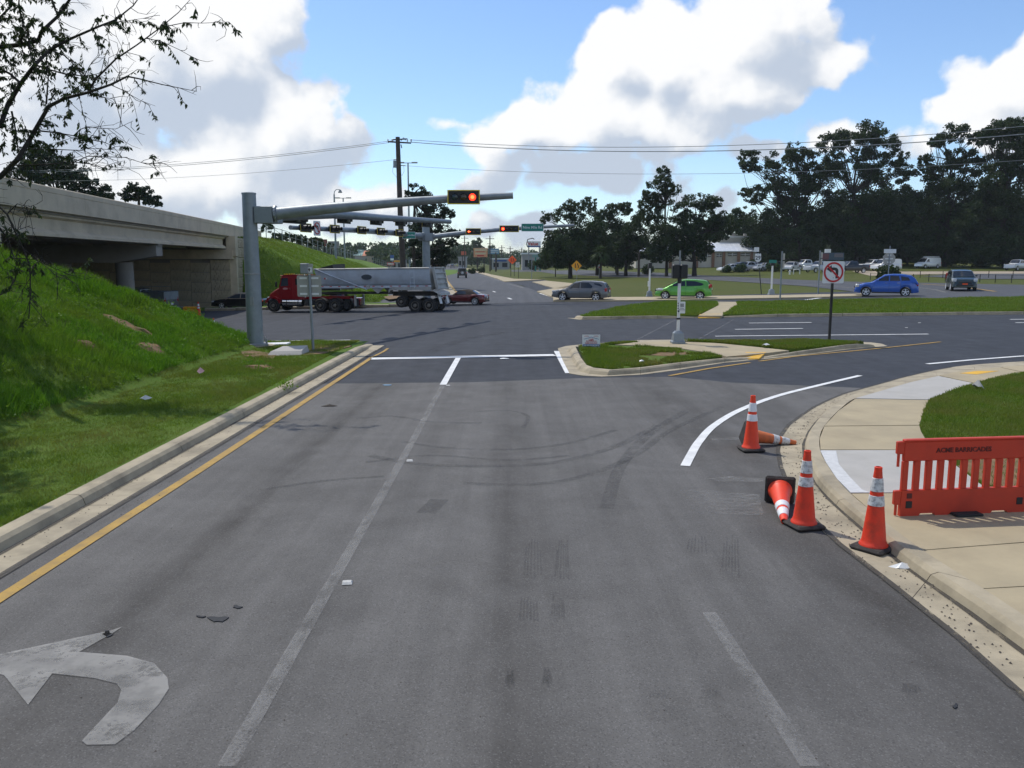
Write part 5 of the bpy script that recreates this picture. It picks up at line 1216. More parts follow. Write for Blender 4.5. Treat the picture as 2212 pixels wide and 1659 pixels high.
# pickup with utility body under the bridge, maroon pickup beyond the trailer
c_ = Vector((-26.6, 59.2, float(H(-26.6, 59.2)))); t = car('utility_truck', 'grey utility body pickup parked in shade under the overpass', c_, R(172), PICK, CP['grey'], cat='truck', scale=.95)
t.p('utility_body', MB().box((-1.85, 0, 1.30), (2.0, 1.98, .62), 0, .03), MT['galv']); t.p('ladder_rack', MB().box((-1.6, .0, 1.95), (2.4, .05, .05)), MT['galv_d'])
car('pickup', 'maroon pickup seen through the gap under the dump trailer', Vector((-12.4, 60.9-1.2, float(H(-12.4, 59.7)))), R(176), PICK, CP['maroon'], cat='truck', scale=.62)

# ------------------------------------------------------------------ dump truck
tk = T('dump_truck', 'red tractor pulling a silver half-round dump trailer across the junction', 'truck', (-10.35, 55.4, float(H(-10.4, 55.4))), R(0))
tilt = .022
tk.o.rotation_euler = (0, -tilt*.6, R(-15)); UX, UZ = .00806, .00775
def X_(z): return (z-1150)*UX
def Z_(z): return (1182-z)*UZ
WT = 2.05
AL = M('trailer_aluminium', (.62,.67,.72), .38, .06, 1.2, metal=.15, dirt=((.30,.29,.27), .9, .45)); AL2 = M('trailer_aluminium_dull', (.50,.49,.46), .55, .1, 2, metal=.4, dirt=((.28,.24,.2), 1.5, .6))
FRM = M('frame_grime', (.05,.045,.04), .8, .3, 5); RED = CP['truckred']
# trailer tub: half-round section
ztop0, ztop1, zb0 = Z_(826), Z_(814), Z_(985)
rings = []
for xz, kz in ((858, .30), (880, .80), (905, 1.0), (1200, 1.0), (1500, 1.0), (1780, 1.0), (1850, 1.0)):
    x = X_(xz); zt = np.interp(xz, [850, 1850], [ztop0, ztop1]); zbm = zt-(zt-zb0)*kz
    n = 17; P = []
    for i in range(n):
        a = math.pi*i/(n-1); c, s_ = math.cos(a), math.sin(a)
        P.append((x, WT/2*(abs(c)**.72)*(1 if c >= 0 else -1), zt-(zt-zbm)*s_**.62))
    rings.append(P)
tub = tk.p('trailer_tub', MB().loft(rings, True), AL, smooth=True)
for sd in (-1, 1):
    tk.p('top_rail', MB().box((X_(1350), sd*WT/2, (ztop0+ztop1)/2-.02), (X_(1850)-X_(852), .09, .10), 0, .02), AL2, tub)
    tk.p('lower_rail', MB().box((X_(1370), sd*(WT/2-.10), Z_(972)), (X_(1860)-X_(880), .12, .16), 0, .02), AL, tub)
    for q in range(13): tk.p('marker_tape', MB().box((X_(920+q*75), sd*(WT/2-.033), Z_(966)), (.16, .012, .045)), MT['red'], tub)
    tk.p('fender', MB().loft([[(X_(xz), sd*(WT/2-.45), Z_(zz)), (X_(xz), sd*(WT/2+.02), Z_(zz)), (X_(xz), sd*(WT/2+.02), Z_(zz+26)), (X_(xz), sd*(WT/2-.45), Z_(zz+26))] for xz, zz in ((1500,998),(1520,974),(1860,972))]), AL2)
    tk.p('side_brace', MB().side([(X_(1345),Z_(975)),(X_(1398),Z_(1025)),(X_(1405),Z_(1025)),(X_(1460),Z_(975))][::-1], sd*(WT/2-.12)-.04, sd*(WT/2-.12)+.04), AL2)
    tk.p('chrome_band', MB().box((X_(980), sd*(WT/2-.10), Z_(989)), (X_(1080)-X_(880), .06, .16), 0, .03), MT['chrome'])
    tk.p('tarp_arm', MB().tube([(X_(868), sd*(WT/2+.07), Z_(818)), (X_(1000), sd*(WT/2+.09), Z_(874)), (X_(1320), sd*(WT/2+.09), Z_(992))], .035, 8), AL)
    tk.p('arm_pivot_box', MB().box((X_(1328), sd*(WT/2+.03), Z_(972)), (.2, .14, .26), R(0), .02), AL2)
    tk.p('frame_rail', MB().box((X_(1300), sd*.42, Z_(1024)), (X_(1860)-X_(1000), .12, .14)), FRM)
    tk.p('landing_leg', MB().box((X_(1185), sd*.62, Z_(1085)), (.11, .11, .72)), AL2)
    tk.p('mud_flap', MB().box((X_(1115), sd*.78, Z_(1115)), (.03, .48, .62)), MT['rubber'])
    lad = tk.p('ladder', MB().cyl((X_(1688), sd*(WT/2+.06), Z_(985)), (X_(1688), sd*(WT/2+.06), Z_(848)), .022, 6).cyl((X_(1722), sd*(WT/2+.06), Z_(985)), (X_(1722), sd*(WT/2+.06), Z_(848)), .022, 6), AL)
    for q in (900, 943): tk.p('rung', MB().cyl((X_(1688), sd*(WT/2+.06), Z_(q)), (X_(1722), sd*(WT/2+.06), Z_(q)), .02, 6), AL, lad)
for k in range(2):
    lg = None
tk.p('emblem_plate', MB().prism([(.36*math.cos(2*math.pi*i/28), .17*math.sin(2*math.pi*i/28)) for i in range(28)], 0, .012, Matrix.Translation((X_(1315), -WT/2-.012, Z_(890))) @ Matrix.Rotation(math.pi/2, 4, 'X')), M('emblem_dark', (.06,.075,.085), .5))
tk.p('side_decal', MB().box((X_(955), -WT/2-.004, Z_(900)), (.22, .012, .10)), MT['sheet']); tk.p('side_decal', MB().box((X_(948), -WT/2-.008, Z_(900)), (.10, .012, .10)), MT['red'])
tk.p('rolled_tarp', MB().loft([[(X_(880), y, z) for y, z in ((-.8,Z_(822)),(.8,Z_(822)),(.8,Z_(812)),(-.8,Z_(812)))], [(X_(1015), y, z) for y, z in ((-.85,Z_(822)),(.85,Z_(822)),(.85,Z_(778)),(-.85,Z_(783)))]]), MT['black'])
# tailgate: ribbed panel leaning out
tg0 = X_(1862)
gate = tk.p('tailgate', MB().loft([[(tg0+(.0 if zz > 900 else 0)+dx, -WT/2*.98, Z_(zz)), (tg0+dx, WT/2*.98, Z_(zz)), (tg0+dx+.06, WT/2*.98, Z_(zz)), (tg0+dx+.06, -WT/2*.98, Z_(zz))] for zz, dx in ((995, .30), (905, .17), (815, .02))]), AL2)
for q in range(5):
    zz = 820+q*42.5; dx = np.interp(zz, [815, 905, 995], [.02, .17, .30]); tk.p('gate_rib', MB().box((tg0+dx+.10, 0, Z_(zz)), (.10, WT*.94, .085), 0, .015), AL2, gate)
for q in (-1, 1): tk.p('gate_post', MB().loft([[(tg0+dx+.05, q*WT*.46-.05, Z_(zz)), (tg0+dx+.05, q*WT*.46+.05, Z_(zz)), (tg0+dx+.17, q*WT*.46+.05, Z_(zz)), (tg0+dx+.17, q*WT*.46-.05, Z_(zz))] for zz, dx in ((998, .30), (812, .02))]), AL2, gate)
tk.p('spreader_apron', MB().loft([[(tg0+.1, -WT/2, Z_(998)), (tg0+.1, WT/2, Z_(998)), (tg0+.16, WT/2, Z_(1010)), (tg0+.16, -WT/2, Z_(1010))], [(tg0+.55, -WT/2*.9, Z_(1025)), (tg0+.55, WT/2*.9, Z_(1025)), (tg0+.58, WT/2*.9, Z_(1045)), (tg0+.58, -WT/2*.9, Z_(1045))]]), AL2)
for q in (-1, 1):
    tk.p('rear_mud_flap', MB().loft([[(tg0+.30, q*.66-.22, Z_(1010)), (tg0+.30, q*.66+.22, Z_(1010)), (tg0+.34, q*.66+.22, Z_(1010)), (tg0+.34, q*.66-.22, Z_(1010))], [(tg0+.50, q*.66-.20, Z_(1112)), (tg0+.50, q*.66+.20, Z_(1112)), (tg0+.53, q*.66+.2, Z_(1112)), (tg0+.53, q*.66-.2, Z_(1112))]]), MT['white'])
    tk.p('tail_lamp', MB().box((tg0+.48, q*.25, Z_(1050)), (.06, .2, .09)), MT['tail'])
tk.p('underride_bar', MB().box((tg0+.25, 0, Z_(1048)), (.12, WT*.86, .13)), FRM)
tk.p('axle_frame', MB().box((X_(1690), 0, Z_(1032)), (X_(1880)-X_(1520), 1.05, .26)), FRM)
# wheels
for sd in (-1, 1):
    for xz, rr, zc in ((1600, .37, 1108), (1718, .445, None), (1835, .445, None), (890, .435, None), (1022, .435, None), (460, .435, None)):
        wheel(tk, X_(xz), sd*(WT/2-.19), rr, .30, sd, 'truck', z=rr if zc is None else Z_(1095))
    for xz in (1600, 1718, 1835, 890, 1022): wheel(tk, X_(xz), sd*(WT/2-.55), .42 if xz != 1600 else .37, .26, sd, 'truck', z=.43 if xz != 1600 else Z_(1095), lod=True)
# tractor
def hoodsec(x, w, zb_, zt_): return [(x, -w, zb_), (x, -w, zt_-.12), (x, -w*.75, zt_), (x, w*.75, zt_), (x, w, zt_-.12), (x, w, zb_)]
hood = tk.p('hood', MB().loft([hoodsec(X_(xz), w, Z_(b_), Z_(t_)) for xz, w, b_, t_ in ((404,.55,1090,1042),(412,.70,1085,1022),(440,.76,1075,1005),(530,.80,1080,955))]), RED, smooth=True)
tk.p('grille', MB().box((X_(402), 0, Z_(1060)), (.05, .8, .38), 0, .02), MT['chrome'], hood)
for sd in (-1, 1):
    V = []; cx_, cz_ = X_(460), .44
    prof = [(cx_+.62*math.cos(R(a)), cz_+.60*math.sin(R(a))) for a in range(165, 14, -12)]; inn = [(cx_+.49*math.cos(R(a)), cz_+.47*math.sin(R(a))) for a in range(14, 166, 12)]
    tk.p('fender', MB().side((prof+inn)[::-1], sd*(WT/2-.24)-.22, sd*(WT/2-.24)+.22), RED)
    tk.p('headlight', MB().box((X_(410), sd*.78, Z_(1062)), (.12, .22, .16), 0, .03), MT['head'])
    tk.p('fuel_tank', MB().cyl((X_(548), sd*.80, Z_(1105)), (X_(726), sd*.80, Z_(1105)), .235, 18), MT['chrome'], smooth=True)
    for q in (585, 690): tk.p('tank_strap', MB().cyl((X_(q), sd*.80, Z_(1105)), (X_(q+6), sd*.80, Z_(1105)), .243, 18), FRM)
    tk.p('mirror', MB().box((X_(512), sd*1.15, Z_(945)), (.08, .16, .34), 0, .02), MT['black']); 
    tk.p('tractor_frame', MB().box((X_(830), sd*.38, Z_(1062)), (X_(1110)-X_(520), .09, .17)), RED)
    tk.p('exhaust_stack', MB().cyl((X_(752), sd*.86, Z_(1060)), (X_(752), sd*.86, Z_(860)), .065, 12), MT['chrome'])
tk.p('bumper', MB().box((X_(404), 0, Z_(1120)), (.12, WT*.94, .26), 0, .04), MT['chrome'])
cabP = [(X_(520),Z_(1075)),(X_(520),Z_(962)),(X_(546),Z_(884)),(X_(566),Z_(866)),(X_(640),Z_(862)),(X_(735),Z_(866)),(X_(735),Z_(1075))]
cab = tk.p('cab', MB().side(cabP[::-1], -.92, .92), RED)
tk.p('windshield', MB().loft([[(X_(524)-.012, y, Z_(956)), (X_(548)-.012, y, Z_(888)), (X_(548)+.03, y, Z_(888)), (X_(524)+.03, y, Z_(956))] for y in (-.80, .80)]), MT['glass'], cab)
tk.p('sun_visor', MB().box((X_(546), 0, Z_(873)), (.26, 1.7, .05), 0, .02), RED, cab)
for sd in (-1, 1):
    dr = tk.p('door', MB().box((X_(592), sd*.925, Z_(980)), (X_(640)-X_(532), .02, Z_(885)-Z_(1072)), 0, .01), RED, cab)
    tk.p('door_window', MB().side([(X_(536),Z_(962)),(X_(552),Z_(893)),(X_(606),Z_(891)),(X_(606),Z_(958))][::-1], sd*.937-.008, sd*.937+.008), MT['glassb'], cab)
    tk.p('sleeper_window', MB().box((X_(682), sd*.93, Z_(925)), (.16, .02, .42), 0, .01), MT['glass'], cab)
    tk.p('door_handle', MB().box((X_(620), sd*.945, Z_(985)), (.12, .03, .04)), MT['chrome'], cab)
    tk.p('door_emblem', MB().side([(X_(578)+.19*math.cos(a), Z_(985)+.08*math.sin(a)*(1.2 if math.sin(a) > 0 else .5)) for a in [2*math.pi*i/14 for i in range(14)]], sd*.938-.004, sd*.938+.004), M('door_emblem_faded', (.55,.25,.24), .6, .4, 60), cab)
for q in range(5): tk.p('cab_marker_light', MB().box((X_(556), -.6+q*.3, Z_(860)), (.08, .09, .05)), MT['sigyel'], cab)
tk.p('battery_box', MB().box((X_(755), 0, Z_(1105)), (.34, 1.7, .42), 0, .03), FRM)
tk.p('fifth_wheel', MB().box((X_(955), 0, Z_(1030)), (.9, .8, .16), 0, .03), FRM)
for k_, xz in enumerate((890, 1022)):
    for sd in (-1, 1): tk.p('axle_fender', MB().side([(X_(xz)+.52*math.cos(R(a)), .44+.50*math.sin(R(a))) for a in range(20, 161, 14)]+[(X_(xz)+.49*math.cos(R(a)), .44+.47*math.sin(R(a))) for a in range(160, 19, -14)], sd*(WT/2-.3)-.2, sd*(WT/2-.3)+.2), FRM)
# ------------------------------------------------------------------ vegetation
def fast_mesh(name, V, F, mat, smooth=False):
    """V (n,3) float, F (m,k) int, all faces the same size"""
    V = np.asarray(V, dtype=np.float32); F = np.asarray(F, dtype=np.int32); k = F.shape[1]
    me = bpy.data.meshes.new(name); me.vertices.add(len(V)); me.vertices.foreach_set('co', V.ravel())
    me.loops.add(F.size); me.loops.foreach_set('vertex_index', F.ravel())
    me.polygons.add(len(F)); me.polygons.foreach_set('loop_start', np.arange(len(F), dtype=np.int32)*k); me.polygons.foreach_set('loop_total', np.full(len(F), k, dtype=np.int32))
    me.update(calc_edges=True); me.materials.append(mat); return me
def leaf_cards(C, size, asp=.55, droop=0.0, rng=RNG):
    """one small pointed leaf (rhombus) per centre"""
    n = len(C); d = rng.normal(size=(n, 3)); d[:, 2] -= droop; d /= np.linalg.norm(d, axis=1)[:, None]
    e = rng.normal(size=(n, 3)); e -= d*(e*d).sum(1)[:, None]; e /= np.linalg.norm(e, axis=1)[:, None]
    s = (np.asarray(size)*rng.uniform(.6, 1.3, n))[:, None]
    A = C-d*s*.5; B = C+d*s*.5; L_ = C+e*s*asp*.5; R_ = C-e*s*asp*.5
    V = np.stack([A, R_, B, L_], 1).reshape(-1, 3); F = np.arange(4*n).reshape(n, 4); return V, F
def limb_tubes(mb, a, b, r0, r1, bend, rng, n=6, seg=5):
    a, b = Vector(a), Vector(b); L = (b-a).length; off = Vector(rng.normal(size=3))*L*bend; off.z += L*.05
    P = [a.lerp(b, k/seg)+off*math.sin(math.pi*k/seg)*(1-.3*k/seg) for k in range(seg+1)]
    mb.tube(P, [r0+(r1-r0)*k/seg for k in range(seg+1)], n); return P
def tree(name, label, base, trunk_pts, trunk_r, lobes, D, leaf=.34, mat='leaf_f', bark='bark', dens=1.0, sub=.42, depth=1.0, group=None, seed=0, cat='tree', ysq=1.0, gap=0.75):
    """lobes: (px, py, rx, ry) in the picture at distance D; each is filled with irregular leaf clumps carried by limbs"""
    rng = np.random.default_rng(100+seed); base = Vector(base)
    t = T(name, label, cat, base, 0, group)
    tp = [Vector((0, 0, -.3))]+[AT(x, y, D)-base for x, y in trunk_pts]
    mb = MB(); n = len(tp); mb.tube(tp, [trunk_r*.72*(1.25 if i == 0 else 1-.62*i/max(1, n-1)) for i in range(n)], 9)
    C = []; S = []; m1 = PXM(D)
    for (px, py, rx, ry) in lobes:
        c = AT(px, py, D)-base; RX, RZ = rx/m1, ry/m1; RY = (RX*.5+RZ*.5)*depth
        c.y += rng.uniform(-.35, .35)*RY
        rs0 = sub*min(RX, RZ); rs0 = max(rs0, .28*max(RX, RZ)); k = max(3, int(gap*1.9*(RX*RZ*RY)/(rs0**3)*.42+2.2*(RX*RZ)/(rs0*rs0)*.35))
        k = min(int(k*1.25), 60)
        for j in range(k):
            u = rng.normal(size=3); u /= np.linalg.norm(u); u *= rng.uniform(.25, 1.0)**.6
            p = np.array([c.x+u[0]*RX, c.y+u[1]*RY, c.z+u[2]*RZ]); rs = rs0*rng.uniform(.55, 1.15)
            nl = int(dens*19*rs*rs/(leaf*leaf))+12
            v = rng.normal(size=(nl, 3)); v /= np.linalg.norm(v, axis=1)[:, None]; v *= (rng.uniform(0, 1, nl)**.45)[:, None]*rs
            v[:, 2] *= .75; C.append(p+v); S.append(np.full(nl, leaf))
            if j % 5 == 0:
                i = int(rng.integers(max(1, n//2), n)); a = tp[i] if n > 2 else tp[-1]
                if p[2] < a.z-.5: a = tp[max(1, i-1)]
                limb_tubes(mb, a, p, trunk_r*.22, .02, .07, rng, 5, 5)
    t.p('trunk', mb, MT[bark])
    C = np.concatenate(C); S = np.concatenate(S); V, F = leaf_cards(C, S, .6, .2, rng)
    o = obj('crown', fast_mesh('crown', V, F, MT[mat]), None, t.o)
    return t
def gbase(px, py, D):
    p = AT(px, py, D); return Vector((p.x, p.y, float(H(p.x, p.y))))
GR = 'trees beyond the junction'
tree('oak_tree', 'broad dark oak right of the far road, leftmost of the right hand trees', gbase(1232,585,140), [(1232,560),(1235,530),(1240,500)], .45, [(1225,520,48,45),(1262,505,45,50),(1195,535,30,35),(1180,470,14,14),(1215,462,28,22),(1245,450,24,20),(1205,555,45,22),(1265,550,45,25),(1297,540,30,30),(1240,535,50,40),(1210,545,45,30),(1270,520,46,46)], 140, .36, seed=1, group=GR)
tree('oak_tree', 'tall feathery topped oak behind the yellow diamond sign', gbase(1290,584,150), [(1290,560),(1292,510),(1295,470)], .4, [(1272,442,18,16),(1330,455,38,18),(1350,450,18,14),(1310,480,40,25),(1335,520,38,40),(1300,500,30,25),(1330,550,40,25),(1310,530,40,35)], 150, .36, seed=2, group=GR, sub=.36)
tree('oak_tree', 'dark oak shading the left end of the garage', gbase(1352,584,146), [(1352,565),(1356,540),(1360,510)], .4, [(1365,510,36,35),(1340,545,34,26),(1390,540,34,26),(1380,480,26,22),(1370,535,40,28)], 146, .36, seed=3, group=GR)
tree('pine_tree', 'slender tall tree with open top left of the garage roof', gbase(1440,584,138), [(1440,560),(1436,500),(1437,440),(1436,390)], .35, [(1434,372,20,16),(1428,395,28,16),(1445,410,22,16),(1404,425,20,14),(1398,440,22,14),(1428,430,30,20),(1412,462,30,20),(1395,470,26,16)], 138, .33, seed=4, group=GR, sub=.36, dens=.75)
tree('oak_tree', 'wide layered oak in front of the garage roof', gbase(1500,586,136), [(1500,565),(1496,530),(1505,480)], .5, [(1462,500,42,40),(1430,510,40,40),(1515,432,40,16),(1490,450,35,18),(1540,440,20,14),(1525,470,36,22),(1480,520,44,30),(1545,500,30,30),(1520,530,30,28),(1415,550,26,18),(1575,485,24,24),(1550,470,20,20),(1445,540,40,26),(1495,545,40,24),(1520,500,40,34)], 136, .36, seed=5, group=GR, sub=.38)
tree('oak_tree', 'large spreading oak with a visible forked trunk behind route 29 sign', gbase(1730,588,172), [(1730,560),(1725,520),(1722,480),(1740,420)], .6, [(1622,338,26,18),(1650,358,34,16),(1612,360,18,12),(1690,350,40,26),(1720,330,30,22),(1745,350,36,26),(1668,400,40,22),(1630,425,28,18),(1610,415,16,10),(1720,400,52,40),(1770,395,40,40),(1640,480,46,20),(1605,462,26,16),(1680,470,36,26),(1700,510,70,40),(1645,520,40,22),(1775,520,60,45),(1720,455,40,26),(1760,470,44,34),(1670,545,40,22),(1780,555,50,22),(1800,440,30,40)], 172, .44, seed=6, group=GR, sub=.34)
tree('oak_tree', 'tallest dense tree behind the stop sign', gbase(1850,588,168), [(1850,560),(1845,500),(1842,420),(1850,350)], .55, [(1800,305,34,22),(1842,300,36,22),(1880,290,40,26),(1912,300,36,24),(1935,340,26,20),(1880,345,46,26),(1830,360,36,34),(1945,370,32,24),(1900,385,50,30),(1800,345,24,24),(1860,430,66,40),(1910,450,60,46),(1810,470,50,40),(1860,520,76,48),(1930,520,50,45),(1830,560,60,24),(1900,560,60,24),(1950,430,40,36),(1890,480,60,40)], 168, .44, seed=7, group=GR, sub=.34)
tree('oak_tree', 'dark tall tree at the right with bare limbs showing at its top', gbase(2040,588,164), [(2040,560),(2045,500),(2050,420),(2055,350)], .55, [(2040,300,30,16),(2075,285,38,18),(2020,310,18,12),(2105,300,24,16),(2000,345,16,14),(1998,365,18,14),(2070,340,36,22),(2100,360,40,26),(2040,370,46,24),(2000,430,44,30),(2050,430,60,44),(2110,430,54,50),(1985,500,46,44),(2060,510,70,50),(2020,400,40,22),(2090,480,60,50),(2000,545,60,30),(2080,555,60,26),(1975,450,36,30)], 164, .44, seed=8, group=GR, sub=.34)
tree('oak_tree', 'huge dark oak filling the right edge of the view', gbase(2170,592,158), [(2170,560),(2168,480),(2175,400)], .7, [(2160,280,36,22),(2195,275,40,26),(2140,300,24,18),(2175,330,46,34),(2212,340,50,50),(2235,290,50,40),(2150,390,46,34),(2200,420,66,50),(2150,470,60,50),(2210,510,70,50),(2140,530,50,36),(2110,470,50,40),(2150,430,50,40),(2200,555,60,26),(2120,555,50,24)], 158, .44, seed=9, group=GR, sub=.34)
tree('oak_tree', 'dark understorey tree between the two right hand oaks', gbase(1960,590,176), [(1960,570),(1962,540)], .4, [(1965,470,40,40),(1960,520,60,40),(1990,540,50,30),(1920,545,50,26)], 176, .44, seed=10, group=GR)
tree('oak_tree', 'low dark tree behind the white work van', gbase(2090,590,190), [(2090,570),(2090,545)], .4, [(2080,535,70,34),(2150,540,60,32),(2020,540,50,30),(2210,540,50,32)], 190, .44, seed=11, group=GR)
tree('oak_tree', 'round topped tree behind the right end of the garage', gbase(1590,580,190), [(1590,560),(1590,530)], .4, [(1585,490,40,34),(1640,500,44,30),(1555,495,30,26),(1610,530,40,24)], 190, .42, seed=12, group=GR)
for k_, (px, py, D, lobes, lb) in enumerate([(1200,584,150,[(1190,565,30,16),(1225,568,34,14),(1170,570,20,10)],'low dark undergrowth below the leftmost oak'),(1330,582,156,[(1310,562,36,16),(1350,566,34,14),(1270,566,30,14)],'low dark undergrowth below the feathery oak'),(1680,584,182,[(1665,562,36,20),(1700,566,36,18),(1740,562,40,22)],'dark undergrowth behind the parked cars'),(1830,584,182,[(1800,562,40,22),(1850,562,44,22),(1895,560,40,22)],'dark undergrowth below the tallest tree'),(2060,584,185,[(1960,558,40,24),(2040,560,44,20),(2110,556,44,26)],'dark undergrowth behind the work van'),(2190,586,182,[(2160,556,44,28),(2210,556,50,28)],'dark undergrowth at the right edge')]):
    tree('undergrowth', lb, gbase(px, py, D), [(px,575),(px,565)], .12, lobes, D, .36, seed=60+k_, cat='shrubs', group='undergrowth below the trees')
# palm
pb = gbase(1297,586,132); t = T('palm_tree', 'cabbage palm with brown fronds in front of the dark oaks', 'palm', pb); tp = AT(1297,545,132)-pb
t.p('trunk', MB().tube([(0,0,-.2),(.05,0,tp.z*.5),(0,0,tp.z)], [.22,.18,.2], 9), MT['bark_p'])
def fronds(c, n, L, seed, rng_=None):
    rg = np.random.default_rng(seed); V = []; F = []
    for k in range(n):
        a = rg.uniform(0, 2*math.pi); el = rg.uniform(-.9, 1.2); d = Vector((math.cos(a)*math.cos(el), math.sin(a)*math.cos(el), math.sin(el))); ll = L*rg.uniform(.7, 1.1)
        sidev = d.cross(Vector((0,0,1))).normalized()
        for j in range(9):
            f = (j-4)/4; dd = (d+sidev*f*.75).normalized(); q = c+d*ll*.45; tip = q+dd*ll*.6+Vector((0,0,-.25*ll*abs(f)-.12*ll)); w = sidev*.045*ll
            o = len(V); V += [tuple(q-w), tuple(q+w), tuple(tip)]; F.append((o, o+1, o+2))
        o = len(V); w = sidev*.03; V += [tuple(c-w), tuple(c+w), tuple(c+d*ll*.5)]; F.append((o, o+1, o+2))
    return V, F
V, F = fronds(Vector((0,0,tp.z)), 46, 2.0, 3); obj('fronds', fast_mesh('fronds', V, F, MT['leaf_l']), None, t.o)
# pines
tree('pine_tree', 'tall pine by the utility pole, nearest of the centre group', gbase(893,600,92), [(894,560),(893,500),(896,440),(900,412)], .30, [(902,412,26,14),(885,420,18,10),(915,425,22,14),(925,445,18,12),(945,458,36,16),(968,462,18,12),(930,478,34,16),(955,500,28,14),(985,505,12,10),(905,500,26,22),(885,520,20,20),(975,525,16,10)], 92, .26, 'leaf_p', 'bark_p', seed=21, sub=.36, dens=.85, group='pines in the centre')
tree('pine_tree', 'bushy dark pine low behind the rear mast pole', gbase(935,600,96), [(935,570),(934,540),(936,500)], .26, [(930,540,34,28),(955,545,26,26),(905,550,26,24),(920,565,40,20),(950,560,30,18)], 96, .26, 'leaf_p', 'bark_p', seed=22, group='pines in the centre')
tree('pine_tree', 'thin pine trunk beside the utility pole', gbase(912,600,99), [(912,560),(911,500),(913,460)], .18, [(912,470,16,12),(918,490,20,14),(900,540,20,22)], 99, .26, 'leaf_p', 'bark_p', seed=23, group='pines in the centre')
tree('pine_tree', 'big dark pine clump rising behind the overpass parapet', gbase(120,560,84), [(120,480),(122,420),(126,370)], .4, [(70,345,40,22),(110,350,48,24),(150,375,40,24),(95,380,50,26),(165,395,40,22),(205,405,34,20),(60,375,40,26),(225,420,26,16),(190,425,40,18)], 84, .28, 'leaf_p', 'bark_p', seed=24, group='trees behind the overpass')
tree('pine_tree', 'round topped pine alone behind the overpass, right of the clump', gbase(300,560,88), [(300,480),(300,430),(302,405)], .3, [(290,405,26,14),(315,415,24,14),(275,420,20,14),(330,432,18,12),(300,428,30,14),(340,440,12,8)], 88, .26, 'leaf_p', 'bark_p', seed=25, group='trees behind the overpass')
tree('shrub_row', 'dark shrubs on the crest of the embankment right of the mast pole', Vector((-37, 125, 3.5)), [(640,530),(650,520)], .2, [(580,495,14,14),(600,512,16,10),(625,514,18,10),(650,516,16,11),(675,520,18,10),(700,528,20,8)], 125, .4, seed=26, cat='shrubs')
# far woods: one mass
def far_woods(name, label, rows, mat='leaf_l', leaf=1.4, seed=5, dens=1.0):
    rng = np.random.default_rng(seed); C = []
    for (x0, x1, yt, yb, D) in rows:
        n = int((x1-x0)/6)
        for k in range(n):
            px = x0+(x1-x0)*(k+rng.uniform(0, 1))/n; top = yt+rng.uniform(-5, 7)*(1+.3*math.sin(px*.05)); rr = rng.uniform(7, 14)
            for yy in np.arange(top+rr*.5, yb, 7):
                c = AT(px+rng.normal()*3, yy, D*rng.uniform(.95, 1.1)); rs = rr/PXM(D)
                v = rng.normal(size=(int(46*dens), 3)); v /= np.linalg.norm(v, axis=1)[:, None]; v *= (rng.uniform(0, 1, len(v))**.4)[:, None]*rs; v[:, 2] *= .7
                C.append(np.array(c)+v)
    C = np.concatenate(C); C = C[C[:, 2] > -.2]; V, F = leaf_cards(C, leaf, .7, 0, rng); o = obj(name, fast_mesh(name, V, F, MT[mat]), None); tag(o, label, None, kind='stuff')
far_woods('far_wood', 'hazy green wood along the horizon left of the pines', [(735,875,528,566,380),(800,880,535,568,330),(560,740,530,560,420)])
far_woods('far_wood', 'hazy green wood along the horizon behind the billboards', [(955,1060,535,568,460),(1040,1170,545,568,520),(975,1030,530,566,420)], seed=8, leaf=1.7)
far_woods('far_wood', 'dark wood behind the right hand trees', [(1180,1400,520,580,230),(1400,1640,530,575,260),(1600,1800,490,572,225),(1780,2330,440,572,205)], 'leaf_f', 1.1, 9, .8)
tree('oak_tree', 'single round tree standing above the orange billboard', gbase(1032,570,400), [(1032,560),(1032,540)], .4, [(1032,524,11,11),(1030,530,10,8)], 400, .9, 'leaf_l', seed=27)
# shrubs near the garage and stop sign
def shrub(label, px, py, D, rpx, mat='leaf_f', seed=0, leaf=.2, flat=.8, name='shrub'):
    b = gbase(px, py, D); rng = np.random.default_rng(900+seed); r = rpx/PXM(D); t = T(name, label, 'shrub', b, 0, 'shrubs on the far side')
    mb = MB(); C = []
    for k in range(14):
        u = rng.normal(size=3); u /= np.linalg.norm(u); p = np.array([u[0]*r*.6, u[1]*r*.6, r*flat*(.75+.45*u[2])]); rs = r*rng.uniform(.28, .5)
        v = rng.normal(size=(90, 3)); v /= np.linalg.norm(v, axis=1)[:, None]; v *= (rng.uniform(0, 1, 90)**.5)[:, None]*rs; C.append(p+v)
        mb.tube([(0,0,-.1), tuple(p*.5+np.array([0,0,.1])), tuple(p)], [.03,.02,.008], 5)
    t.p('stems', mb, MT['bark']); V, F = leaf_cards(np.concatenate(C), leaf, .6, 0, rng); obj('foliage', fast_mesh('foliage', V, F, MT[mat]), None, t.o)
for k, (px, py, D, rp, mt, lb) in enumerate([(1917,604,88,30,'leaf_f','dark bush around the foot of the octagonal sign'),(1398,580,150,16,'leaf_f','clipped shrub left of the garage door'),(1632,572,168,16,'leaf_f','bush before the right end of the garage'),(1672,575,150,18,'leaf_l','light green bush right of the garage'),(1600,572,150,14,'leaf_l','small palm-like bush at the garage wall'),(1155,574,200,18,'leaf_f','round dark bush behind the orange diamond'),(1040,574,210,10,'leaf_f','hedge under the orange billboard'),(1020,575,200,10,'leaf_f','hedge left of the orange billboard'),(2110,582,175,22,'leaf_f','bush beside the white work van'),(1570,572,150,12,'leaf_l','light bush at the garage windows')]):
    shrub(lb, px, py, D, rp, mt, k, .3)

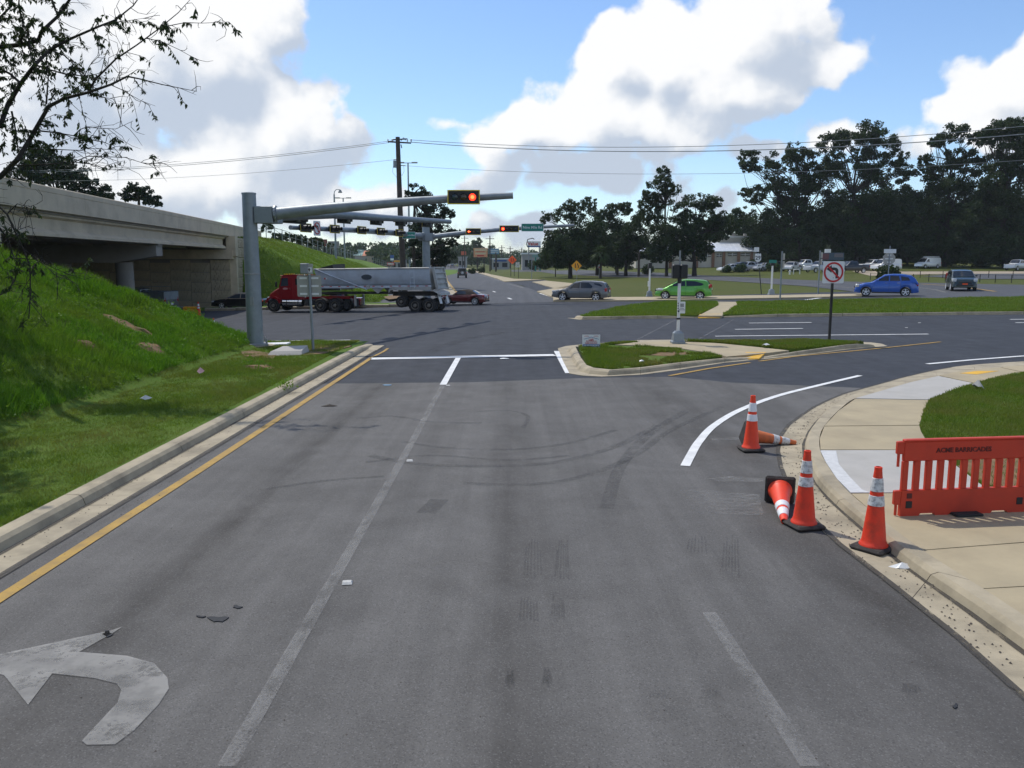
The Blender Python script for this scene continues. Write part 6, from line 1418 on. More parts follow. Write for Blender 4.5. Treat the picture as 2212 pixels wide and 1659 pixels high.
# ---- foreground tree at the left: its limbs reach into view, the trunk stands out of frame
def near_tree():
    D = 20.; tb = Vector((-15.0, 20.6, float(left_h(np.array(-15.0), np.array(20.6)))))
    t = T('foreground_tree', 'sparse leafed tree reaching in from the upper left corner', 'tree', tb)
    rng = np.random.default_rng(42); mb = MB(); wood = MB(); tips = []
    Z = lambda x, y, d=0: AT(x/4, y/4, D+d*2.2)-tb
    trunk = [Vector((0,0,-.3)), Vector((.3,-.1,.8)), Vector((.8,-.2,1.6)), Z(-330,1500), Z(-180,1000), Z(-260,300), Z(-300,-500)]
    mb.tube(trunk, [.30,.25,.22,.19,.14,.1,.06], 12); t.p('trunk', mb, MT['bark'], smooth=True)
    B = [([(-200,1080),(0,1090),(70,900),(180,720),(300,560),(430,430),(620,330),(850,230),(1000,170),(1150,50),(1230,-60)], 26, 3, 0.0),
         ([(-260,430),(0,405),(180,388),(330,350),(360,270),(500,140),(600,0),(660,-120)], 24, 9, .4),
         ([(-280,1560),(0,1530),(150,1380),(260,1200),(420,920),(560,850),(760,800),(960,730),(1100,660),(1200,680),(1400,730),(1700,790)], 26, 2, -.3),
         ([(770,780),(830,680),(1000,510),(1180,390),(1370,250),(1540,110),(1640,0)], 10, 2, -.3),
         ([(100,960),(130,1100),(160,1330)], 9, 5, .2), ([(300,560),(420,600),(560,640),(700,655),(810,655)], 9, 3, .2), ([(430,430),(560,480),(640,560),(730,650),(780,560),(860,480)], 7, 2, .3),
         ([(330,1130),(480,1145),(620,1170),(900,1230),(950,1250)], 7, 2, -.4), ([(640,1170),(690,1120),(740,1100),(1000,1115),(1150,1045)], 5, 1.5, -.4), ([(260,1290),(450,1290),(700,1300),(740,1280),(1080,1300)], 5, 1.5, -.5),
         ([(150,1430),(400,1420),(640,1400),(760,1350),(1080,1360),(1270,1420),(1460,1390)], 6, 1.5, -.5), ([(640,1400),(800,1420),(940,1465),(1080,1475)], 4, 1.2, -.5), ([(1400,235),(1600,195),(1750,200),(1970,190)], 4, 1.5, -.3),
         ([(1260,330),(1400,360),(1550,430),(1710,520)], 4, 1.5, -.3), ([(850,230),(960,200),(1100,180),(1290,150)], 4, 1.5, 0), ([(-250,120),(0,150),(90,60),(120,-60)], 12, 6, .3), ([(180,388),(200,200),(160,60),(170,-60)], 10, 5, .3), ([(180,720),(90,640),(-60,560)], 12, 8, .2),
         ([(300,560),(260,430),(240,260),(300,120)], 7, 3, .3), ([(400,900),(410,760),(420,640),(400,520)], 8, 3, 0), ([(760,800),(900,840),(990,860)], 3, 1.2, -.3), ([(950,730),(1040,770),(1200,860),(1300,912)], 4, 1.2, -.3), ([(500,140),(470,60),(430,-40)], 9, 4, .4),
         ([(-300,1700),(-60,1900),(60,2050),(130,2250)], 14, 4, -.2), ([(-300,1500),(60,1850),(200,2150),(260,2300),(262,2550),(250,2750)], 10, 4, -.2), ([(-200,2050),(30,2100),(120,2000),(260,1950)], 6, 2, -.2), ([(120,2230),(300,2240),(520,2340),(740,2420)], 5, 1.3, -.2), ([(200,2150),(420,2320),(640,2440)], 4, 1.2, -.2), ([(-200,2640),(60,2520),(130,2420),(160,2300)], 7, 3, -.1), ([(262,2400),(200,2500),(185,2620)], 3, 1.2, -.2), ([(60,1850),(150,1760),(240,1790),(330,1760)], 5, 1.5, -.2)]
    paths = []
    for pts, r0, r1, dd in B:
        P = [Z(x, y, dd+rng.uniform(-.15, .15)*(i > 0)) for i, (x, y) in enumerate(pts)]; n = len(P)
        m = PXM(D)*4; rad = [(r0+(r1-r0)*(i/(n-1))**.8)/m for i in range(n)]; paths.append((P, rad))
        b_ = MB().tube(P, rad, 7); t.p('branch', b_, MT['bark'], smooth=True)
    # twigs
    TP = []
    for P, rad in paths:
        for i in range(len(P)-1):
            L = (P[i+1]-P[i]).length; k = max(1, int(L*8.5))
            for q in range(k):
                a = P[i].lerp(P[i+1], rng.uniform(0, 1)); d0 = (P[i+1]-P[i]).normalized()
                d = (d0*.8+Vector(rng.normal(size=3))*.75); d.normalize(); ll = rng.uniform(.25, .8)*(1 if (CX+FPX*(a.x+tb.x)/(a.y+tb.y)) < 330 else .55)
                sag = Vector((0, 0, -rng.uniform(-.1, .35)*ll)); cv = Vector(rng.normal(size=3))*.13*ll; pts = [a, a+d*ll*.35+cv, a+d*ll*.7+sag*.4+cv*.9, a+d*ll+sag-cv*.5]
                wood.tube(pts, [.008, .0065, .005, .003], 4, False); TP.append(pts)
                if rng.uniform() < .5:
                    e = (d+Vector(rng.normal(size=3))*.8).normalized(); b2 = pts[2]; l2 = ll*rng.uniform(.3, .6); pts2 = [b2, b2+e*l2*.5, b2+e*l2+sag*.3]; wood.tube(pts2, [.005, .004, .0025], 4, False); TP.append(pts2)
    tw = t.p('twigs', wood, MT['bark']); tw['kind'] = 'stuff'
    # hanging leaves, thick at the left, few at the tips
    V = []; F = []
    for pts in TP:
        px = CX+FPX*(pts[-1].x+tb.x)/(pts[-1].y+tb.y)
        pr = 1.0 if px < 120 else .85 if px < 225 else .34 if px < 330 else .22
        pyy = CY-FPX*((pts[-1].z+tb.z-CAMH)/(pts[-1].y+tb.y)+math.tan(PITCH)) 
        if pts[-1].z+tb.z < 5.4: pr *= .16
        if rng.uniform() > pr: continue
        for q in range(int(rng.integers(14, 30))):
            i = int(rng.integers(1, len(pts))); a = pts[i-1].lerp(pts[i], rng.uniform(0, 1))
            d = Vector((rng.normal()*.55, rng.normal()*.55, -1.0+rng.normal()*.35)).normalized(); L = rng.uniform(.07, .14)
            w = d.cross(Vector(rng.normal(size=3))).normalized()*L*.19; nrm = d.cross(w).normalized(); o = len(V)
            m_ = a+d*L*.5+nrm*L*.10
            V += [tuple(a), tuple(m_-w), tuple(a+d*L), tuple(m_+w)]; F.append((o, o+1, o+2, o+3))
    # off-frame crown (its shade falls on the verge)
    C = []
    for k in range(240):
        c = Vector((rng.uniform(-5., 2.0), rng.uniform(-4.5, 4.5), rng.uniform(2.6, 9.)))
        q = c+tb; 
        if CX+FPX*q.x/q.y > -70: continue
        v = rng.normal(size=(70, 3)); v /= np.linalg.norm(v, axis=1)[:, None]; v *= (rng.uniform(0, 1, 70)**.5)[:, None]*.75; C.append(np.array(c)+v)
    for k in range(130):
        yw = rng.uniform(13, 19.5); c = Vector((-.66*yw-rng.uniform(.6, 2.6), yw, rng.uniform(6.2, 9.6)))-tb
        v = rng.normal(size=(70, 3)); v /= np.linalg.norm(v, axis=1)[:, None]; v *= (rng.uniform(0, 1, 70)**.5)[:, None]*.6; C.append(np.array(c)+v)
        if k % 18 == 0: t.p('branch', MB().tube([trunk[3], trunk[3].lerp(c, .5)+Vector((0, 0, .3)), c], [.09, .06, .015], 6), MT['bark'])
    C = np.concatenate(C); V2, F2 = leaf_cards(C, .19, .5, .5, rng); F2 = F2+len(V)
    o = obj('foliage', fast_mesh('foliage', np.concatenate([np.array(V), V2]), np.concatenate([np.array(F), F2]), MT['leaf_n']), None, t.o)
near_tree()

# ------------------------------------------------------------------ grass
def blades(name, label, P, h, w, mat, lean=.35, rng=RNG):
    n = len(P); a = rng.uniform(0, 2*math.pi, n); hh = h*rng.uniform(.55, 1.25, n); ww = np.asarray(w)*rng.uniform(.7, 1.3, n)
    d = np.stack([np.cos(a), np.sin(a), np.zeros(n)], 1); b = rng.uniform(0, 2*math.pi, n)
    tip = np.stack([np.cos(b)*hh*lean*rng.uniform(.2, 1.6, n), np.sin(b)*hh*lean*rng.uniform(.2, 1.6, n), hh], 1)
    V = np.stack([P-d*ww[:, None]/2, P+d*ww[:, None]/2, P+tip], 1).reshape(-1, 3)
    o = obj(name, fast_mesh(name, V, np.arange(3*n).reshape(n, 3), MT[mat]), None); tag(o, label, None, kind='stuff'); return o
def in_poly(P, poly):
    x, y = P[:, 0], P[:, 1]; r = np.zeros(len(P), bool); q = [(p[0], p[1]) for p in poly]; j = len(q)-1
    for i in range(len(q)):
        xi, yi = q[i]; xj, yj = q[j]; c = ((yi > y) != (yj > y)) & (x < (xj-xi)*(y-yi)/((yj-yi) if yj != yi else 1e-9)+xi); r ^= c; j = i
    return r
def scatter_poly(poly, n, dz, rng=RNG):
    xs = [p[0] for p in poly]; ys = [p[1] for p in poly]; P = np.stack([rng.uniform(min(xs), max(xs), n), rng.uniform(min(ys), max(ys), n)], 1)
    P = P[in_poly(P, poly)]; return np.column_stack([P, H(P[:, 0], P[:, 1])+dz])
def dist_scale(P): return np.clip(np.hypot(P[:, 0], P[:, 1])/9.0, .7, 9)
rg = np.random.default_rng(77)
def bank_patch(px, py, rx, ry, seed):
    d = ray(px, py); t_ = 8.
    while t_ < 60:
        p = Vector((0,0,CAMH))+d*t_
        if p.z <= float(left_h(np.array(p.x), np.array(p.y))): break
        t_ += .02
    P = []; rg2 = np.random.default_rng(seed)
    V = [(p.x, p.y, float(left_h(np.array(p.x), np.array(p.y)))+.07)]; n = 18
    for ring_ in (.5, 1.0):
        for i in range(n):
            a = 2*math.pi*i/n; q = ring_*(1+.25*math.sin(3*a+seed)+.15*rg2.normal()); x, y = p.x+rx*q*math.cos(a), p.y+ry*q*math.sin(a)
            V.append((x, y, float(left_h(np.array(x), np.array(y)))+(.07 if ring_ < 1 else -.02)))
    F = [(0, 1+i, 1+(i+1) % n) for i in range(n)]+[(1+i, 1+n+i, 1+n+(i+1) % n, 1+(i+1) % n) for i in range(n)]
    struct('bare_soil_patch', MB().add(V, F), MT['soil']); return p
BPATCH = [(bank_patch(270, 705, .85, .40, 1), .85, .40), (bank_patch(327, 752, .38, .55, 2), .38, .55), (bank_patch(190, 745, .3, .25, 3), .3, .25), (bank_patch(560, 795, .5, .3, 4), .5, .3)]
# verge and bank, denser near the camera
y = 4.5+27*rg.uniform(0, 1, 520000)**1.35; x = -5.78-(rg.uniform(0, 1, len(y))**1.15)*14.5
keep = (x > -.66*y-1.2) & (x < gx(y)-.70); x, y = x[keep], y[keep]
z = left_h(x, y); bz = bankH(x, y); nz = vnoise(x, y, .55, 2)+.6*vnoise(x, y, 1.9, 5)
soil = (vnoise(x, y, .8, 9)+.5*vnoise(x, y, 2.6, 1) > 1.02) & (rg.uniform(0, 1, len(x)) < .6)
for (q_, rx_, ry_) in BPATCH: soil |= (((x-q_.x)/rx_)**2+((y-q_.y)/ry_)**2 < .8) & (rg.uniform(0, 1, len(x)) < .93)
P = np.column_stack([x, y, z-.01])[~soil]; bz = bz[~soil]; nz = nz[~soil]; ds = dist_scale(P)
vg = bz < .12
blades('verge_grass', 'short green grass on the strip beside the left curb', P[vg], (.045+.03*np.clip(nz[vg]+.5, 0, 2)), .0075*ds[vg]**.8, 'blade1', .8, rg)
blades('bank_grass', 'long lush grass and weeds on the left bank', P[~vg], (.11+.12*np.clip(nz[~vg]+.4, 0, 2.2))*(1+.15*rg.uniform(0, 1, (~vg).sum())), .011*ds[~vg]**.7, 'blade2', .55, rg)
# weeds: leafy clumps on the bank
C = []
for k in range(520):
    yy_ = rg.uniform(8, 31); xx_ = rg.uniform(-17.5, -9.0)
    if xx_ < -.64*yy_-.5: continue
    zz_ = float(left_h(np.array(xx_), np.array(yy_))); r_ = rg.uniform(.12, .34); v = rg.normal(size=(46, 3)); v /= np.linalg.norm(v, axis=1)[:, None]; v *= (rg.uniform(0, 1, 46)**.5)[:, None]*r_; v[:, 2] = np.abs(v[:, 2])*1.1
    C.append(np.array([xx_, yy_, zz_])+v)
for (px, py) in [(618,838),(570,800),(400,760),(450,770),(545,790)]:
    g_ = G(px, py, .12); v = rg.normal(size=(90, 3)); v /= np.linalg.norm(v, axis=1)[:, None]; v *= (rg.uniform(0, 1, 90)**.5)[:, None]*.3; v[:, 2] = np.abs(v[:, 2]); C.append(np.array(g_)+v)
V, F = leaf_cards(np.concatenate(C), .075, .45, -.3, rg); o = obj('bank_weeds', fast_mesh('bank_weeds', V, F, MT['blade2']), None); tag(o, 'leafy weed clumps growing through the grass on the left bank', None, kind='stuff')
for nm, lb, poly, n, dz, h, w, mt in [('lawn_grass', 'mown grass behind the red barricade', lawn_r, 420000, .13, .055, .011, 'blade1'),
      ('island_grass', 'grass on the traffic island', G1, 60000, .15, .085, .024, 'blade1'), ('island_grass', 'grass on the island strip along the cross road', G2, 60000, .15, .085, .026, 'blade1'), ('island_grass', 'small grass wedge at the island tip behind the yard sign', G3, 6000, .15, .07, .026, 'blade1'),
      ('median_grass', 'grass on the left part of the median', MG1, 42000, .14, .12, .045, 'blade3'), ('median_grass', 'grass on the long right part of the median', MG2, 120000, .14, .11, .045, 'blade3')]:
    P = scatter_poly(poly, n, dz, rg)
    if nm == 'lawn_grass': P = P[(P[:, 1] < 30) & (P[:, 0] < .64*P[:, 1]+1.5)]
    so_ = vnoise(P[:, 0], P[:, 1], .9, 4)+.5*vnoise(P[:, 0], P[:, 1], 2.5, 2)
    if nm == 'island_grass' and poly is G1: P = P[(so_ < .55)]
    if nm == 'lawn_grass':
        sp = in_poly(P, GP([(2068,1008),(2105,990),(2180,985),(2260,1000),(2280,1040),(2160,1056),(2128,1046)], .13)); P = P[~sp | (rg.uniform(0, 1, len(P)) < .08)]
    hs = h*(1+.35*np.clip(vnoise(P[:, 0], P[:, 1], 1.1, 6), -1, 1.4)); blades(nm, lb, P, hs, w if nm != 'lawn_grass' else .010*dist_scale(P)**.6, mt, .6, rg)
# embankment grass
x = rg.uniform(-23.5, -8, 70000); y = 66.2+66*rg.uniform(0, 1, 70000)**1.6; e = embH(x, y); k_ = (e > .02) & ((x > -21.6) | (y > 66.6)); P = np.column_stack([x, y, H(x, y)+e+.02])[k_]
blades('embankment_grass', 'mown grass on the far highway embankment', P, .16, .07, 'blade3', .6, rg)
# ------------------------------------------------------------------ poles, wires
bU = Vector((AT(869, 560, 66.).x, 66., .6)); t = T('utility_pole', 'tall brown wooden utility pole with crossarm and transformer', 'utility pole', bU); tp = AT(859, 296, 66.)-bU
t.p('pole', MB().tube([(.15,0,-.8),(tp.x*.5,0,tp.z*.5),(tp.x,0,tp.z)], [.25,.21,.165], 12), MT['wood'], smooth=True)
def U(px, py): return AT(px, py, 66.)-bU
t.p('crossarm', MB().tube([U(838,306), U(888,309)], .06, 6), MT['wood']); t.p('crossarm', MB().tube([U(846,302), U(880,300)], .05, 6), MT['wood'])
for (a, b_) in [((850,345),(858,344)),((862,357),(876,358))]: t.p('bracket_arm', MB().tube([U(*a), U(*b_)], .035, 6), MT['galv_d'])
t.p('transformer', MB().cyl(U(854,362), U(854,347), .17, 12), MT['galv']); 
for q in (838, 848, 880, 888): t.p('insulator', MB().lathe([(.04,0),(.07,.06),(.04,.12),(.06,.18),(0,.22)], 8, Matrix.Translation(U(q, 306))), MT['white'])
t.p('cutout_switch', MB().tube([U(866,304), U(872,297), U(876,303)], .03, 6), MT['galv_d']); t.p('cutout_switch', MB().tube([U(866,312), U(868,320)], .04, 6), MT['galv_d'])
t.p('drop_wire', MB().tube([U(850,352), U(848,372), U(854,380), U(858,384)], .012, 4), MT['black']); t.p('drop_wire', MB().tube([U(872,359), U(873,370), U(868,380)], .012, 4), MT['black'])
def wire(label, a, b, sag, r=.02):
    P = [a.lerp(b, k/24)+Vector((0,0,-sag*4*(k/24)*(1-k/24))) for k in range(25)]
    o = obj('power_line', MB().tube(P, r, 5), MT['galv_d']); tag(o, label, 'power line', 'overhead power lines')
wire('upper power line running left from the utility pole', AT(846,304,66.), AT(20,369,84.), .55); wire('lower power line of the pair running left from the utility pole', AT(840,308,66.), AT(20,372.5,84.), .55, .022); wire('single thin wire running left below the pair', AT(852,345,66.), AT(60,391,84.), .45, .014)
wire('upper power line running right from the utility pole', AT(886,302,66.), AT(2320,262,50.), .95); wire('lower power line running right from the utility pole', AT(888,307,66.), AT(2320,280,50.), .95, .028); wire('thin low cable running right from the utility pole', AT(876,358,66.), AT(2320,338,50.), .8, .012)
def lamp(label, px, ptop, pbot, D, heads):
    b = gbase(px, 560, D); b.z = 0; top = AT(px, ptop, D)-b; t = T('street_lamp', label, 'street lamp', b)
    t.p('pole', MB().tube([(0,0,-.2),(0,0,top.z)], [.16,.09], 8), MT['galv'])
    if heads == 'cobra':
        P = [(0,0,top.z),(.05,0,top.z+.35),(.3,0,top.z+.6),(.7,0,top.z+.6)]; t.p('arm', MB().tube(P, .05, 6), MT['galv']); t.p('lamp_head', MB().lathe([(0,.3),(.12,.25),(.28,-.1),(0,-.1)], 10, Matrix.Translation((.75,0,top.z+.3))), MT['galv_d'])
    else:
        t.p('arm', MB().box((0,0,top.z), (1.5,.08,.08)), MT['galv'])
        for q in (-1, 1): t.p('lamp_head', MB().box((q*.85,0,top.z+.04), (.75,.35,.16), 0, .04), MT['galv_d'])
lamp('tall twin headed street lamp behind the utility pole', 885, 352, 560, 110, 'twin'); lamp('curved single lamp above the embankment', 726, 420, 520, 105, 'cobra'); lamp('twin headed lamp right of the curved one', 745, 428, 540, 130, 'twin')
for k, (px, pt, D, lb) in enumerate([(1004,509,300,'slim utility pole left of the orange billboard'),(1058.5,509,250,'stout utility pole right of the orange billboard'),(1071,545,240,'short dark pole beside the stout utility pole'),(1084,530,320,'utility pole behind the blue signboard'),(1102,532,330,'utility pole left of the orange diamond'),(1127,535,350,'utility pole behind the orange diamond'),(1161,543,360,'distant utility pole near the value sign'),(1566,560,150,'slim wood pole'),(1380,545,140,'slender wooden pole left of the white car')]):
    if px == 1566: px, pt, lb = 1334, 512, 'thin wooden pole between the dark oaks'
    b = gbase(px, 575, D); tt = T('utility_pole', lb, 'utility pole', b, 0, 'distant utility poles'); h_ = AT(px, pt, D).z-b.z
    tt.p('pole', MB().tube([(0,0,-.2),(0,0,h_)], [.24,.15], 7), MT['wood'])
    if px < 1300 and px != 1071:
        tt.p('crossarm', MB().box((0,0,h_-.9), (2.6,.14,.16)), MT['wood'])
        if k < 2: tt.p('crossarm', MB().box((0,0,h_-2.4), (1.6,.14,.14)), MT['wood'])
# ------------------------------------------------------------------ garage and shops
def bp(px, py, D): return AT(px, py, D)
GW = M('stucco_cream', (.52,.48,.40), .85, .08, .6, dirt=((.3,.27,.22), .5, .5)); GB = M('brick_brown', (.24,.13,.08), .85, .2, 1.2); MR = M('metal_roof_white', (.72,.74,.76), .35, .05, .4, metal=.3); GD = M('grey_wall', (.36,.35,.33), .85, .1, .4); TEAL = M('teal_roof', (.20,.33,.30), .7, .1, .3)
D0 = 172.; x0, x1 = AT(1374, 560, D0).x, AT(1634, 560, D0).x; zb = float(H(x0+10, D0))-.1; zz = lambda py: AT(1500, py, D0).z
ga = T('garage', 'cream auto garage with white metal roof behind the trees', 'building', (x0, D0, zb)); Wg = x1-x0; f = lambda py: zz(py)-zb
ga.p('wall', MB().box((Wg/2, 5, f(542)/2), (Wg, 10, f(542))), GW)
rf = ga.p('roof', MB().loft([[(x, -.6, f(542)), (x, -.6, f(543.5)), (x, 10.6, f(543.5)), (x, 10.6, f(542)), (x, 5.8, f(523)), (x, 4.2, f(523))] for x in (-.6, Wg+.4)]), MR)
for q in range(26): ga.p('roof_seam', MB().loft([[(x, -.62, f(542)+.03), (x+.05, -.62, f(542)+.03), (x+.05, 4.2, f(523)+.03), (x, 4.2, f(523)+.03)], [(x, -.62, f(542)), (x+.05, -.62, f(542)), (x+.05, 4.2, f(523)), (x, 4.2, f(523))]][::1]) if False else MB().tube([(q*Wg/25, -.6, f(542)+.02), (q*Wg/25, 4.2, f(523)+.02)], .035, 4), MR, rf)
ux = AT(1560, 560, D0).x-x0; ga.p('upper_wall', MB().box(((ux+Wg)/2, 7, (f(523)+f(511))/2), (Wg-ux, 5, f(511)-f(523)+.6)), GW); ga.p('parapet', MB().box(((ux+Wg)/2, 7, f(510.5)), (Wg-ux+.4, 5.4, .18)), MR)
for q in (.02, .45, .82): ga.p('roof_vent', MB().box((ux+(Wg-ux)*q+.4, 6, f(507)), (.6, .6, .8)), GD)
for (a, b_, y0, y1) in [(1381,1389,551,559),(1394,1402,551,559),(1411,1431,551,561),(1439,1448,551,560),(1519,1537,547,556),(1546,1560,547,556),(1571,1592,545,554),(1598,1620,545,554)]:
    xa, xb = AT(a, 560, D0).x-x0, AT(b_, 560, D0).x-x0; w_ = ga.p('window', MB().box(((xa+xb)/2, -.02, (f(y0)+f(y1))/2), (xb-xa, .12, f(y0)-f(y1))), GW)
    ga.p('pane', MB().box(((xa+xb)/2, -.09, (f(y0)+f(y1))/2), (xb-xa-.2, .03, f(y0)-f(y1)-.2)), MT['glass'], w_); ga.p('glazing_bar', MB().box(((xa+xb)/2, -.115, (f(y0)+f(y1))/2), (xb-xa-.2, .02, .07)), MT['white'], w_); ga.p('glazing_bar', MB().box(((xa+xb)/2, -.116, (f(y0)+f(y1))/2), (.07, .02, f(y0)-f(y1)-.2)), MT['white'], w_)
for a in (1448, 1505, 1540, 1563, 1595, 1623): ga.p('brick_pier', MB().box((AT(a, 560, D0).x-x0, -.10, f(542)/2), (.55, .4, f(542)-.05)), GB)
def building(name, label, pxl, pxr, ptop, D, wmat, rmat, dep=14, door=True, band=None, roofh=1.2, pbot=None):
    a, b_ = AT(pxl, 560, D), AT(pxr, 560, D); base = Vector((a.x, D, float(H(a.x, D))-.1)); W = b_.x-a.x; h_ = AT(pxl, ptop, D).z-base.z
    t = T(name, label, 'building', base); t.p('wall', MB().box((W/2, dep/2, h_/2), (W, dep, h_)), wmat)
    t.p('roof', MB().loft([[(x, -.5, h_), (x, dep+.5, h_), (x, dep/2, h_+roofh)] for x in (-.5, W+.5)]) if roofh > .6 else MB().box((W/2, dep/2, h_+.15), (W+.6, dep+.6, .4)), rmat)
    n = max(2, int(W/5))
    for k in range(n):
        xx = W*(k+.5)/n; fr = t.p('window', MB().box((xx, -.03, h_*.45), (min(2.6, W/n*.6), .1, h_*.42)), MT['trim']); t.p('pane', MB().box((xx, -.10, h_*.45), (min(2.3, W/n*.52), .04, h_*.34)), MT['glass'], fr)
    if band: t.p('fascia_sign', MB().box((W/2, -.15, h_*.86), (W*.7, .12, h_*.16)), band)
    return t
building('shop_building', 'grey flat roofed shop behind the orange diamond sign', 1128, 1184, 549, 230, GD, MR, 18, roofh=.4)
building('shop_building', 'tan low strip of shops left of the pines', 793, 868, 555, 340, M('shop_tan', (.45,.36,.24), .85, .1, .4), M('roof_tan', (.35,.28,.2), .8), 20, roofh=.4, band=MT['blue'])
building('shop_building', 'pale teal roofed building at the left horizon', 766, 786, 552, 360, GD, TEAL, 16, roofh=2.6); building('shop_building', 'small building with orange gable left of the tan shops', 785, 794, 553, 350, GD, M('roof_orange', (.5,.16,.07), .7), 10, roofh=2.2)
building('shop_building', 'white topped shop in the distance below the billboards', 1062, 1100, 560, 300, GD, MR, 16, roofh=.4, band=MT['blue']); building('shop_building', 'grey box building far down the road', 990, 1006, 556, 380, GD, GD, 12, roofh=.4)
building('shop_building', 'dark little shop with yellow sign left of the utility pole', 845, 869, 561, 300, GD, MT['trim'], 12, roofh=.4, band=MT['syellow'])
building('outbuilding', 'pale shed behind the white car beside the garage', 1350, 1374, 556, 185, M('shed_pale', (.5,.5,.48), .8), MR, 8, roofh=.4)
def board(name, label, pl, pr, pt, pb_, D, mat, parts=(), posts=(.25,.75), pmat='blackm', ground=None, cat='billboard'):
    a, b_ = AT(pl, pt, D), AT(pr, pb_, D); cx = (a.x+b_.x)/2; base = Vector((cx, D, float(H(cx, D)))); W = b_.x-a.x; h_ = a.z-b_.z; zc = (a.z+b_.z)/2-base.z
    t = T(name, label, cat, base); pn = t.p('panel', MB().box((0, 0, zc), (W, .3, h_), 0, .03), mat)
    for q in posts: t.p('post', MB().cyl(((q-.5)*W, .2, -.2), ((q-.5)*W, .2, zc-h_/2+.3), .16, 8), MT[pmat])
    for (u0, u1, v0, v1, m_) in parts: t.p('printed_band', MB().box((((u0+u1)/2-.5)*W, -.17, zc+((v0+v1)/2-.5)*h_), ((u1-u0)*W, .03, (v1-v0)*h_)), m_, pn)
    return t, W, h_, zc
CRM = M('board_cream', (.62,.50,.30), .6); ORG = M('board_orange', (.66,.30,.16), .6); BLU = M('board_blue', (.16,.30,.42), .6)
t, W, h_, zc = board('billboard', 'faded orange and cream billboard on posts beyond the far road', 1023, 1053, 536, 555.5, 235, ORG, [(.08,.95,.66,.95,CRM),(.1,.9,.30,.52,CRM),(.2,.8,.56,.63,MT['red']),(.25,.75,.1,.22,MT['red'])])
board('billboard', 'pale blue lined signboard behind the stout utility pole', 1056, 1078, 537, 549, 280, BLU, [(.1,.9,.6,.7,MT['sheet']),(.1,.9,.3,.4,MT['sheet'])])
t, W, h_, zc = board('shop_sign', 'white sign with red letters Value on tall posts by the oaks', 1140, 1168, 521, 534, 215, MT['sheet'], [(.0,1,.0,.22,MT['blue'])], (.08,.9), 'galv_d', cat='sign'); text(t, 'lettering', 'Value', h_*.8, MT['red'], (-.1*W, -.19, zc+.06*h_), bold=.03)
t.p('torn_frame', MB().tube([(-W/2,0,zc-h_/2),(-W/2-.3,0,zc),(-W/2,0,zc+h_*.8),(-W/2+1.2,0,zc+h_*1.0),(-W/2+1.7,0,zc+h_*.8)], .12, 6), MT['black'])
board('shop_sign', 'green panel low on two teal posts below the oaks', 1150, 1178, 550, 556, 190, TEAL, [], (.25,.6), 'sgreen', cat='sign'); board('billboard', 'dull red billboard on the embankment crest', 680, 707, 517, 532, 135, M('board_red', (.20,.06,.05), .7), [(.1,.9,.55,.8,M('board_pink', (.33,.14,.12), .7))]); board('billboard', 'grey billboard right of the dull red one', 708, 733, 521, 536, 138, M('board_grey', (.30,.28,.27), .7), [(.05,.7,.35,.75,M('board_pale', (.42,.38,.36), .7))])
board('shop_sign', 'orange red sign panel far down the road', 996, 1007, 543, 551, 330, M('board_redorange', (.55,.12,.05), .6), cat='sign'); board('shop_sign', 'small red sign at the foot of the embankment', 836, 852, 567, 573, 260, MT['red'], [(.1,.9,.3,.7,MT['sheet'])], cat='sign'); board('shop_sign', 'blue and white pylon sign left of the utility pole', 843, 851, 551, 563, 290, MT['blue'], [(.05,.95,.05,.4,MT['sheet'])], cat='sign')
board('banner', 'blue and pink banner frame behind the no left turn sign', 1776, 1822, 546, 562, 120, M('banner_blue', (.06,.09,.12), .6), [(.0,.3,.1,.9,M('banner_pink', (.16,.06,.07), .6)),(.55,.95,.4,.9,M('banner_grey', (.16,.14,.15), .6))], cat='banner'); board('shop_sign', 'small white sign on the tree line', 1782, 1794, 538, 548, 150, MT['sheet'], cat='sign')
# drums and cones on the far road
for k in range(6):
    p = G(941+k*3.6, 577.5-(k % 2)*.6, .01); t = T('traffic_drum', 'orange and white drum on the far road, %s from the left' % ('first','second','third','fourth','fifth','sixth')[k], 'drum', p, 0, 'drums on the far road')
    t.p('drum', MB().lathe([(.30,0),(.28,.1),(.26,.9),(.24,.95),(0,.97)], 12), MT['orange_b'])
    for z0 in (.2, .55): t.p('white_band', MB().lathe([(.285,z0),(.282,z0+.14)], 12), MT['sheet'])
# low post fences
def fence(label, pts, n, h_, group=None, name='fence', r=.04, rails=1, mat='blackm'):
    P = [Vector(p) for p in pts]; base = P[0]; t = T(name, label, 'fence', base, 0)
    d = [0]
    for a, b_ in zip(P, P[1:]): d.append(d[-1]+(b_-a).length)
    Q = []
    for k in range(n):
        s_ = d[-1]*k/(n-1); i = min(max(j for j in range(len(d)) if d[j] <= s_+1e-6), len(P)-2); Q.append(P[i].lerp(P[i+1], (s_-d[i])/(d[i+1]-d[i])))
    for q in Q: t.p('post', MB().cyl(q-base-Vector((0,0,.2)), q-base+Vector((0,0,h_)), r, 6), MT[mat])
    for k in range(rails): t.p('rail', MB().tube([q-base+Vector((0,0,h_*(1-.45*k)-.04)) for q in Q], r*.45, 4), MT[mat])
    return t
fence('low black post and cable fence along the far lot', [G(1880,604,.0), G(1975,607,.0), G(2110,609,.0), G(2300,614,.0)], 14, .75); fence('second low black fence along the driveway', [G(1895,600,.0), G(2050,600,.0), G(2300,601,.0)], 9, .8)
fence('wire fence on the crest of the far embankment', [Vector((xx, yy, float(embH(np.array(xx-.01), np.array(yy)))+.05)) for xx, yy in ((-23.2,77.),(-25.3,110.),(-27.2,140.),(-29.1,170.),(-31.1,220.))], 40, 1.1, rails=2, mat='galv_d')
